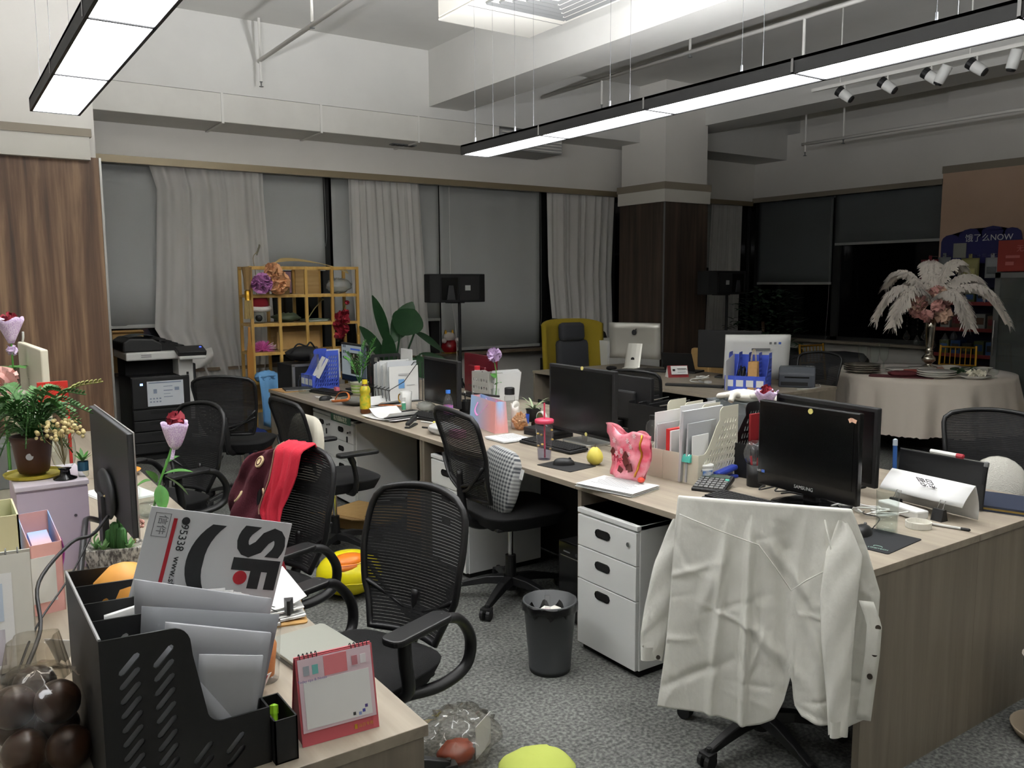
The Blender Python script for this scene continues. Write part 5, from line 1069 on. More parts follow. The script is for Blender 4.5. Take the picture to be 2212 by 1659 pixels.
tag(obj('earphone_wire', MB().tube(smooth_path([(2.5 + .04 * math.sin(i * 2.1), 6.34 + .04 * math.cos(i * 1.7), TZ + .004 + .006 * (i % 3)) for i in range(12)], 4), .002, 5), M_WHITE), 'coiled white earphone wire beside the black mouse', 'cable')
tag(obj('pink_sticky_block', MB().box((2.71, 6.52, TZ + .045), (.03, .05, .03)), mat('sticky_pink', 'c96a78', .8)), 'small pink note block on the far keyboard edge', 'note block')
t = thing('potted_palm', 'small feathery palm in a green and white striped pot', 'plant', (2.85, 6.38, TZ)); ms = mat('cream_pot', 'd8d8c0', .5); obj('pot', MB().lathe([(.055, 0), (.065, .03), (.072, .1), (.078, .105), (.07, .105), (.066, .09)], 20), ms, t, smooth=True)
for i in range(3): obj('green_stripe', MB().shell([(.0605 + .0045 * i + .002, .02 + .026 * i), (.0645 + .0045 * i + .002, .034 + .026 * i)], 20), mat('lime_stripe', '93b15a', .5), t)
obj('soil', MB().cyl((0, 0, .085), (0, 0, .09), .066, n=16), mat('soil', '2a2019', .95), t); rnd = random.Random(14)
def frond(t, b, tip, n, ln, m, lift=.05, w=.006, nm='frond'):
    b, tip = Vector(b), Vector(tip); mb = MB(); mid = (b + tip) / 2 + Vector((0, 0, lift)); pts = smooth_path([b, mid, tip], 8); mb.tube(pts, .0022, 4)
    for i in range(n):
        s = .25 + .75 * i / n; p = pts[min(len(pts) - 1, int(s * (len(pts) - 1)))]; ax = (tip - b).normalized(); sd = ax.cross(Vector((0, 0, 1))).normalized()
        for q in (-1, 1): l = ln * (1.1 - .75 * (i / n)) ; leaf(mb, p, p + (sd * q * .75 + ax * .65) * l + Vector((0, 0, .01)), w, l * .25, 3, .1)
    return obj(nm, mb, m, t, smooth=True)
for a, h, r in ((-1.2, .40, .20), (-.3, .30, .14), (1.0, .26, .12), (2.2, .22, .15), (3.4, .28, .13), (4.2, .20, .17), (-1.8, .24, .16), (.3, .36, .08)): frond(t, (0, 0, .09), (r * math.cos(a), r * math.sin(a), .09 + h), 10, .07, M_LEAF, .05)
bottle('cola bottle with a red cap behind the striped pot', 2.98, 6.47, [(.03, 0), (.033, .02), (.03, .09), (.033, .15), (.015, .21), (.014, .225)], clear('cola_glass', '8a7a70', .6), [(.016, .225), (.016, .245), (0, .245)], M_RED, band=[(.0335, .08), (.0335, .14)], bandm=M_RED)
bottle('yellow iced tea bottle standing at the long desk edge', 2.465, 5.43, [(.03, 0), (.037, .01), (.037, .12), (.03, .135), (.037, .15), (.036, .175), (.017, .205), (.016, .21)], mat('tea_brown', '6a3a1c', .2, trans=.2), [(.019, .21), (.019, .238), (0, .238)], mat('cap_yellow', 'd8c02a', .4), band=[(.0378, .035), (.0378, .12), (.031, .136), (.0378, .151), (.0365, .178), (.025, .196)], bandm=mat('tea_label', 'd3ae1e', .4, noise=(28, '8a9a2e', (1, 1, 1), .12)))
t = thing('sunglasses_pouch', 'grey pouch with an orange strap lying on papers', 'pouch', (2.56, 5.86, TZ + .004), .3); obj('pouch', crumpled_blob((0, 0, .03), .09, 83, .12, sc3=(.7, 1.4, .33)), mat('grey_felt', '5d5c56', .9), t, smooth=True); obj('strap', MB().tube(smooth_path([(-.05, .16, .01), (-.03, .12, .08), (.0, .06, .085), (-.06, -.02, .05), (-.08, .08, .03), (-.06, .17, .02)], 5), .010, 6, flat=.3), mat('tan_leather', 'b5642c', .6), t, smooth=True)
sheets('loose printed sheets behind the yellow tea bottle', 2.74, 5.72, D + .25, .30, .24, 3, 3, spread=.03, curl=.15); tag(obj('leather_strap', MB().tube(smooth_path([(2.66, 5.62, TZ + .02), (2.7, 5.5, TZ + .03), (2.78, 5.42, TZ + .025), (2.8, 5.52, TZ + .03)], 5), .010, 6, flat=.4), mat('tan_leather', 'b5642c', .6), smooth=True), 'curled tan leather strap beside the white mug', 'strap')
# wire file organiser
t = thing('wire_file_organiser', 'black wire file organiser full of white documents', 'organiser', (2.96, 5.94, TZ), D)
hs = []
for i in range(5):
    for j in range(6): hs.append(rrect(.03 + .045 * i, .062 + .045 * i, .04 + .05 * j, .075 + .05 * j, .006, 2))
pl = curve_mesh('side_plate', [rrect(0, .26, 0, .35, .02)] + [h for h in hs], .003)
for x in (-.17,): obj('side_plate', pl, M_BLACK, t, loc=(x, -.13, 0), rot=(PI / 2, 0, PI / 2))
for i in range(6):
    x = -.13 + .062 * i; obj('wire_divider', MB().tube([(x, -.14, .0), (x, -.15, .1), (x, -.02, .16), (x, .1, .30), (x, .14, .30), (x, .14, 0)], .0035, 6), M_BLACK, t)
for z in (.012, .10): obj('front_rail', MB().tube([(-.17, -.145, z), (.19, -.145, z)], .0035, 6), M_BLACK, t)
obj('base', MB().bx(-.17, .19, -.14, .14, 0, .004), M_BLACK, t)
for i in range(9):
    x = -.13 + .034 * i; rnd = random.Random(i); tag(obj('document_folder', MB().slab(lambda u, v: (.25 * (u - .5), .006 * v * (i % 3 - 1), (.27 + .012 * ((i * 5) % 4)) * v), 2, 2, .006), mat('doc_white%d' % (i % 3), ('d6d7d6', 'c9cccf', 'dfdfdc')[i % 3], .7), loc=(2.96, 5.94 - x, TZ + .006), rot=(0, 0, .02 * (i % 3 - 1))), 'white document folder number %s along in the black wire organiser' % ('one two three four five six seven eight nine'.split()[i]), 'folder', 'folders in the wire organiser')
    if i == 8: ff = [o for o in COL.objects if o.get('label', '').startswith('white document folder number nine')][0]; obj('blue_chart_print', MB().bx(-.05, .0, -.006, -.0035, .10, .17), mat('chart_blue', '6f9fd0', .7), ff); obj('grey_text_print', MB().bx(-.05, .05, -.006, -.0035, .21, .213).bx(-.05, .03, -.006, -.0035, .20, .203).bx(.02, .09, -.006, -.0035, .12, .123), mat('grey_print', '9a9a9c', .8), ff)
tag(obj('certificate', MB().box((3.09, 6.0, TZ + .24), (.004, .19, .30)), M_PAPER), 'white certificate standing up behind the wire organiser', 'paper')
t = thing('coffee_mug', 'tall white mug with a gold handle', 'mug', (2.79, 5.44, TZ)); obj('cup', MB().lathe([(.034, 0), (.037, .005), (.043, .13), (.040, .13), (.034, .012), (0, .01)], 22), M_WHITE, t, smooth=True); obj('handle', MB().tube(smooth_path([(-.01, .036, .11), (-.02, .07, .10), (-.02, .075, .06), (-.01, .036, .03)], 5), .005, 6), M_GOLD, t, smooth=True)
bottle('glue stick with a green label in front of the white mug', 2.73, 5.36, [(.014, 0), (.014, .07)], M_WHITE, [(.014, .07), (.014, .1), (0, .1)], M_WHITE, 'glue_stick', [(.0145, .012), (.0145, .06)], mat('glue_green', '4d9a78', .5))
tag(obj('plastic_bag', crumpled_blob((2.86, 5.27, TZ + .035), .055, 84, .35, sc3=(1, 1.3, .6)), clear('cloudy_film', 'd9dcda', .55, .2), smooth=True), 'small crumpled clear bag between the mug and the second monitor', 'plastic bag')
monitor('plain black monitor next to the white mug', 2.86, 5.06, .52, .32, .82, D - .05); keyboard('black keyboard in front of the plain black monitor', 2.70, 5.02, D + .12)
sheets('messy white sheets at the edge of the long desk', 2.50, 5.12, D + .1, .30, .21, 4, 5, spread=.03, lines=False, curl=.2)
t = thing('stapler', 'black stapler at the long desk edge', 'stapler', (2.47, 4.75, TZ), .75); obj('base', MB().box((0, 0, .006), (.16, .036, .01)), M_BLACK, t, bevel=.003); obj('arm', MB().box((.0, 0, .038), (.155, .03, .024), ry=-.18), M_BLACK, t, bevel=.008); obj('magazine', MB().box((.0, 0, .022), (.15, .02, .01), ry=-.12), M_CHROME, t)
def pen(label, p0, p1, m, tipm=M_WHITE, r=.005, name='pen'):
    p0, p1 = Vector(p0), Vector(p1); t = thing(name, label, 'pen', p0); d = p1 - p0; obj('barrel', MB().cyl((0, 0, 0), tuple(d * .8), r, n=8), m, t); obj('cap', MB().tube([d * .78, d * .97, d], [r * 1.15, r * 1.1, r * .4], 8), tipm, t); return t
pen('white pen lying beside the black stapler', (2.60, 4.86, TZ + .006), (2.66, 4.70, TZ + .006), M_WHITE); pen('black pen lying in front of the second keyboard', (2.5, 4.66, TZ + .006), (2.56, 4.52, TZ + .006), M_BLACK, M_DKGREY)
tag(obj('eraser', MB().box((2.63, 4.70, TZ + .012), (.025, .06, .022), rz=.2), mat('eraser_yellow', 'dcd06a', .8), bevel=.003), 'yellow eraser near the plain black monitor', 'eraser')
bottle('water bottle with a blue cap and purple label behind the mesh chair', 2.76, 4.78, [(.028, 0), (.032, .008), (.032, .13), (.025, .16), (.013, .18), (.013, .19)], M_PVC, [(.016, .188), (.016, .21), (0, .21)], mat('cap_blue', '3c78d0', .4), band=[(.0325, .05), (.0325, .11)], bandm=mat('label_violet', '6a6ac8', .4, noise=(30, 'c86a9a', (1, 1, 1), .1)))
tag(obj('plastic_bag', crumpled_blob((2.52, 4.42, TZ + .03), .075, 91, .35, sc3=(1.1, 1.5, .45)), mat('white_film', 'd8d8d6', .3), smooth=True), 'crumpled white plastic bag at the joint of the long desk', 'plastic bag')
tag(obj('pink_box', MB().box((2.51, 4.24, TZ + .025), (.06, .09, .045), rz=.1), mat('soft_pink', 'd99ab8', .7), bevel=.003), 'small pink box beside the crumpled white bag', 'box')
t = thing('tool_case', 'black equipment case with aluminium edges behind the far desk', 'case', (2.86, 7.5, 0)); obj('shell', MB().bx(-.24, .2, -.2, .2, 0, .93), M_BLACKM, t); 
for s in (-.235, .195): obj('metal_edge', MB().bx(s - .01, s + .014, -.21, -.19, 0, .935), M_ALU, t)
obj('metal_edge', MB().bx(-.245, .209, -.21, -.19, .92, .942), M_ALU, t)
t = thing('shoulder_bag', 'black shoulder bag lying on the equipment case', 'bag', (2.80, 7.5, .942)); obj('bag_body', crumpled_blob((0, 0, .075), .12, 29, .15, sc3=(1.3, 1, .55)), M_BLACKM, t, smooth=True); obj('strap', MB().tube(smooth_path([(-.14, -.05, .08), (-.08, -.08, .17), (.0, -.08, .15), (.05, -.06, .18), (.12, -.02, .1)], 5), .008, 6), M_BLACKM, t, smooth=True)
t = thing('name_plate', 'small green plate with white lettering under the far desk top', 'sign', (2.348, 5.60, .672), D); obj('plate', MB().bx(-.17, .17, -.003, .003, 0, .05), mat('sign_green', '1d3a28', .5), t); text('plate_text', '易方国际花艺', .04, mat('sign_cream', 'b9b5a0', .7), t, (.0, -.004, .025), (PI / 2, 0, 0)); obj('holder', MB().bx(-.16, .16, .0, .01, .045, .052), M_BLACK, t)
paper_bag('kraft paper carrier bag on the carpet under the far desk', (2.62, 4.85, 0.0), D + .4, .26, .1, .28, M_KRAFT, mat('cord', 'b9aa8c', .8))
tag(obj('brown_tray', MB().box((2.62, 4.12, .675), (.3, .28, .02)), mat('tray_brown', '8a6436', .6), bevel=.003), 'brown tray lying on the pedestal behind the mesh chair', 'tray')

# ------------------------------------------------------------------ middle desk
paper_bag('pastel pink and blue gift bag with ribbon handles', (2.84, 4.42, TZ), D - .18, .42, .09, .19, None or mat('gift_gradient', 'a9c2e6', .6), mat('ribbon_pink', 'd88ac8', .5), True, 'gift_bag')
def gradient(m, c1, c2, axis):
    nt = m.node_tree; b = nt.nodes['Principled BSDF']; tc = nt.nodes.new('ShaderNodeTexCoord'); sp = nt.nodes.new('ShaderNodeSeparateXYZ'); cr = nt.nodes.new('ShaderNodeValToRGB'); cr.color_ramp.elements[0].position = .15; cr.color_ramp.elements[1].position = .85; cr.color_ramp.elements[0].color = lin(c1); cr.color_ramp.elements[1].color = lin(c2)
    nt.links.new(tc.outputs['Generated'], sp.inputs[0]); nt.links.new(sp.outputs[axis], cr.inputs[0]); nt.links.new(cr.outputs[0], b.inputs['Base Color'])
gradient(MATS['gift_gradient'], 'a4c4ea', 'e2a09c', 0)
# grey hex file box
t = thing('file_box', 'grey file box with hexagon cut-outs full of white sheets', 'file box', (3.42, 5.43, TZ), D, 'desktop file boxes'); mh = mat('hex_grey', 'a3a29c', .5)
def hexa(cx, cy, r): return [(cx + r * math.cos(a), cy + r * math.sin(a)) for a in [PI / 6 + i * PI / 3 for i in range(6)]]
side = [(0, 0), (.27, 0), (.27, .06), (.16, .21), (.12, .23), (0, .23)]; hs = [hexa(.035 + .04 * i + .02 * (j % 2), .03 + .035 * j, .016) for j in range(6) for i in range(5) if (.035 + .04 * i + .02 * (j % 2)) < (.235 if j < 1 else .255 - .0285 * j)]
pl = curve_mesh('side_plate', [side] + hs, .003)
for x in (-.12, .12): obj('side_plate', pl, mh, t, loc=(x, 0, 0), rot=(PI / 2, 0, PI / 2))
bk = curve_mesh('back_plate', [[(-.12, 0), (.12, 0), (.12, .23), (-.12, .23)]] + [hexa(-.09 + .036 * i, .05 + .06 * j, .013) for i in range(6) for j in range(3)], .003); obj('back_plate', bk, mh, t, loc=(0, 0, 0), rot=(PI / 2, 0, 0)); obj('base', MB().bx(-.12, .12, 0, .27, 0, .003), mh, t)
obj('divider', pl, mh, t, loc=(0, 0, 0), rot=(PI / 2, 0, PI / 2))
for i in range(3): tag(obj('document_sheet', MB().slab(lambda u, v: (3.45 + .24 * u + .02 * v, 5.335 - .012 * i - .02 * i * v * .3, TZ + .01 + (.235 - .01 * i) * v), 4, 4, .006), M_PAPER), ('front', 'middle', 'rear')[i] + ' white sheet bundle standing in the hexagon file box', 'paper')
monitor('maroon monitor seen from behind beyond the hexagon file box', 3.66, 5.78, .55, .32, .76, PI / 2 - .1, case=mat('maroon_gloss', '5a1420', .25))
t = thing('crystal_rose', 'lilac crystal-like rose with leaves above the hexagon file box', 'flower', (3.43, 5.24, TZ)); obj('stem', MB().tube(smooth_path([(0, 0, .0), (.01, -.01, .2), (-.0, .01, .34)], 5), .004, 6), M_LEAF, t); obj('petals', pom((0, .01, .375), .05, 40, 55, 1, .55), mat('lilac_glass', 'd9bce4', .2, trans=.3), t, smooth=True); m = MB(); leaf(m, (0, 0, .2), (.02, .07, .26), .025, .03); leaf(m, (0, 0, .15), (.02, -.06, .2), .025, .03); obj('leaves', m, M_LEAF, t, smooth=True); obj('vase', MB().lathe([(.035, 0), (.04, .02), (.03, .1), (.034, .12)], 16), M_GLASS, t, smooth=True)
bottle('sauce bottle with a red cap behind the hexagon file box', 3.50, 5.60, [(.03, 0), (.032, .2), (.02, .23)], M_WHITE, [(.022, .23), (.022, .26), (0, .26)], M_RED)
t = thing('desk_flip_calendar', 'small flip calendar with a black spine behind the gift bag', 'calendar', (3.06, 4.78, TZ), D + .3); obj('stand', MB().prism([(-.05, 0), (.05, 0), (0, .15)], .22, TR(-.11, 0, 0) @ RZ(PI / 2) @ RX(PI / 2)), M_PAPER, t); obj('spine', MB().tube([(-.11, 0, .152), (.11, 0, .152)], .008, 8), M_BLACK, t); obj('round_print', MB().cyl((0, -.034, .07), (0, -.031, .072), .04, n=20), mat('peach_print', 'd9a878', .8), t, rot=(-.0, 0, 0))
bottle('clear water bottle with a black cap behind the gift bag', 3.14, 4.62, [(.034, 0), (.036, .01), (.036, .15), (.03, .165), (.03, .17)], M_PVC, [(.034, .168), (.034, .21), (.03, .214), (0, .214)], M_BLACK)
tag(obj('tissue_pack', MB().slab(lambda u, v: (2.98 + .04 * math.sin(u * 6), 4.37 - .10 * u, TZ + .003 + .15 * v - .02 * math.sin(u * 9) * v), 10, 6, .012), mat('tissue_white', 'dfdbd2', .7), smooth=True), 'soft white tissue pack beside the gift bag', 'tissue'); tag(obj('orange_film', crumpled_blob((2.97, 4.26, TZ + .05), .05, 97, .6, 26, 18, sc3=(.7, 1.0, .9)), clear('peach_film', 'e8c49c', .45, .25), smooth=False), 'crumpled peach film wrapper beside the tissue pack', 'wrapper')
t = thing('pen_basket', 'black mesh basket crammed with pens and clips', 'basket', (3.05, 5.02, TZ)); obj('basket', MB().lathe([(.05, 0), (.052, .003), (.06, .09), (.057, .09), (.048, .006)], 16), M_BLACK, t); 
for i, c_ in enumerate((M_CHROME, M_WHITE, M_CARD, M_BLACK, M_GREY)): pen('%s pen standing in the black mesh basket' % ('silver', 'white', 'tan', 'black', 'grey')[i], (3.05 + .02 * math.cos(i * 1.3), 5.02 + .02 * math.sin(i * 1.3), TZ + .01), (3.05 + .055 * math.cos(i * 1.3), 5.02 + .055 * math.sin(i * 1.3), TZ + .15), c_, c_)
t = thing('tape_dispenser', 'black tape dispenser with a wreath printed disc', 'tape dispenser', (3.03, 4.10, TZ), D); obj('body', MB().prism([(-.08, 0), (.08, 0), (.085, .05), (.03, .07), (-.04, .08), (-.085, .05)], .06, TR(0, .03, 0) @ RX(PI / 2)), M_BLACKG, t, bevel=.006); obj('tape_roll', MB().lathe([(.02, -.012), (.042, -.012), (.042, .012), (.02, .012)], 20, M=TR(-.01, 0, .085) @ RX(PI / 2)), M_WHITE, t); obj('wreath_print', MB().lathe([(.024, .0), (.036, .0), (.036, .001), (.024, .001)], 16, M=TR(-.01, -.0125, .085) @ RX(PI / 2)), mat('wreath', '7a2a2a', .7, noise=(40, '2f5a34', (1, 1, 1), .08)), t)
t = thing('spider_plant', 'small spider plant in a dark pot beside the large monitor', 'plant', (3.22, 4.46, TZ)); obj('pot', MB().lathe([(.04, 0), (.05, .08), (.053, .085), (.046, .08)], 16), M_BLACK, t, smooth=True); rnd = random.Random(33)
for i in range(16): a = i * 2.4; l = rnd.uniform(.08, .13); m = MB(); leaf(m, (0, 0, .08), (l * math.cos(a), l * math.sin(a), .12 + rnd.uniform(0, .09)), .007, .05, 6); obj('leaf', m, mat('pale_blade', '9aa886', .6), t, smooth=True)
tag(obj('blue_cup', MB().lathe([(.02, 0), (.024, .06), (.022, .06), (.018, .005), (0, .004)], 12, (3.13, 4.42, TZ + .0)), mat('cup_blue', '2d52b0', .4)), 'tiny blue cup beside the spider plant', 'cup')
book('closed black box file lying left of the tumbler', 2.98, 4.12, D + .1, .17, .20, .045, M_BLACK, 'black_box') if False else None
t = thing('black_box', 'flat black hard-cover box behind the keyboard', 'box', (2.99, 3.99, TZ), D + .12); obj('lower_shell', MB().bx(-.13, .13, -.08, .08, 0, .022), M_BLACK, t, bevel=.002); obj('lid', MB().bx(-.132, .132, -.082, .082, .023, .045), M_BLACK, t, bevel=.003)
sheets('white papers half under the black keyboard', 2.74, 4.03, D, .2, .2, 4, 9, spread=.02)
keyboard('black keyboard beside the pink-lidded tumbler', 2.79, 3.68, D + .05)
t = thing('straw_tumbler', 'clear tumbler with a pink lid and straw', 'tumbler', (2.56, 3.45, TZ)); obj('cup', MB().shell([(0, .002), (.032, 0), (.034, .004), (.046, .195)], 24), clear('tumbler_plastic', 'f2eff5', .88, .1), t, smooth=True); mk_ = mat('lid_pink', 'c9405c', .35); obj('lid', MB().lathe([(.047, .19), (.050, .195), (.050, .207), (.044, .212), (.02, .214), (0, .214)], 24), mk_, t, smooth=True); obj('straw', MB().cyl((.003, 0, .01), (.0, .0, .295), .0045, n=10), mk_, t)
obj('water', MB().lathe([(.0315, .007), (.035, .055), (0, .056)], 20), clear('water_tint', 'd8dce6', .9), t, smooth=True)
for i in range(7): a = i * 1.9; z = .05 + .018 * i; rr = .0345 + .06 * z; obj('gold_flake', MB().sph((rr * math.cos(a), rr * math.sin(a), z), .008, (1, 1, .7), 6, 4), mat('flake_gold', 'c9a95a', .5), t)
tag(obj('mouse_pad', MB().prism(rrect(-.115, .115, -.095, .095, .006), .003, TR(2.556, 3.26, TZ) @ RZ(D + .15)), M_BLACKM), 'black mouse pad under the mouse near the yellow pear', 'mouse pad'); mouse('black mouse on the pad near the yellow pear', 2.555, 3.28, D - .5)
t = thing('pear', 'yellow pear on the desk beside the mouse pad', 'pear', (2.69, 3.20, TZ)); obj('fruit', MB().lathe([(.0, .004), (.02, .002), (.037, .018), (.042, .038), (.036, .06), (.024, .078), (.013, .088), (0, .088)], 20), mat('pear_yellow', 'd8cc62', .45, noise=(30, 'cdbd4c', (1, 1, 1), .3)), t, smooth=True); obj('stalk', MB().tube([(0, 0, .085), (.004, .002, .105)], .002, 5), mat('bark', '4a3a2a', .9), t)
t, hd, scr = monitor('large black monitor with two round yellow stickers and a silver stand', 2.98, 3.68, .60, .385, .80, D - .03, stand='alu')
for x, z in ((.02, .43), (.06, .062)): obj('round_sticker', MB().cyl((x, -.003, z), (x, .001, z), .011, n=16), mat('sticker_yellow', 'd8cc7a', .7), hd)
monitor('black monitor seen from behind, right after the large one', 3.45, 3.83, .52, .32, .78, PI / 2)
t = thing('wire_file_organiser', 'empty black mesh organiser with wire tops in the desk middle', 'organiser', (3.48, 3.52, TZ), D)
ms_ = mat('black_mesh_sheet', '0f0f10', .6)
for i in range(5): obj('mesh_divider', MB().box((-.17 + .085 * i, 0, .105), (.003, .24, .21)), ms_, t); obj('wire_top', MB().tube([(-.17 + .085 * i, -.12, .21), (-.17 + .085 * i, .12, .225)], .0035, 6), M_CHROME if i % 2 else M_BLACK, t)
obj('front_mesh', MB().box((0, -.12, .10), (.345, .003, .2)), ms_, t); obj('base', MB().box((0, 0, .002), (.345, .24, .004)), ms_, t)
bottle('empty clear water bottle with a black cap behind the snack bag', 3.30, 3.42, [(.04, 0), (.043, .01), (.043, .10), (.038, .125), (.02, .14), (.02, .145)], M_PVC, [(.023, .143), (.023, .165), (0, .166)], M_BLACK)
sheets('stack of printed sheets under the pink snack bag', 2.46, 2.77, D + .22, .30, .21, 6, 12, spread=.006)
t = thing('snack_bag', 'opened pink foil snack bag with snowflake print', 'snack bag', (2.57, 2.84, TZ + .02), D - .1); mpk = mat('pink_foil', 'd4556a', .28, noise=(11, 'e29aa4', (1, 1, 1), .12))
cr = crumple(17, .02, 4)
def bagf(s):
    def fn(u, v):
        x = .155 * (u - .5) * 2 * (.78 + .32 * v); y = s * (.05 * math.sin(PI * u) * (1 - .55 * v) + .002) + .02 * v + cr(u, v, s) * .8; z = .005 + .20 * v + .012 * math.sin(u * 11) * v - .02 * (1 - math.sin(PI * u)) * (1 - v) + .02 * (1 - math.sin(PI * u))
        return (x + .02 * math.sin(v * 4), y, max(.002, z))
    return fn
obj('front_wall', MB().slab(bagf(-1), 22, 16, .0012), mpk, t, smooth=True); obj('back_wall', MB().slab(bagf(1), 22, 16, .0012), mpk, t, smooth=True)
rnd = random.Random(18)
def onbag(u, v, off=.004): p = bagf(-1)(u, v); return (p[0], p[1] - off, p[2])
for i in range(11):
    u, v = rnd.uniform(.12, .85), rnd.uniform(.35, .95); x, y, z = onbag(u, v, .007); fl = MB()
    for k in range(3): fl.box((x, y, z), (.026, .001, .005), ry=k * PI / 3)
    obj('snowflake_print', fl, mat('snow_print', 'eec8cc', .5), t)
ch = MB()
for u, v, s in ((.15, .45, .018), (.55, .5, .02), (.62, .4, .02), (.7, .25, .022), (.5, .18, .018)): x, y, z = onbag(u, v, .006); ch.box((x, y, z), (s * 2, .004, s * 1.6), ry=u * 4)
obj('chocolate_print', ch, mat('choc_print', '5a2420', .4), t); x, y, z = onbag(.36, .42, .008); text('brand_text', 'Me', .05, mat('berry_print', '9c1a34', .5), t, (x, y, z), (PI / 2, 0, 0), thick=.001)
obj('gold_seam', MB().tube([onbag(.86, .08 + .09 * i, .006) for i in range(11)], .006, 6, flat=.4), M_GOLD, t, smooth=True)
tag(obj('wrapped_candy', MB().sph((2.545, 2.71, TZ + .035), .016, (1, 1.2, .8), 10, 8), mat('candy_red', 'c8402c', .3), smooth=True), 'small red wrapped sweet at the mouth of the pink snack bag', 'sweet')
# cream file box
file_box('file_box', 'cream slatted file box packed with documents', (2.76, 2.74, TZ), D + .12, .30, .30, .34, .135, 3, mat('cream_plastic', 'c9c6b4', .5), 3, labels=False)
cfb = Matrix.LocRotScale(Vector((2.76, 2.74, TZ)), Euler((0, 0, D + .12)), None)
def indoc(label, x, y0, y1, z1, m, th=.004, lean=.0, name='document'):
    me = MB().slab(lambda u, v: (x + lean * v, lerp(y0, y1, u), .006 + (z1 - .006) * v), 3, 4, th, cfb); return tag(obj(name, me, m), label, 'paper')
indoc('white sheet standing at the back wall of the cream file box', -.115, .02, .25, .30, M_PAPER); indoc('second white sheet in the cream file box', -.085, .0, .2, .25, M_PAPER2)
indoc('red notebook standing in the cream file box', -.022, .0, .15, .235, mat('red_book', 'b52a2a', .5), .02, name='red_notebook'); indoc('red notebook page block in the cream file box', -.006, .0, .14, .228, M_PAPER, .008)
indoc('grid printed form standing highest in the cream file box', .03, .02, .29, .345, M_PAPER); indoc('grey bound booklet slanting in the cream file box', .06, -.02, .28, .33, M_PAPER2, .012, .015); indoc('grey typed document in the cream file box', .088, -.01, .2, .275, mat('newsgrey', 'a9abad', .8), .008, .01); indoc('folded white sheet at the outer slot of the cream file box', .115, .0, .12, .22, M_PAPER)
t = thing('binder_clip', 'turquoise binder clip on the rim of the cream file box', 'clip', tuple(cfb @ Vector((.09, -.012, .10))), D + .12); obj('clip_body', MB().prism([(-.012, 0), (.012, 0), (.004, .035), (-.004, .035)], .05, TR(-.025, .008, 0) @ RZ(PI / 2) @ RX(PI / 2)), mat('turquoise', '4fb8a8', .4), t); obj('clip_handle', MB().tube([(-.015, .0, .03), (-.012, .03, .05), (.012, .03, .05), (.015, .0, .03)], .0015, 5), M_CHROME, t)
t = thing('yogurt_cup', 'small white cup with fruit print beside the cream file box', 'cup', (2.84, 2.60, TZ)); obj('cup', MB().lathe([(.024, 0), (.025, .003), (.032, .08)], 18), M_WHITE, t, smooth=True); obj('lid', MB().lathe([(.034, .08), (.034, .088), (.03, .09), (0, .088)], 18), M_WHITE, t); obj('blue_print', MB().shell([(.0275, .03), (.031, .066)], 18), mat('cup_print', '5a86c8', .5, noise=(40, 'dfe4ea', (1, 1, 1), .08)), t); obj('berry_print', MB().sph((-.024, .004, .02), .012, (.4, 1, 1), 8, 6), M_RED, t)
t = thing('stapler', 'blue stapler behind the calculator', 'stapler', (2.97, 2.60, TZ), .1); ms2 = mat('stapler_blue', '2c3f9a', .4); obj('base', MB().box((0, 0, .008), (.15, .04, .014)), ms2, t, bevel=.004); obj('arm', MB().box((0, 0, .042), (.15, .038, .026), ry=-.12), ms2, t, bevel=.01)
t = thing('calculator', 'black desk calculator on the near desk', 'calculator', (2.80, 2.52, TZ), D + .45); T = TR(0, 0, .012) @ RX(.18); obj('case', MB().box((0, 0, .006), (.145, .18, .024), M=T), M_BLACK, t, bevel=.006); obj('display', MB().box((0, .06, .019), (.12, .035, .004), M=T), mat('lcd', '3f4a44', .3), t); obj('solar_strip', MB().box((.02, .082, .019), (.05, .012, .003), M=T), mat('solar', '2a1c1c', .3), t)
for r in range(5):
    for c in range(6): obj('key', MB().box((-.056 + .0225 * c, -.068 + .023 * r, .021), (.017, .015, .006), M=T), M_GREY if (r, c) != (4, 5) else mat('key_teal', '5ab8a4', .5), t)
# black slatted file, glove on the acrylic box
file_box('file_box', 'black slatted file holder with red sheets behind the near monitor', (3.06, 2.60, TZ), D + .1, .13, .27, .33, .16, 1, M_BLACK, 1, labels=False); tag(obj('red_folder', MB().box((3.22, 2.60, TZ + .15), (.18, .012, .28)), mat('folder_red', '8a1f24', .6)), 'red folder inside the black slatted file holder', 'folder')
t = thing('acrylic_box', 'clear acrylic box on the far side behind the black file holder', 'box', (3.40, 2.85, TZ)); ma = clear('acrylic', 'dfe4e6', .7)
for dx, dy, sx, sy in ((-.09, 0, .004, .36), (.09, 0, .004, .36), (0, -.18, .18, .004), (0, .18, .18, .004)): obj('wall', MB().box((dx, dy, .15), (sx, sy, .3)), ma, t)
obj('lid', MB().box((0, 0, .302), (.19, .37, .005)), ma, t); obj('dark_contents', MB().box((0, 0, .11), (.15, .3, .2)), M_DKGREY, t)
t = thing('work_glove', 'white cotton glove draped over the clear acrylic box', 'glove', (3.36, 2.83, TZ + .305), D + .3); mg_ = mat('cotton_white', 'dedacf', .95)
obj('palm', crumpled_blob((0, 0, .03), .07, 66, .12, sc3=(1.3, .8, .45)), mg_, t, smooth=True)
for i, (x, y, l, a) in enumerate(((.07, -.03, .09, -.5), (.085, -.005, .11, -.2), (.08, .02, .10, .1), (.06, .04, .08, .5), (-.02, -.05, .07, -1.6))): obj('finger', MB().tube(smooth_path([(x * .6, y, .035), (x + l * .5 * math.cos(a), y + l * .5 * math.sin(a), .045), (x + l * math.cos(a), y + l * math.sin(a), .012)], 4), [.017] * 6 + [.014] * 3, 8), mg_, t, smooth=True)
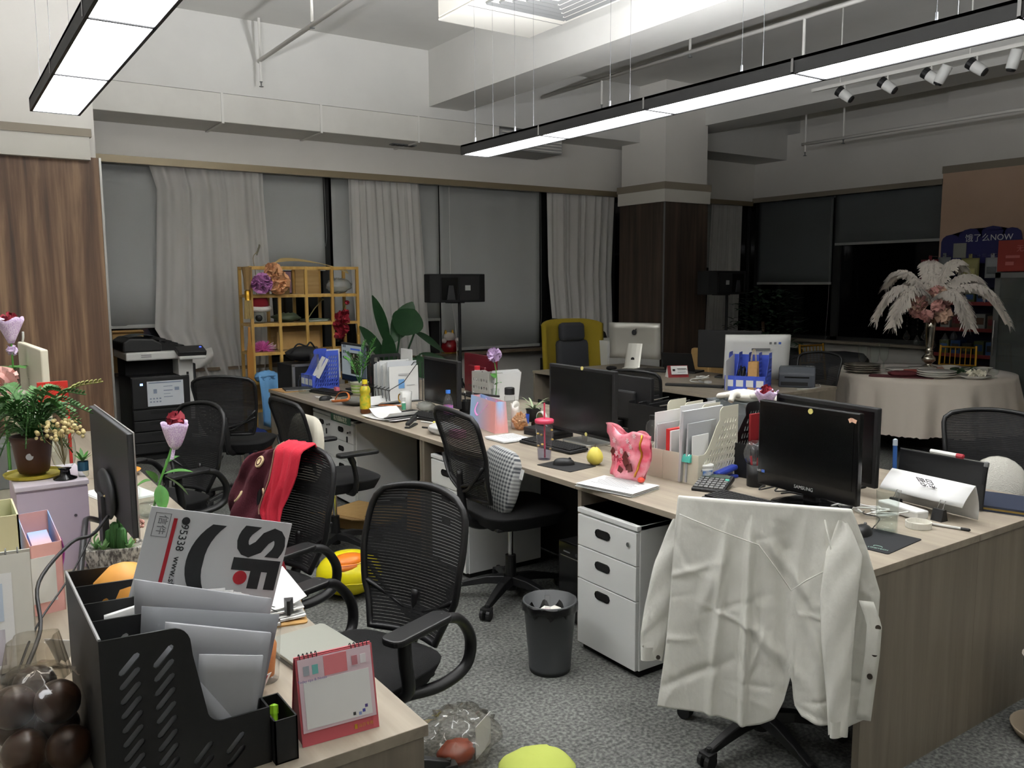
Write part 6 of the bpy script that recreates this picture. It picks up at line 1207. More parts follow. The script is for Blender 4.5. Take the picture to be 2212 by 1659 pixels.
obj('cuff', MB().tube([(-.05, 0, .03), (-.10, .01, .025), (-.14, .02, .015)], [.035, .032, .034], 10, flat=.5), mg_, t, smooth=True)
t = thing('wrapped_rose', 'red rose in lilac netting standing behind the near monitors', 'flower', (3.22, 2.56, TZ)); obj('stem', MB().tube([(0, 0, 0), (0, .01, .2), (-.01, .015, .32)], .004, 6), M_LEAF, t); obj('netting', MB().slab(lambda u, v: ((.012 + .04 * v + .006 * math.sin(u * 44) * v) * math.cos(2 * PI * u) - .01, .015 + (.012 + .04 * v + .006 * math.sin(u * 44) * v) * math.sin(2 * PI * u), .31 + .085 * v + .008 * math.sin(u * 31) * v), 40, 5, .001), mat('lilac_net', 'c7a4cf', .4, noise=(200, 'e6d4ea', (1, 1, 1), .1)), t, smooth=True); obj('petals', pom((-.01, .015, .395), .03, 26, 8, 1, .55), mat('rose_red', '7c1022', .7), t, smooth=True)
t = thing('pencil_cup', 'dark mesh pencil cup wrapped in clear film', 'cup', (2.99, 2.44, TZ)); obj('cup', MB().lathe([(.042, 0), (.044, .1), (.042, .1), (.038, .004), (0, .003)], 18), M_BLACK, t, smooth=True); obj('film_wrap', MB().slab(lambda u, v: ((.03 + .022 * math.sin(v * 3)) * math.cos(2 * PI * u) * (1 + .12 * math.sin(u * 37)), (.03 + .022 * math.sin(v * 3)) * math.sin(2 * PI * u) * (1 + .12 * math.sin(u * 37)), .09 + .11 * v), 26, 6, .001), M_PVC, t, smooth=True)
for i in range(4): pen('%s pen standing in the film-wrapped pencil cup' % ('dark', 'red', 'maroon', 'grey')[i], (2.99 + .015 * math.cos(i * 2), 2.44 + .015 * math.sin(i * 2), TZ + .008), (2.99 + .03 * math.cos(i * 2), 2.44 + .03 * math.sin(i * 2), TZ + .17), (M_BLACK, M_RED, mat('folder_red', '8a1f24', .6), M_GREY)[i], M_BLACK)
# ------------------------------------------------------------------ near end of the row
t, hd, scr = monitor('glossy black monitor with a round yellow sticker at the near desk end', 2.84, 2.08, .475, .36, .805, D - .02, case=M_BLACKG, bezel=.022, chin=.035)
text('brand_text', 'SAMSUNG', .02, mat('brand_silver', 'b5b5b5', .5), hd, (.0, -.003, .082), (PI / 2, 0, 0)); obj('round_sticker', MB().cyl((.02, -.003, .397), (.02, .001, .397), .011, n=16), mat('sticker_yellow', 'd8cc7a', .7), hd); obj('corner_sticker', MB().box((.215, -.002, .385), (.022, .002, .014), ry=.3).box((.2, -.002, .385), (.014, .002, .016), ry=-.5), mat('sticker_peach', 'e8b89c', .7), hd); obj('model_sticker', MB().box((-.205, -.002, .115), (.016, .002, .012)), mat('sticker_blue', '4a68b8', .5), hd); text('model_text', 'LED', .012, M_WHITE, hd, (-.225, -.003, .115), (PI / 2, 0, 0))
obj('round_base', MB().lathe([(.13, 0), (.13, .008), (.09, .02), (0, .024)], 28, (0, .03, 0), sx=1.2), M_BLACKG, t, smooth=True)
monitor('black monitor standing right behind the glossy one', 3.22, 2.27, .56, .34, .795, D - .1, thick=.025)
keyboard('black keyboard in front of the glossy monitor', 2.68, 2.2, D + .05, .42)
t = thing('water_glass', 'clear glass of water beside the mouse at the near desk end', 'glass', (2.81, 1.70, TZ)); obj('glass', MB().shell([(0, .002), (.036, 0), (.037, .006), (.039, .155)], 24), M_GLASS, t, smooth=True); obj('water', MB().lathe([(.034, .0125), (.0352, .065), (0, .0655)], 22), clear('water_clear', 'f4f7f7', .97), t, smooth=True)
tag(obj('jar_lid', MB().lathe([(.044, 0), (.045, .003), (.045, .024), (.042, .024), (.042, .006), (0, .005)], 26, (2.96, 1.665, TZ)), mat('lid_cream', 'dcd9cf', .5), smooth=False), 'round cream jar lid beside the water glass', 'lid')
pen('silver pen with a black grip lying beside the jar lid', (3.02, 1.665, TZ + .006), (3.06, 1.525, TZ + .006), M_ALU, M_BLACK)
t = thing('mouse_pad', 'black mouse pad with a small logo at the near desk end', 'mouse pad', (2.69, 1.665, TZ), D + .1); obj('pad', MB().prism(rrect(-.105, .105, -.125, .125, .008), .003), mat('pad_black', '15171a', .8), t); text('logo_text', 'LOGITECH', .014, mat('logo_green', '8aa79a', .7), t, (.055, -.095, .0035), (0, 0, .1)); obj('logo_mark', MB().tube([(.045 + .015 * math.cos(a), -.075 + .008 * math.sin(a), .0035) for a in [i * .35 for i in range(12)]], .0015, 5), mat('logo_green', '8aa79a', .7), t)
mouse('black mouse on the pad at the near desk end', 2.71, 1.73, D + .3); bpy.context.view_layer.update()
tag(obj('mouse_cable', MB().tube(smooth_path([(2.77, 1.73, TZ + .012), (2.86, 1.76, TZ + .03), (2.9, 1.85, TZ + .02), (2.98, 1.9, TZ + .006)], 5), .0022, 6), M_BLACK), 'thin black mouse cable looping behind the water glass', 'cable')
t = thing('white_cables', 'tangled white cables and power strip behind the near monitor', 'cables', (2.98, 1.86, TZ)); rnd = random.Random(41); obj('power_strip', MB().box((.1, -.06, .02), (.06, .2, .034), rz=-.25), M_WHITE, t, bevel=.006)
for k in range(3): obj('cable', MB().tube(smooth_path([(-.03 + rnd.uniform(-.06, .1), .15 - .035 * i + rnd.uniform(-.03, .03), .008 + .03 * rnd.random()) for i in range(8)], 5), .0035, 6), M_WHITE, t, smooth=True)
tag(obj('dark_cables', MB().tube(smooth_path([(2.88 + rnd.uniform(-.05, .14), 2.36 - .03 * i, TZ + .006 + .035 * rnd.random()) for i in range(12)], 5), .0035, 6), M_BLACK, smooth=True), 'tangle of dark cables behind the keyboard at the near end', 'cables')
# folded white paper over a black board with clips and markers
Wb = thing('tabletop_board', 'black tabletop board carrying clipped marker pens', 'board', (3.38, 1.82, TZ), D - .02); obj('panel', MB().box((0, 0, .10), (.37, .012, .19), rx=-.12), M_BLACK, Wb, bevel=.004); obj('feet', MB().box((0, .02, .005), (.3, .1, .01)), M_BLACK, Wb); obj('metal_edge', MB().box((0, .0, .1965), (.36, .004, .003)), M_ALU, Wb)
def wbp(x, y, z): a = D - .02; return (3.38 + x * math.cos(a) - y * math.sin(a), 1.82 + x * math.sin(a) + y * math.cos(a), TZ + z)
pen('white marker with a red cap clipped on top of the black board', wbp(-.04, -.01, .208), wbp(.10, -.01, .206), M_WHITE, mat('marker_red', '9a2430', .5), .009, 'marker'); pen('blue capped marker clipped upright on the black board', wbp(-.19, -.02, .10), wbp(-.20, -.01, .235), mat('marker_blue', '2f5a9a', .5), mat('marker_pale', 'b9c4cc', .5), .009, 'marker'); pen('black marker clipped upright at the far corner of the black board', wbp(.18, -.01, .11), wbp(.185, .0, .20), M_BLACK, M_GREY, .009, 'marker')
t = thing('folded_paper_sign', 'folded white paper tent with handwritten characters', 'sign', (3.22, 1.76, TZ), D - .1); obj('front_leaf', MB().slab(lambda u, v: (.36 * (u - .5), -.085 + .075 * v, .065 + .075 * v ** .8), 4, 6, .0015), M_PAPER, t, smooth=True); obj('rear_leaf', MB().slab(lambda u, v: (.36 * (u - .5), -.01 + .03 * math.sin(v * 2) , .14 - .135 * v), 4, 6, .0015), M_PAPER, t, smooth=True); text('handwriting', '已明\n米况\n又立', .036, M_INK, t, (.02, -.052, .107), (PI / 4, 0, PI), thick=.0005)
for x in (-.09, .10):
    b = thing('binder_clip', 'black binder clip propping the paper tent near the %s' % ('jar lid' if x < 0 else 'pen'), 'clip', tuple(Matrix.LocRotScale(Vector((3.22, 1.76, TZ)), Euler((0, 0, D - .1)), None) @ Vector((x, -.10, 0))), D - .1, 'black binder clips'); obj('clip_body', MB().prism([(-.02, 0), (.02, 0), (.008, .045), (-.008, .045)], .045, TR(-.022, 0, 0) @ RZ(PI / 2) @ RX(PI / 2)), M_BLACK, b); obj('clip_handle', MB().tube([(-.012, .0, .04), (-.01, .02, .075), (.01, .02, .075), (.012, 0, .04)], .0015, 5), M_CHROME, b)
t = thing('navy_notebook', 'navy notebook with a gold edge at the far corner of the near desk', 'book', (3.52, 1.63, TZ), D + .3); obj('cover', MB().box((0, 0, .02), (.2, .26, .008)).box((0, 0, .004), (.2, .26, .006)), mat('navy_cover', '232a3c', .6), t); obj('gold_pages', MB().box((0, 0, .012), (.19, .25, .012)), mat('gilt', 'b79a4a', .4), t)
sheets('white sheet lying behind the black board', 3.52, 2.0, D, .2, .15, 1, 14, lines=False)
# ------------------------------------------------------------------ big black file holder in front
O = thing('file_holder', 'big black slotted file holder filled with papers in front', 'file holder', (.195, 1.52, TZ))
prof = [(0, 0), (.277, 0), (.277, .111)] + [(lerp(.262, .205, k / 6), .111 + .0 * k) for k in range(7)]
for k in range(7): a = -PI / 2 - k / 6 * 1.25; prof.append((.197 + .03 * math.cos(a), .141 + .03 * math.sin(a)))
prof += [(.158, .19), (.147, .25)]
for k in range(7): a = k / 6 * PI / 2; prof.append((.112 + .033 * math.cos(a), .272 + .035 * math.sin(a)))
prof += [(0, .312)]
def inprof(x, z): return 0.016 < x < .262 and z > .015 and z < (.288 if x < .112 else .288 - (x - .112) * 4.5 if x < .15 else .10)
hs = []
for cx, z0, z1 in ((.042, .03, .29), (.098, .03, .29), (.157, .03, .09), (.215, .03, .09)):
    z = z1 - .03
    while z > .03:
        if cx < .11 or z < .085: hs.append(slot(cx, z, .036, .0056, .8, 3))
        z -= .0262
pl = curve_mesh('slotted_plate', [prof] + hs, .004)
for i, y in enumerate((0, .10, .20, .31, .42)): obj('slotted_plate' if i in (0, 4) else 'divider', pl, M_BLACK, O, loc=(0, y, 0), rot=(PI / 2, 0, 0))
obj('back_panel', MB().bx(-.004, 0, -.002, .422, 0, .312), M_BLACK, O); obj('low_front_panel', MB().bx(.277, .281, -.002, .422, 0, .111), M_BLACK, O); obj('base', MB().bx(0, .277, 0, .42, 0, .004), M_BLACK, O)
obj('grey_top_edge', MB().tube([(-.002, 0, .313), (-.002, .42, .313)], .003, 6), mat('edge_grey', '8a8a88', .5), O)  # thin grey strip along the top edge of the back panel
t = thing('pen_box', 'small black pen box at the low end of the big file holder', 'pen box', (.478, 1.50, TZ))
for x0, x1, y0, y1 in ((0, .003, 0, .11), (.042, .045, 0, .11), (0, .045, 0, .003), (0, .045, .107, .11)): obj('wall', MB().bx(x0, x1, y0, y1, 0, .088), M_BLACK, t)
obj('bottom', MB().bx(0, .045, 0, .11, 0, .003), M_BLACK, t)
pen('lime green highlighter standing in the small black pen box', (.492, 1.55, TZ + .006), (.502, 1.575, TZ + .085), mat('lime', '9ad42a', .4), mat('lime', '9ad42a', .4), .008, 'highlighter')
# courier envelope
a16 = math.radians(16.5); E_ = thing('courier_envelope', 'white courier envelope with bold black SF lettering', 'envelope', (.329, 1.735, 1.228), 0, None, (0, a16, 0))
obj('card', MB().bx(0, .292, -.0015, .0015, -.32, 0), mat('envelope_white', 'c9cbce', .75), E_)
TM = Matrix(((0, 1, 0), (0, 0, -1), (-1, 0, 0))).to_euler()
mi = mat('sf_black', '232528', .7); me_r = mat('sf_red', 'a51f2c', .7)
obj('red_bar', MB().bx(.047, .054, -.003, -.0016, -.20, -.018), me_r, E_); text('sf_letters', 'SF', .132, mi, E_, (.230, -.002, -.080), TM, thick=.0003, bold=.006, sx=1.05); obj('red_dot', MB().cyl((.207, -.003, -.125), (.207, -.0015, -.125), .0145, n=20), me_r, E_)
arc = []
for k in range(13): q = lerp(-.78, .78, k / 12); arc.append((.215 - .125 * math.cos(q), -.100 + .112 * math.sin(q)))
pr = []
for k, (x, z) in enumerate(arc): pr.append((x, z))
inner = [(x + .034 - .006 * abs(k - 6) / 6, z) for k, (x, z) in enumerate(arc)][::-1]
obj('arc_mark', MB().prism(pr + inner, .0014, TR(0, -.0016, 0) @ RX(PI / 2)), mi, E_)
text('phone_number', '95338', .022, mi, E_, (.071, -.002, -.055), TM, thick=.0003); text('web_address', 'www.sf-express', .019, mi, E_, (.071, -.002, -.155), TM, thick=.0003)
obj('phone_mark', MB().cyl((.071, -.003, -.021), (.071, -.0015, -.021), .008, n=14), mi, E_); text('mail_text', '信件', .020, mat('faint_ink', '6a6c70', .8), E_, (.026, -.002, -.034), TM, thick=.0002)
fr = MB(); fr.bx(.011, .012, -.0022, -.0015, -.058, -.01).bx(.040, .041, -.0022, -.0015, -.058, -.01).bx(.011, .041, -.0022, -.0015, -.0108, -.01).bx(.011, .041, -.0022, -.0015, -.058, -.0572); obj('mail_frame', fr, mat('faint_ink', '6a6c70', .8), E_)
def std_sheet(label, pts, y, m, dy=0.0, name='grey_document', th=.0012):
    """upright sheet given by its four corners (x, z): top-left, top-right, bottom-right, bottom-left"""
    tl, tr, br, bl_ = pts
    def fn(u, v):
        a = (lerp(bl_[0], tl[0], v), lerp(bl_[1], tl[1], v)); b = (lerp(br[0], tr[0], v), lerp(br[1], tr[1], v)); return (lerp(a[0], b[0], u), y + dy * math.sin(u * 3 + v * 2), lerp(a[1], b[1], u))
    return tag(obj(name, MB().slab(fn, 8, 6, th), m, smooth=True), label, 'paper', 'papers in the big file holder')
mgp = mat('plastic_sleeve', '9fa1a5', .45); mgp2 = mat('plastic_sleeve_dark', '8c8f94', .5)
std_sheet('grey folder standing directly behind the slots of the near plate', ((.203, 1.02), (.30, 1.03), (.465, .765), (.203, .765)), 1.532, mat('folder_mid_grey', '8a8c90', .7), .0)
std_sheet('tallest grey plastic sleeve in front of the courier envelope', ((.277, 1.112), (.530, 1.022), (.490, .775), (.262, .80)), 1.655, mgp, .006, th=.006)
std_sheet('grey plastic sleeve nearest the slotted plate', ((.277, 1.078), (.528, 1.006), (.470, .775), (.25, .79)), 1.60, mgp2, .004); std_sheet('narrow grey sheet bundle behind the low front', ((.31, 1.05), (.50, .985), (.455, .765), (.29, .775)), 1.57, mgp, .003, th=.008); std_sheet('shorter pale sheet bundle inside the big file holder', ((.36, .985), (.475, .955), (.445, .765), (.34, .775)), 1.545, mat('sleeve_pale', 'a8aaad', .6), .003, th=.005)
for i in range(5): std_sheet('crumpled white slip number %s poking out above the sleeves' % 'one two three four five'.split()[i], ((.385 + .022 * i, 1.062 - .008 * i), (.445 + .018 * i, 1.056 - .011 * i), (.44 + .01 * i, .95), (.37 + .01 * i, .95)), 1.675 + .008 * i, M_PAPER, .004, 'paper_slip')
std_sheet('white sheets flat in the second slot of the big file holder', ((.225, 1.045), (.33, 1.06), (.33, .9), (.225, .9)), 1.68, M_PAPER, .002, 'paper_bundle', .012)
tag(obj('papaya', MB().lathe([(.0, -.09), (.035, -.08), (.062, -.045), (.07, 0), (.06, .045), (.03, .075), (0, .085)], 20, M=TR(.295, 1.885, .995)), mat('papaya_orange', 'e0a048', .5, noise=(10, 'd8923a', (1, 1, 1), .3)), smooth=True), 'round orange-yellow fruit resting in the rear slot of the big file holder', 'fruit')

# ------------------------------------------------------------------ pink desk calendar
K = thing('desk_calendar', 'pink tent desk calendar with a blank page and spiral rings', 'calendar', (.625, 1.565, TZ), -.08); mpkc = mat('coral_card', 'b8545c', .6)
obj('front_board', MB().slab(lambda u, v: (.16 * (u - .5), -.040 + .036 * v, .168 * v), 2, 2, .003), mpkc, K); obj('rear_board', MB().slab(lambda u, v: (.16 * (u - .5), .040 - .036 * v, .168 * v), 2, 2, .003), mpkc, K)
for s in (-1, 1): obj('side_gusset', MB().prism([(-.040, 0), (.040, 0), (.003, .165), (-.003, .165)], .001, TR(s * .078, 0, 0) @ RZ(PI / 2) @ RX(PI / 2)), mat('coral_dark', '8a3238', .6), K)
def kf(x0, x1, z0, z1, off): return MB().slab(lambda u, v: (lerp(x0, x1, u), -.040 + .036 * (lerp(z0, z1, v) / .168) - off, lerp(z0, z1, v)), 2, 2, .0008)
pgk = obj('page', kf(-.076, .076, .026, .166, .0028), mat('page_pink', 'dcc4cc', .7), K); obj('writing_field', kf(-.068, .068, .032, .122, .0038), M_PAPER, pgk); obj('header_square', kf(-.024, .024, .126, .164, .0038), mat('coral_print', 'd47a80', .7), pgk)
for x, c_ in ((-.06, '9aa0a8'), (-.042, '6fb3ae'), (.04, 'b87880'), (.058, 'e6e0e2')): obj('small_motif', kf(x - .006, x + .006, .134, .152, .0042), mat('motif_' + c_, c_, .7), pgk)
text('tiny_heading', 'Today tips & Notes', .0075, mat('ink_violet', '6a6aa0', .8), pgk, (-.05, -.019, .1245), (PI / 2 - .21, 0, 0), thick=.0001)
for i, (x, z, c_) in enumerate(((.05, .042, '4a4a9a'), (.042, .038, '8a9ac8'), (.056, .05, '5a4a8a'), (.03, .04, '3a3a3a'))): obj('corner_motif', kf(x - .0028, x + .0028, z - .003, z + .003, .0046), mat('motif_' + c_, c_, .7), pgk)
obj('gold_logo', kf(.028, .034, .009, .018, .0024), M_GOLD, K); text('gold_text', '台历专用', .008, M_GOLD, K, (.052, -.0405, .0135), (PI / 2 - .21, 0, 0), thick=.0001)
for i in range(5):
    for s in (-1, 1): x = s * (.036 + .0085 * i); obj('spiral_ring', MB().tube([(x, .007 * math.cos(a), .166 + .008 * math.sin(a)) for a in [j * PI / 6 for j in range(12)]], .001, 5, closed=True), M_INK, K)

# ------------------------------------------------------------------ other things on the near desk
t = thing('silver_laptop', 'closed grey slim case lying at the desk edge', 'laptop', (.72, 1.955, TZ), .12); obj('lower_shell', MB().prism(rrect(-.085, .085, -.09, .09, .015), .009), M_GREY, t); obj('lid', MB().prism(rrect(-.086, .086, -.091, .091, .015), .010, TR(0, 0, .010)), mat('champagne_grey', '8f9087', .45, .3), t, bevel=.003)
t = thing('clipboard', 'wooden clipboard under a pile of paper at the desk edge', 'clipboard', (.70, 2.30, TZ), -.25); obj('board', MB().prism(rrect(-.12, .12, -.16, .16, .012), .004), mat('hardboard', 'a9824a', .6), t); obj('clip', MB().box((.0, -.15, .010), (.10, .03, .01)), M_CHROME, t, bevel=.003)
sheets('thick pile of white paper on the clipboard', .695, 2.31, -.25 + .1, .20, .28, 9, 22, spread=.016, z=TZ + .005, lines=False, curl=.10)
t = thing('binder_clip', 'black binder clip on the edge of the paper pile', 'clip', (.745, 2.17, TZ + .03), 1.2); obj('clip_body', MB().prism([(-.012, 0), (.012, 0), (.004, .03), (-.004, .03)], .04, TR(-.02, .0, 0) @ RZ(PI / 2)), M_BLACK, t); obj('clip_handle', MB().tube([(-.012, .03, .0), (-.01, .05, .01), (.01, .05, .01), (.012, .03, 0)], .0015, 5), M_BLACK, t)
t = thing('plastic_cup', 'clear plastic cup with an orange plush figure behind the sleeves', 'cup', (.575, 1.86, TZ)); obj('cup', MB().shell([(0, .002), (.03, 0), (.032, .004), (.04, .12)], 22), M_PVC, t, smooth=True); obj('orange_filling', MB().lathe([(.0, .008), (.022, .012), (.026, .05), (.03, .085), (.02, .105), (0, .11)], 16), mat('orange_plush', 'd88a4a', .8), t, smooth=True)
t = thing('paper_tag', 'small white tag with a red stamp at the foot of the clear cup', 'tag', (.545, 1.80, TZ + .012), .5, None, (.45, .1, .6)); obj('card', MB().box((0, 0, .012), (.035, .001, .05)), M_PAPER, t); obj('red_stamp', MB().box((-.004, -.001, .026), (.02, .001, .016)), M_RED, t)
# chocolates in clear bag
Cb = thing('chocolate_bag', 'clear cellophane bag of round chocolates at the front corner', 'bag', (.115, 1.80, TZ)); obj('cellophane', crumpled_blob((0, 0, .085), .10, 61, .16, 30, 20, sc3=(.95, 1.25, .86)), clear('cellophane', 'f6f4f0', .95, .08), Cb, smooth=True); obj('twisted_neck', MB().slab(lambda u, v: ((.06 * (1 - .3 * v)) * math.cos(2 * PI * u) * (1 + .15 * math.sin(u * 25)), (.05 * (1 - .3 * v)) * math.sin(2 * PI * u) * (1 + .15 * math.sin(u * 25)), .15 + .09 * v), 30, 4, .0006), clear('cellophane', 'f0eee8', .86, .08), Cb, smooth=True)
mch = mat('dark_chocolate', '2c1a12', .3, noise=(16, '3c2618', (1, 1, 1), .3))
for i, (x, y, z) in enumerate(((-.035, .055, .045), (.03, .0, .05), (-.03, -.06, .045), (.04, -.09, .045), (.02, .075, .04), (-.04, .0, .11), (.03, -.045, .12), (.0, .05, .12))): tag(obj('chocolate_ball', MB().sph((.115 + x, 1.80 + y, TZ + z), .041, n=18, m=12), mch, smooth=True), 'dark round chocolate number %s in the cellophane bag' % 'one two three four five six seven eight'.split()[i], 'chocolate', 'chocolates in the cellophane bag')
std_sheet('white sheet sticking out behind the back of the big file holder', ((.165, .82), (.235, .825), (.205, .76), (.19, .755)), 2.2, M_PAPER, .03, 'loose_sheet')
keyboard('black keyboard at the picture corner beyond the chocolates', -.16, 2.0, D + PI, .44)
t = thing('spiral_calendar', 'white spiral desk calendar showing a building photo', 'calendar', (.03, 2.32, TZ), -.1); obj('front_board', MB().slab(lambda u, v: (.25 * (u - .5), -.07 + .055 * v, .27 * v), 2, 2, .003), mat('warm_white', 'd2d0c6', .6), t); obj('rear_board', MB().slab(lambda u, v: (.25 * (u - .5), .07 - .055 * v, .27 * v), 2, 2, .003), mat('warm_white', 'd2d0c6', .6), t)
pc = obj('page', MB().slab(lambda u, v: (-.105 + .19 * u, -.0775 + .055 * (.05 + .85 * v), .27 * (.05 + .80 * v)), 2, 2, .001), M_PAPER, t); obj('photo_print', MB().slab(lambda u, v: (-.095 + .16 * u, -.0785 + .055 * (.08 + .30 * v), .27 * (.08 + .30 * v)), 2, 2, .001), mat('photo_print', '8b8088', .6, noise=(12, 'c9c4cc', (1, 1, .2), .1)), pc); obj('date_grid', MB().slab(lambda u, v: (-.095 + .16 * u, -.0785 + .055 * (.45 + .32 * v), .27 * (.45 + .32 * v)), 2, 2, .001), mat('date_blue', 'b9c6d4', .7), pc); text('month_number', '5', .03, mat('ink_grey', '6a7078', .8), pc, (.04, -.046, .225), (PI / 2 - .2, 0, 0), thick=.0002)
for i in range(9): obj('spiral_ring', MB().tube([(-.1 + .025 * i, .009 * math.cos(a), .272 + .009 * math.sin(a)) for a in [j * PI / 5 for j in range(10)]], .0016, 5, closed=True), M_GREY, t)
# cream organiser tray stack with mint box
t = thing('cream_organiser', 'cream coloured desk organiser bin at the picture edge', 'organiser', (.02, 2.54, TZ)); mcr = mat('cream_bin', 'd3cba2', .5)
for x0, x1, y0, y1 in ((-.14, .125, -.10, -.096), (-.14, .125, .096, .10), (-.14, -.136, -.1, .1), (.121, .125, -.1, .1)): obj('wall', MB().bx(x0, x1, y0, y1, .10, .33), mcr, t)
obj('bottom', MB().bx(-.14, .125, -.1, .1, .10, .104), mcr, t); obj('drawer_base', MB().bx(-.14, .125, -.1, .1, 0, .098), mcr, t, bevel=.004)
tag(obj('mint_box', MB().box((.03, 2.55, TZ + .235), (.14, .12, .26), rz=.1), mat('mint_card', 'bcd2c2', .6), bevel=.004), 'mint green carton standing in the cream organiser bin', 'box')
t = thing('pastel_pen_holder', 'pastel pink and blue slanted paper holder', 'holder', (.205, 2.66, TZ), .15); mgp3 = mat('pastel_gradient', 'e6b4ac', .6); gradient(mgp3, 'e8b0aa', '8fb8ea', 1)
for x0, x1, y0, y1, h in ((-.04, .04, -.06, -.058, .20), (-.04, .04, .058, .06, .265), (-.04, -.038, -.06, .06, .23), (.038, .04, -.06, .06, .23)): obj('wall', MB().add([(x0, y0, 0), (x1, y0, 0), (x1, y1, 0), (x0, y1, 0), (x0, y0, .2 if y0 < 0 else h), (x1, y0, .2 if y0 < 0 else h), (x1, y1, h if y1 < 0 else .265), (x0, y1, h if y1 < 0 else .265)], [(0, 1, 2, 3), (4, 5, 6, 7), (0, 1, 5, 4), (1, 2, 6, 5), (2, 3, 7, 6), (3, 0, 4, 7)]), mgp3, t)
obj('ribbon', MB().slab(lambda u, v: (.046 + .012 * math.sin(v * 5), -.03 + .045 * u + .02 * math.sin(v * 4), .20 - .16 * v), 3, 12, .002), mat('magenta_ribbon', 'c45ab0', .35), t, smooth=True); obj('inner_tray', MB().box((0, .0, .18), (.05, .08, .04), rx=.5), mgp3, t); obj('white_card', MB().box((-.02, -.063, .10), (.08, .002, .13)), M_PAPER, t)
# lilac cabinet with fern and vases
t = thing('lilac_cabinet', 'pale lilac desktop cabinet carrying the fern pot', 'cabinet', (.175, 2.975, TZ)); ml_ = mat('lilac_board', 'cdbdce', .5)
obj('body', MB().bx(0, .20, .004, .30, 0, .272), ml_, t, bevel=.002); obj('front_door', MB().bx(.0, .20, 0, .004, 0, .265), ml_, t, bevel=.001); obj('top_board', MB().bx(-.004, .204, -.004, .304, .272, .287), mat('lilac_top', 'd9cfd8', .4), t, bevel=.002)
for x, z in ((.04, .165), (.16, .175)): obj('screw_cap', MB().cyl((x, -.002, z), (x, .001, z), .0045, n=10), mat('screw_dark', '55505a', .5), t)
CZ = TZ + .287
P_ = thing('fern_pot', 'lush green fern in a brown pot on a yellow-rimmed saucer', 'plant', (.24, 3.13, CZ + .014)); obj('pot', MB().lathe([(.042, 0), (.047, .01), (.06, .105), (.065, .108), (.065, .122), (.058, .122), (.055, .1)], 22), mat('brown_pot', '4a2a22', .5), P_, smooth=True); obj('sticker', MB().cyl((-.014, -.0535, .06), (-.014, -.051, .06), .011, n=16), M_PAPER2, P_); obj('soil', MB().cyl((0, 0, .10), (0, 0, .106), .055, n=16), mat('soil', '2a2019', .95), P_)
rnd = random.Random(9)
M_FERN = mat('fern_green', '35602c', .6, noise=(20, '4f7a40', (1, 1, 1), .3))
for i in range(34):
    a = i * 2.399; r = rnd.uniform(.10, .20); h = rnd.uniform(.05, .17); frond(P_, (0, 0, .11), (r * math.cos(a), r * math.sin(a), .11 + h), 18, .034, M_FERN, .07, .0055)
for i in range(16):
    a = i * .41; r = rnd.uniform(.1, .16); frond(P_, (0, 0, .11), (r * math.cos(a), r * math.sin(a), .11 - rnd.uniform(-.02, .06)), 16, .032, M_FERN, .07, .0055)
frond(P_, (0, 0, .11), (.22, -.02, .285), 14, .035, mat('olive_leaf', '7d7a3c', .6), .06, .006)
tag(obj('saucer', MB().lathe([(.075, 0), (.085, .004), (.09, .014), (.086, .014), (.08, .006), (0, .005)], 26, (.24, 3.13, CZ)), mat('yellow_rim', 'b8aa30', .5), smooth=False), 'yellow-rimmed saucer under the fern pot', 'saucer')
t = thing('footed_glass_vase', 'glass vase with a black foot holding dried cream blossoms', 'vase', (.318, 3.025, CZ)); obj('foot', MB().lathe([(.035, 0), (.035, .004), (.016, .012), (.014, .03), (.02, .035)], 20), M_BLACKG, t, smooth=True); obj('bowl', MB().shell([(.014, .032), (.030, .05), (.037, .08), (.036, .11), (.032, .135)], 22), M_GLASS, t, smooth=True); st = MB(); rnd = random.Random(15); fl = MB()
for i in range(70):
    a = rnd.uniform(0, 6.28); r = rnd.uniform(.01, .085); z = .15 + rnd.uniform(0, .05) - r * .25; p = (r * math.cos(a), r * math.sin(a) * .7, z)
    if i % 3 == 0: st.tube([(0, 0, .045), (p[0] * .4, p[1] * .4, .11), p], .0008, 4)
    fl.sph(p, rnd.uniform(.005, .008), n=6, m=4)
obj('stems', st, mat('dry_stem', '8a7a52', .8), t, kind='stuff'); obj('dried_blossoms', fl, mat('dry_cream', 'd2c08c', .9), t, smooth=True, kind='stuff')
t = thing('bottle_planter', 'small glass bottle with a blue label and a green sprig', 'bottle', (.372, 3.03, CZ)); obj('bottle', MB().lathe([(.014, 0), (.016, .004), (.016, .055), (.012, .06)], 14), M_GLASS, t, smooth=True); obj('label', MB().shell([(.0165, .02), (.0165, .05)], 14), mat('label_teal', '2f5a72', .5), t)
for i in range(8): a = i * .8; m = MB(); leaf(m, (0, 0, .05), (.03 * math.cos(a), .03 * math.sin(a), .075 + .01 * (i % 3)), .006, .005, 4); obj('leaf', m, M_LEAF, t, smooth=True)
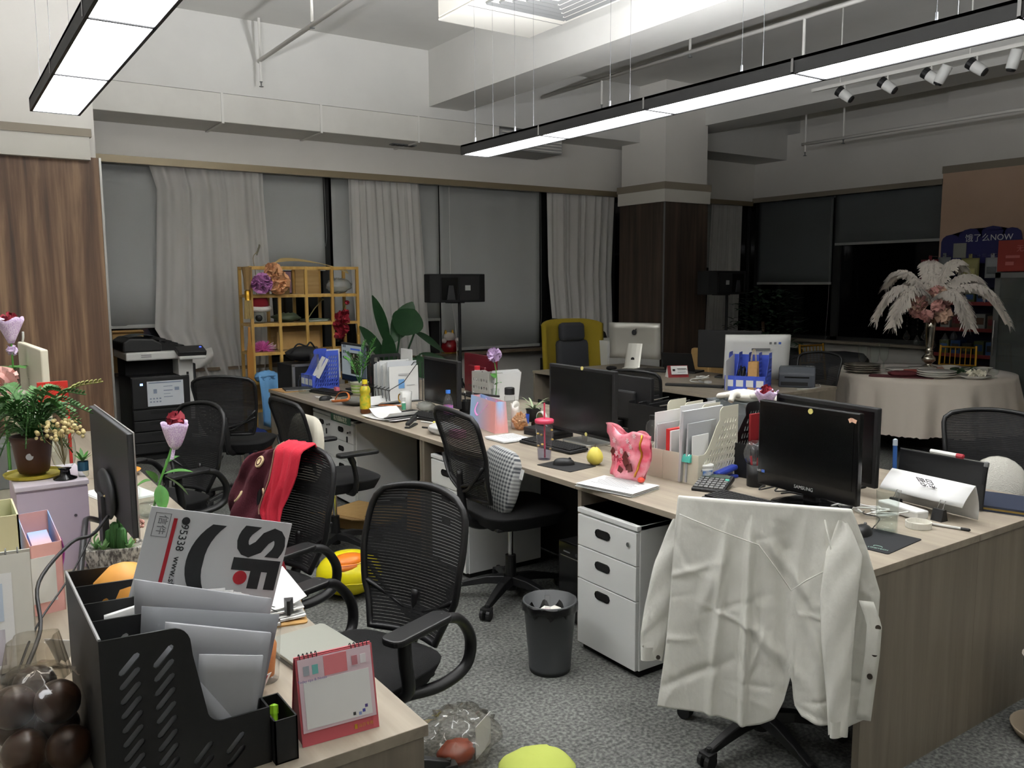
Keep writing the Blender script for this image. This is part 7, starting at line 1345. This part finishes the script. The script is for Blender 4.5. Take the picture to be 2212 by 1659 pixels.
# dark monitor seen from behind, laptop stand arm and cables
t = thing('desktop_monitor', 'dark monitor seen edge-on from behind with a silver rim', 'monitor', (.445, 2.90, TZ), PI / 2, 'desktop monitors'); obj('housing', MB().bx(-.345, .345, 0.0, .016, .185, .49), mat('graphite_back', '2c2d2e', .5), t, bevel=.003); obj('silver_rim', MB().bx(-.348, .348, -.004, 0.0, .182, .493), M_ALU, t); obj('screen', MB().bx(-.34, .34, -.0055, -.004, .19, .485), M_BLACKG, t); obj('rear_bulge', MB().lathe([(0, 0), (.16, .005), (.19, .03), (.17, .055)], 24, M=TR(0, .016, .25) @ RX(-PI / 2) @ Matrix.Diagonal((.75, .42, .4, 1))), M_DKGREY, t, smooth=True); obj('stand_neck', MB().box((0, .04, .12), (.07, .02, .26)), M_DKGREY, t); obj('stand_foot', MB().box((0, .0, .005), (.24, .18, .01)), M_DKGREY, t, bevel=.003)
tag(obj('stand_arm', MB().tube(smooth_path([(.406, 2.98, .893), (.362, 2.93, .918), (.335, 2.80, .912), (.25, 2.36, .80), (.235, 2.30, TZ + .006)], 6), .009, 8), mat('gunmetal', '4a4a4a', .4, .5), smooth=True), 'bent grey metal arm running from the dark monitor to the desk', 'arm')
tag(obj('power_cable', MB().tube(smooth_path([(.40, 2.78, .955), (.332, 2.60, .955), (.273, 2.58, .945), (.177, 2.42, .90), (.16, 2.24, .84), (.105, 2.06, .80), (.09, 1.98, TZ + .008)], 6), .005, 8), M_BLACK, smooth=True), 'thick black cable looping down from the dark monitor', 'cable')
tag(obj('thin_cable', MB().tube(smooth_path([(.35, 2.72, .93), (.26, 2.5, .88), (.17, 2.34, .83), (.12, 2.2, .80), (.10, 2.12, TZ + .006), (.19, 2.06, TZ + .006)], 6), .0028, 6), M_BLACK, smooth=True), 'thin black cable running beside the pastel paper holder', 'cable')
t = thing('cable_box', 'flat white charger box beside the grey planter', 'box', (.36, 2.70, TZ), .3); obj('box', MB().box((0, 0, .012), (.1, .14, .022)), M_WHITE, t, bevel=.004); obj('dark_seam', MB().box((0, 0, .016), (.101, .141, .002)), M_GREY, t)
# cactus planter
t = thing('cactus_planter', 'speckled grey stone planter with small cacti', 'planter', (.425, 2.84, TZ), -.35); mst = mat('speckled_stone', '5a5752', .9, noise=(90, 'c4c0b6', (1, 1, .4), .08), bump=(60, .8, (1, 1, .5)))
def plf(u, v):
    a = 2 * PI * u; k = (abs(math.cos(a)) ** 6 + abs(math.sin(a)) ** 6) ** (-1 / 6.)
    if v < .1: s, z = .62 * v / .1, 0
    elif v < .75: q = (v - .1) / .65; s, z = lerp(.62, 1, q ** .7), .095 * q
    elif v < .85: s, z = lerp(1, .86, (v - .75) / .1), .095
    else: s, z = lerp(.86, 0, (v - .85) / .15), .085
    return (.092 * k * s * math.cos(a), .05 * k * s * math.sin(a), z)
obj('planter', MB().grid(plf, 40, 22), mst, t, smooth=True); obj('gravel', MB().box((0, 0, .083), (.13, .065, .006)), mat('gravel', '8f8c80', .95), t); mcg = mat('cactus_green', '3f7038', .6)
for i, (x, y, h) in enumerate(((.0, .0, .085), (.018, .012, .10), (.022, -.012, .07), (-.016, .012, .06))):
    m = MB(); m.lathe([(.0, 0), (.013, .004), (.014, h * .5), (.013, h * .9), (.005, h), (0, h)], 10, (x, y, .084)); cs_ = obj('cactus', m, mcg, t, smooth=True)
    r_ = MB()
    for k in range(8): a = k * PI / 4; r_.tube([(x + .0135 * math.cos(a), y + .0135 * math.sin(a), .088), (x + .0145 * math.cos(a), y + .0145 * math.sin(a), .084 + h * .5), (x + .011 * math.cos(a), y + .011 * math.sin(a), .084 + h * .93)], .0018, 5)
    obj('cactus_ribs', r_, mcg, cs_, kind='stuff')
for x, y in ((-.055, 0), (-.03, -.02), (.045, -.02)):
    m = MB()
    for k in range(9): a = k * .7; leaf(m, (x, y, .086), (x + .02 * math.cos(a), y + .02 * math.sin(a), .095 + .012 * (k % 3)), .006, 0, 4, .3)
    obj('succulent', m, mat('succulent_green', '7aa86a', .6), t, smooth=True)
obj('succulent_stem', MB().tube(smooth_path([(-.055, 0, .086), (-.06, .0, .12), (-.05, .0, .135)], 4), .003, 6), mat('succulent_green', '7aa86a', .6), t)
t = thing('dried_posy', 'pink dried flower tuft with a cream braided stick', 'flower', (.485, 2.86, TZ + .09)); m = MB(); rnd = random.Random(19)
for i in range(60): a, e, r = rnd.uniform(0, 6.28), rnd.uniform(-.4, 1.4), .03; m.sph((r * math.cos(a) * math.cos(e), r * math.sin(a) * math.cos(e), .05 + r * math.sin(e)), .0055, n=6, m=4)
obj('tuft', m, mat('dry_pink', 'c49488', .9), t, kind='stuff', smooth=True); obj('stalk', MB().cyl((0, 0, -.02), (0, 0, .05), .004, n=6), mat('dry_stem', '8a7a52', .8), t)
m = MB()
for i in range(14): m.sph((-.012 - .005 * i, .0, .09 + .0055 * i), .0055, (1.2, .9, .7), 8, 5)
obj('braided_stick', m, mat('cream_braid', 'd6c898', .8), t, kind='stuff')
# rose vase at the back of this desk
t = thing('rose_vase', 'glass vase with a dark red rose wrapped in lilac glitter paper', 'vase', (.665, 3.50, TZ)); obj('glass', MB().shell([(.04, .002), (.052, .01), (.05, .06), (.045, .11), (.05, .125)], 22), M_GLASS, t, smooth=True); obj('water', MB().lathe([(.04, .003), (.048, .012), (.047, .05), (0, .05)], 20), clear('water_clear', 'eef2f2', .85), t, smooth=True); obj('stem', MB().tube(smooth_path([(.0, .0, .01), (.03, 0, .12), (.07, 0, .22), (.095, 0, .29)], 5), .005, 6), M_LEAF, t, smooth=True)
obj('glitter_wrap', MB().slab(lambda u, v: (.098 + .004 * v + (.010 + .04 * v ** .6 + .004 * math.sin(u * 30) * v) * math.cos(2 * PI * u), (.010 + .04 * v ** .6) * math.sin(2 * PI * u), .255 + .105 * v + .008 * math.sin(u * 19) * v), 30, 7, .001), mat('lilac_glitter', 'c6a2d2', .35, noise=(260, 'efe2f2', (1, 1, 1), .08)), t, smooth=True); obj('rose', pom((.105, 0, .375), .032, 26, 31, 1.1, .55), mat('rose_red', '7c1022', .7), t, smooth=True); obj('ribbon_tail', MB().slab(lambda u, v: (.085 + .014 * u - .01 * v, -.006, .262 - .045 * v), 2, 4, .001), mat('lilac_glitter', 'c6a2d2', .35), t)
for i, (b_, e_, w_) in enumerate((((.05, 0, .16), (.155, -.03, .19), .035), ((.055, 0, .15), (.14, .01, .09), .035), ((.02, 0, .13), (-.02, -.03, .22), .03), ((.0, .0, .14), (-.06, .02, .14), .04), ((.06, 0, .2), (.12, .03, .25), .025), ((.03, -.01, .12), (.03, -.05, .05), .035))): m = MB(); leaf(m, b_, e_, w_ * .8, .03, 8, .2); obj('leaf', m, M_LEAF, t, smooth=True)
tag(obj('mobile_phone', MB().prism(rrect(-.035, .035, -.07, .07, .008), .008, TR(.735, 3.38, TZ) @ RZ(.3)), M_BLACKG), 'black mobile phone lying beside the rose vase', 'phone')
tag(obj('orange_rim_dish', MB().lathe([(.05, 0), (.06, .004), (.10, .02), (.105, .024), (.10, .022), (.055, .008), (0, .007)], 28, (.68, 4.35, TZ)), mat('orange_rim', 'e0953a', .4), smooth=True), 'dish with an orange rim behind the rose leaves', 'dish')
sheets('white paper sheet on the dish side of the desk behind the rose', .62, 3.95, .2, .21, .29, 2, 88, lines=False)
# far end of the desk row
t = thing('white_panel_monitor', 'white monitor back standing tall behind the fern', 'monitor', (.36, 4.35, TZ), PI / 2 + .05); obj('housing', MB().box((0, 0, .42), (.66, .03, .44)), mat('ivory_back', 'd4cfba', .5), t, bevel=.006); obj('neck', MB().box((0, .02, .11), (.07, .03, .22)), M_WHITE, t); obj('foot', MB().box((0, 0, .006), (.24, .2, .012)), M_WHITE, t, bevel=.003); text('back_emblem', 'T', .05, mat('faint_emblem', 'b9b5a2', .6), t, (.05, .0155, .47), (PI / 2, 0, PI), thick=.0005); obj('webcam_hook', MB().tube(smooth_path([(.28, 0, .64), (.25, 0, .66), (.24, 0, .69)], 4), .005, 6), M_WHITE, t)
t = thing('rose_vase', 'tall glass bottle with a lilac wrapped rose at the picture edge', 'vase', (.285, 4.40, TZ + .20)); obj('glass', MB().lathe([(.04, 0), (.042, .01), (.042, .22), (.02, .28), (.024, .34)], 18), M_GLASS, t, smooth=True); obj('stem', MB().tube([(0, 0, .02), (.0, 0, .45)], .004, 6), M_LEAF, t); obj('glitter_wrap', MB().slab(lambda u, v: ((.012 + .045 * v) * math.cos(2 * PI * u), (.012 + .045 * v) * math.sin(2 * PI * u), .45 + .11 * v + .01 * math.sin(u * 25) * v), 26, 5, .001), mat('lilac_glitter', 'c6a2d2', .35), t, smooth=True); obj('rose', pom((0, 0, .56), .03, 24, 77, 1, .55), mat('rose_red', '7c1022', .7), t, smooth=True); obj('ribbon_ball', pom((0, 0, .42), .025, 18, 78), mat('lilac_glitter', 'c6a2d2', .35), t)
for i in range(5): a = i * 1.3; m = MB(); leaf(m, (0, 0, .33), (.09 * math.cos(a), .09 * math.sin(a), .37), .025, .03); obj('leaf', m, M_LEAF, t, smooth=True)
tag(obj('storage_riser', MB().bx(.16, .42, 4.52, 4.72, TZ, TZ + .19).bx(.16, .42, 4.30, 4.5, TZ, TZ + .0001), M_WHITE) if False else obj('storage_riser', MB().bx(.18, .345, 4.34, 4.62, TZ, TZ + .198), M_GREY, bevel=.004), 'grey riser box under the tall rose bottle', 'box')
t = thing('white_flower_bunch', 'bunch of white and blush blossoms at the picture edge behind the fern', 'flowers', (.20, 3.62, TZ)); obj('vase', MB().lathe([(.05, 0), (.055, .02), (.05, .3), (.06, .36)], 18), M_GLASS, t, smooth=True)
for i, (x, y, z, r, c_) in enumerate(((0, 0, .56, .05, 'd8a69c'), (.05, .02, .48, .04, 'e0dbcf'), (-.05, .0, .47, .045, 'd9d4c6'), (.03, -.03, .42, .035, 'cfc6b0'), (-.02, -.02, .52, .04, 'd8b0a4'))): obj('blossom', pom((x, y, z), r, 30, 120 + i), mat('blm_' + c_, c_, .8), t, smooth=True)
obj('stems', MB().tube([(0, 0, .02), (0, 0, .5)], .006, 6), M_LEAF, t)
t = thing('red_display_frame', 'thin red display frame standing behind the fern', 'frame', (.37, 3.66, TZ), .1); obj('upright', MB().bx(.035, .045, -.006, .006, 0, .52), mat('signal_red', 'c22a20', .5), t); obj('top_board', MB().bx(-.06, .045, -.006, .006, .46, .54), mat('signal_red', 'c22a20', .5), t); obj('foot', MB().box((.0, 0, .005), (.12, .1, .01)), M_GREY, t)
t = thing('clear_storage_box', 'smoky clear storage box with a white lid behind the fern', 'box', (.275, 3.60, TZ)); obj('box', MB().bx(-.03, .05, -.05, .05, 0, .42), clear('smoky_box', 'a9aaa4', .45), t); obj('lid', MB().bx(-.034, .054, -.054, .054, .42, .435), M_WHITE, t)
# ------------------------------------------------------------------ things on the carpet
B = thing('waste_bin', 'dark grey waste bin with a black liner beside the pedestal', 'bin', (2.095, 2.785, 0)); mbn = mat('bin_grey', '3b3d3e', .45)
obj('bucket', MB().lathe([(.0, .004), (.085, .004), (.088, 0), (.092, .025), (.090, .028), (.113, .295), (.117, .30), (.117, .312), (.110, .312), (.086, .03), (0, .02)], 36), mbn, B, smooth=True)
obj('black_liner', MB().slab(lambda u, v: ((.119 + .003 * math.sin(u * 60) - (.03 * (v - .35) if v > .35 else 0)) * math.cos(2 * PI * u), (.119 + .003 * math.sin(u * 60) - (.03 * (v - .35) if v > .35 else 0)) * math.sin(2 * PI * u), (.275 + .115 * v + .004 * math.sin(u * 44)) if v < .35 else (.315 - .14 * (v - .35))), 60, 8, .001), mat('liner_black', '0d0d0e', .3), B, smooth=True)
tag(obj('crumpled_tissue', crumpled_blob((2.09, 2.77, .235), .06, 5, .35, sc3=(1.2, 1.2, .6)), mat('tissue_white', 'dfdbd2', .7), smooth=True), 'crumpled white tissue in the waste bin', 'tissue'); tag(obj('clear_syringe', MB().tube([(2.06, 2.75, .25), (2.085, 2.79, .33)], .012, 10), M_PVC), 'clear plastic tube sticking up in the waste bin', 'tube'); tag(obj('pink_stick', MB().tube([(2.03, 2.77, .285), (2.13, 2.71, .275)], .006, 8), mat('soft_pink', 'd99ab8', .7)), 'pink stick lying across the waste bin rubbish', 'stick')
t = thing('computer_tower', 'black computer tower on the carpet beside the pedestal', 'computer', (2.47, 3.12, 0)); obj('case', MB().bx(0.01, .42, -.09, .09, .01, .40), M_BLACK, t, bevel=.006); fp = obj('front_panel', MB().bx(0, .012, -.09, .09, .01, .40), M_BLACKG, t, bevel=.004); obj('silver_line', MB().bx(-.002, .001, -.075, .075, .33, .333), M_ALU, fp); obj('power_button', MB().cyl((-.003, -.05, .355), (.001, -.05, .355), .009, n=14), M_DKGREY, fp); obj('ports', MB().bx(-.002, .001, .0, .05, .352, .358), M_GREY, fp)
for y in (-.07, .07): obj('foot', MB().box((.1, y, .005), (.05, .02, .01)), M_BLACKM, t); obj('foot', MB().box((.34, y, .005), (.05, .02, .01)), M_BLACKM, t)
Dk = thing('inflatable_duck', 'bright yellow inflatable duck with an orange beak on the carpet', 'inflatable', (1.75, 4.12, 0)); my = mat('duck_yellow', 'e3d51a', .22); mo = mat('duck_orange', 'e07a1c', .3)
obj('body', MB().sph((0, 0, .118), .175, (1, .95, .67), 28, 18), my, Dk, smooth=True); obj('seam', MB().tube([(.1755 * math.cos(a), .166 * math.sin(a), .105 + .003 * math.sin(9 * a)) for a in [i * 2 * PI / 40 for i in range(40)]], .0025, 5, closed=True), my, Dk)
obj('upper_beak', MB().sph((-.02, -.05, .20), .095, (1, .75, .4), 20, 12), mo, Dk, smooth=True); obj('lower_beak', MB().sph((-.035, -.085, .18), .085, (1, .6, .35), 20, 12), mo, Dk, smooth=True); obj('beak_line', MB().tube([(-.115 + .02 * i, -.105 - .03 * math.sin(PI * i / 9), .2 - .0 * i) for i in range(10)], .002, 5), mat('duck_line', 'a8481a', .4), Dk)
t = thing('cardboard_box', 'opened cardboard box on the carpet under the far desk', 'box', (2.36, 5.33, 0), .4); obj('tray', MB().bx(-.16, .2, -.2, .2, 0, .09), M_CARD, t); obj('flap', MB().box((-.22, 0, .10), (.14, .38, .005), ry=.25), M_CARD, t); obj('flap', MB().box((.0, -.26, .10), (.34, .13, .005), rx=.3), M_CARD, t)
t = thing('plastic_bag', 'clear plastic bag of red snacks on the carpet below the desk end', 'plastic bag', (1.42, 2.43, 0), .4); obj('film', crumpled_blob((0, 0, .075), .13, 41, .35, 26, 18, sc3=(1.15, .95, .6)), clear('cellophane', 'f0eee8', .86, .08), t, smooth=True); obj('red_contents', crumpled_blob((-.05, -.03, .045), .055, 42, .25, sc3=(1.3, 1, .65)), mat('chestnut', '7c3a26', .4), t, smooth=True); obj('white_paper', MB().slab(lambda u, v: (.0 + .12 * u, -.08 + .02 * u, .01 + .12 * v), 4, 4, .002), M_PAPER, t)
tag(obj('green_cushion', crumpled_blob((1.54, 2.12, .055), .12, 37, .1, 22, 14, sc3=(1.1, 1, .48)), mat('lime_cloth', 'b4bf5c', .9), smooth=True), 'pale lime green cabbage-shaped cushion on the carpet', 'cushion')
t = thing('plant_saucer', 'pale plant pot standing in a saucer beside the desk end panel', 'pot', (3.27, 1.28, 0)); obj('saucer', MB().lathe([(.12, 0), (.135, .006), (.15, .035), (.145, .035), (.13, .012), (0, .01)], 28), mat('clay_beige', 'a89a86', .7), t, smooth=True); obj('pot', MB().lathe([(.09, .012), (.1, .05), (.12, .30), (.125, .3), (.11, .28)], 24), mat('pot_pale', 'b5aca0', .6), t, smooth=True)
tag(obj('under_desk_panel_box', MB().bx(2.62, 2.95, 3.82, 4.3, 0, .22) if False else MB().bx(2.93, 3.0, 3.0, 3.3, 0, .3), M_GREY), 'grey cable box under the middle desk', 'box')

# ------------------------------------------------------------------ cushions on chairs
def plaid(name):
    m = bpy.data.materials.new(name); m.use_nodes = True; nt = m.node_tree; b = nt.nodes['Principled BSDF']; b.inputs['Roughness'].default_value = .9; tc = nt.nodes.new('ShaderNodeTexCoord')
    fs = []
    for d in ('X', 'Z'):
        w = nt.nodes.new('ShaderNodeTexWave'); w.bands_direction = d; w.inputs['Scale'].default_value = 16; nt.links.new(tc.outputs['Object'], w.inputs['Vector']); r = nt.nodes.new('ShaderNodeMath'); r.operation = 'GREATER_THAN'; r.inputs[1].default_value = .5; nt.links.new(w.outputs['Fac'], r.inputs[0]); fs.append(r)
    ad = nt.nodes.new('ShaderNodeMath'); ad.operation = 'ADD'; nt.links.new(fs[0].outputs[0], ad.inputs[0]); nt.links.new(fs[1].outputs[0], ad.inputs[1]); dv = nt.nodes.new('ShaderNodeMath'); dv.operation = 'MULTIPLY'; dv.inputs[1].default_value = .5; nt.links.new(ad.outputs[0], dv.inputs[0])
    cr = nt.nodes.new('ShaderNodeValToRGB'); cr.color_ramp.elements[0].color = lin('3c4045'); cr.color_ramp.elements[1].color = lin('a9aaa8'); nt.links.new(dv.outputs[0], cr.inputs[0]); nt.links.new(cr.outputs[0], b.inputs['Base Color']); return m
def pillow(w, h, d): return MB().grid(lambda u, v: (w * (1 - .08 * math.sin(PI * v)) * math.sin((u - .5) * PI) * .5 if False else w / 2 * max(-1, min(1, 1.12 * math.cos(2 * PI * u))) * math.sin(PI * v) ** .4, d / 2 * math.sin(2 * PI * u) * math.sin(PI * v) ** .8, -h / 2 * math.cos(PI * v)), 28, 16)
t = thing('plaid_cushion', 'grey plaid cushion wedged in the mesh chair at the middle desk', 'cushion', (2.33, 3.53, .655), 0, None, (-.22, .05, math.radians(-95))); obj('cover', pillow(.34, .34, .12), plaid('plaid_cloth'), t, smooth=True); obj('care_label', MB().box((.2, 0, .08), (.03, .002, .05)), M_PAPER, t)
t = thing('cream_cushion', 'cream cushion against the back of the chair at the far desk', 'cushion', (1.795, 4.83, .68), 0, None, (-.1, 0, math.radians(-86))); obj('cover', pillow(.40, .40, .12), mat('cream_cloth', 'c9c4b4', .9), t, smooth=True); obj('piping', MB().tube([(.19 * math.cos(a), 0, .19 * math.sin(a)) for a in [i * PI / 12 for i in range(24)]], .004, 5, closed=True), mat('cream_cloth', 'c9c4b4', .9), t)
t = thing('white_cushion', 'round white plush cushion on the chair beyond the paper tent', 'cushion', (4.25, 2.0, .64), 0, None, (.3, 0, math.radians(122))); obj('cover', MB().sph((0, 0, 0), .16, (.85, .5, 1.0), 24, 16), mat('plush_white', 'b9b7ae', .95, bump=(150, .5, (1, 1, 1))), t, smooth=True); obj('seam', MB().tube([(.1365 * math.cos(a), 0, .1605 * math.sin(a)) for a in [i * PI / 12 for i in range(24)]], .004, 5, closed=True), mat('plush_white', 'b9b7ae', .95), t)

# ------------------------------------------------------------------ maroon and red shawl on a chair
rz3 = math.radians(111); Sh = thing('draped_shawl', 'maroon shawl with cream medallions and a red layer hung over the mesh chair', 'shawl', (.965, 3.29, 0), rz3); mmr = mat('maroon_wool', '45141f', .95, bump=(160, .3, (1, 1, 1))); mrd = mat('red_wool', 'b52134', .9, bump=(160, .25, (1, 1, 1)))
def mf(u, v):
    x = lerp(interp([(0, .07), (.2, .06), (.5, .07), (.75, .12), (1, .20)], v), interp([(0, .20), (.15, .31), (.4, .38), (.7, .40), (1, .33)], v), u); z = interp([(0, .93), (.06, 1.015), (.12, 1.0), (1, .55)], v) - .06 * u * (1 - v)
    y = interp([(0, -.38), (.06, -.34), (.12, -.275), (1, -.17)], v) + .036 * math.sin(u * 9 + v * 3) * v + .014 * math.sin(u * 17 - v * 5) + .01 * math.sin(v * 16 + u * 5)
    return (x, y, z)
mp_ = obj('maroon_layer', MB().slab(mf, 34, 34, .008), mmr, Sh, smooth=True)
for i, (u, v, r) in enumerate(((.55, .22, .028), (.72, .55, .03), (.42, .82, .032), (.25, .5, .022))):
    p = Vector(mf(u, v)); e = Vector(mf(u + .02, v)) - Vector(mf(u - .02, v)); g = Vector(mf(u, v + .02)) - Vector(mf(u, v - .02)); n_ = e.cross(g).normalized(); n_ = n_ if n_.y > 0 else -n_
    M = Matrix.Translation(p + n_ * .008) @ n_.to_track_quat('Z', 'Y').to_matrix().to_4x4(); md = obj('cream_medallion', MB().lathe([(r, -.006), (r, .0), (r * .9, .002), (0, .002)], 20, M=M, sx=.8), mat('medallion_cream', 'c9b48c', .9), mp_); rg = MB(); rg.tube([(M @ Vector((r * .6 * math.cos(a) * .8, r * .6 * math.sin(a), .003))) for a in [k * PI / 8 for k in range(16)]], .0025, 4, closed=True); obj('medallion_ring', rg, mmr, md)
Sh.scale = (.97,) * 3
def rf(u, v):
    l = interp([(0, .12), (.05, .11), (.3, .10), (.48, .125), (.6, .08), (.75, .045), (1, -.03)], v); r = interp([(0, -.06), (.05, -.07), (.25, -.05), (.45, .0), (.6, -.01), (.75, -.05), (1, -.115)], v)
    z = interp([(0, .92), (.05, 1.022), (.11, 1.0), (1, .36)], v); y = interp([(0, -.39), (.05, -.34), (.11, -.262), (.5, -.185), (1, -.14)], v) + .022 * math.sin(u * 10 + v * 6) * v + .008 * math.sin(u * 21 - v * 9)
    return (lerp(l, r, u), y + .006, z)
obj('red_layer', MB().slab(rf, 18, 40, .006), mrd, Sh, smooth=True); obj('hem_cord', MB().tube([Vector(rf(0, i / 30)) + Vector((.004, .004, 0)) for i in range(2, 16)], .003, 5), mat('hem_thread', '8a6a58', .9), Sh)

# ------------------------------------------------------------------ white shirt on a chair
n2 = Vector((.808, .589)); W = thing('white_shirt', 'rumpled white button shirt hung over the near mesh chair', 'shirt', (2.0715, 1.6446, 0), math.atan2(-.808, .589)); mlin = mat('white_linen', 'e8e7df', .9, noise=(26, 'dfded5', (1, 1, .6), .3), bump=(16, .75, (1, 1, .6)))
Lt = [(0, -.262), (.04, -.27), (.15, -.277), (.5, -.288), (.75, -.30), (1, -.32)]; Rt = [(0, .225), (.04, .235), (.22, .285), (.42, .326), (.6, .324), (.8, .317), (1, .31)]
ZB = [(-.32, .297), (-.25, .292), (-.148, .287), (-.08, .277), (-.033, .275), (.0, .290), (.043, .32), (.068, .38), (.080, .44), (.086, .468), (.090, .44), (.097, .375), (.12, .345), (.159, .332), (.253, .326), (.31, .358), (.33, .36)]
rnd = random.Random(50); wr = [(rnd.uniform(-14, 14), rnd.uniform(-9, 9), rnd.uniform(0, 6)) for _ in range(7)]
creases = [(rnd.uniform(-.3, .3), rnd.uniform(.33, .95), rnd.choice((rnd.uniform(-.5, .5), rnd.uniform(1.0, 2.1))), rnd.uniform(.03, .10), rnd.uniform(.005, .011), rnd.uniform(-.007, .007)) for _ in range(70)] + [(.06, .80, -.9, .12, .016, .014), (-.16, .72, 1.25, .12, .02, .010), (.02, .55, -.75, .14, .018, .012), (.14, .60, -1.1, .12, .014, .012), (-.2, .42, .5, .12, .014, -.010)]
def shf(u, v):
    k = v; x = lerp(interp(Lt, k), interp(Rt, k), u)
    zb = interp(ZB, x); 
    if v < .06: q = v / .06; a = PI * (1 - q) * .9; return (x, .055 * .5 * (1 - math.cos(a)) + .0, .985 - .022 * (1 - math.sin(PI / 2 + a / 2)) - (.05 * (1 - q) if q < .4 else 0))
    q = (v - .06) / .94; z = lerp(.985, zb, q)
    y = -.012 - .03 * q - .018 * q * sum(math.sin(a * x + b * z + c) for a, b, c in wr) * .5
    for cx, w_, am in ((-.115 - .04 * q, .014, .016), (-.045 - .01 * q, .012, .022), (.05 + .03 * q, .03, -.02), (.17, .03, .018)): y -= am * math.exp(-((x - cx) / w_) ** 2) * min(1, max(0, (q - .06) * 6))
    for cx, cz, an, ln, wd2, am in creases:
        dx, dz = x - cx, z - cz; a_ = dx * math.cos(an) + dz * math.sin(an); b_ = -dx * math.sin(an) + dz * math.cos(an)
        if abs(b_) < 3 * wd2 and abs(a_) < 2.5 * ln: y -= am * math.exp(-(b_ / wd2) ** 2 - (a_ / ln) ** 2) * min(1, q * 5)
    y += .05 * max(0, (abs(u - .5) - .38) * 6) ** 2 * .3
    return (x, y, z)
obj('shirt_back', MB().slab(shf, 120, 110, .002), mlin, W, smooth=True); obj('shirt_front_inside', MB().slab(lambda u, v: (lerp(-.25, .23, u), .055 + .03 * v + .01 * math.sin(u * 12), .95 - .25 * v), 12, 6, .002), mlin, W, smooth=True)
def seam(pts, nm='yoke_seam'): return obj(nm, MB().tube([(x, interp([(.3, -.075), (.7, -.05), (.98, -.022)], z) - .008, z) for x, z in pts], .0022, 5), mlin, W, smooth=True)
def sleeve(pts, ws, ys, nm):
    P = smooth_path([(x, y, z) for (x, z), y in zip(pts, ys)], 6); Wd = [interp([(i / (len(ws) - 1), w) for i, w in enumerate(ws)], j / (len(P) - 1)) for j in range(len(P))]; vs = []; fs = []; n = 16
    for j, p in enumerate(P):
        for k in range(n): a = 2 * PI * k / n; vs.append((p.x + Wd[j] * math.cos(a), p.y + Wd[j] * .38 * math.sin(a) + .004 * math.sin(3 * a + j * .7), p.z + .004 * math.sin(2 * a + j)))
    for j in range(len(P) - 1):
        for k in range(n): fs.append((j * n + k, j * n + (k + 1) % n, (j + 1) * n + (k + 1) % n, (j + 1) * n + k))
    return obj(nm, MB().add(vs, fs), mlin, W, smooth=True)
s1 = sleeve([(-.262, .90), (-.30, .76), (-.325, .62), (-.342, .52), (-.350, .432)], [.03, .045, .048, .045, .036], [.03, .02, .015, .01, .005], 'sleeve'); obj('cuff', MB().tube([(-.349, .006, .475), (-.3515, .005, .43)], [.0385, .040], 16, caps=False, flat=.42), mlin, s1, smooth=True); obj('button', MB().cyl((-.325, -.014, .445), (-.325, -.010, .445), .007, n=12), mat('horn_button', '3a322a', .4), s1)
s2 = sleeve([(.215, .95), (.222, .86), (.212, .74), (.212, .60), (.220, .45), (.224, .322)], [.012, .05, .052, .044, .034, .027], [-.012, -.035, -.065, -.085, -.095, -.095], 'sleeve'); obj('cuff', MB().tube([(.2225, -.095, .37), (.224, -.095, .32)], [.029, .030], 16, caps=False, flat=.42), mlin, s2, smooth=True)
obj('button_placket', MB().slab(lambda u, v: (interp(Rt, .3 + .7 * v) - .035 + .04 * u, -.05 - .01 * math.sin(v * 5) - .012, lerp(.73, .36, v)), 3, 16, .003), mlin, W, smooth=True)
for x, z in ((.321, .658), (.315, .576), (.305, .505)): obj('button', MB().cyl((x, -.072, z), (x, -.066, z), .008, n=14), mat('horn_button', '3a322a', .4), W)
seam([(-.262, .935), (-.14, .895), (-.02, .862), (.03, .80), (.078, .735), (.12, .77), (.165, .80), (.22, .80)]); seam([(.165, .955), (.185, .87), (.20, .79)], 'shoulder_seam')
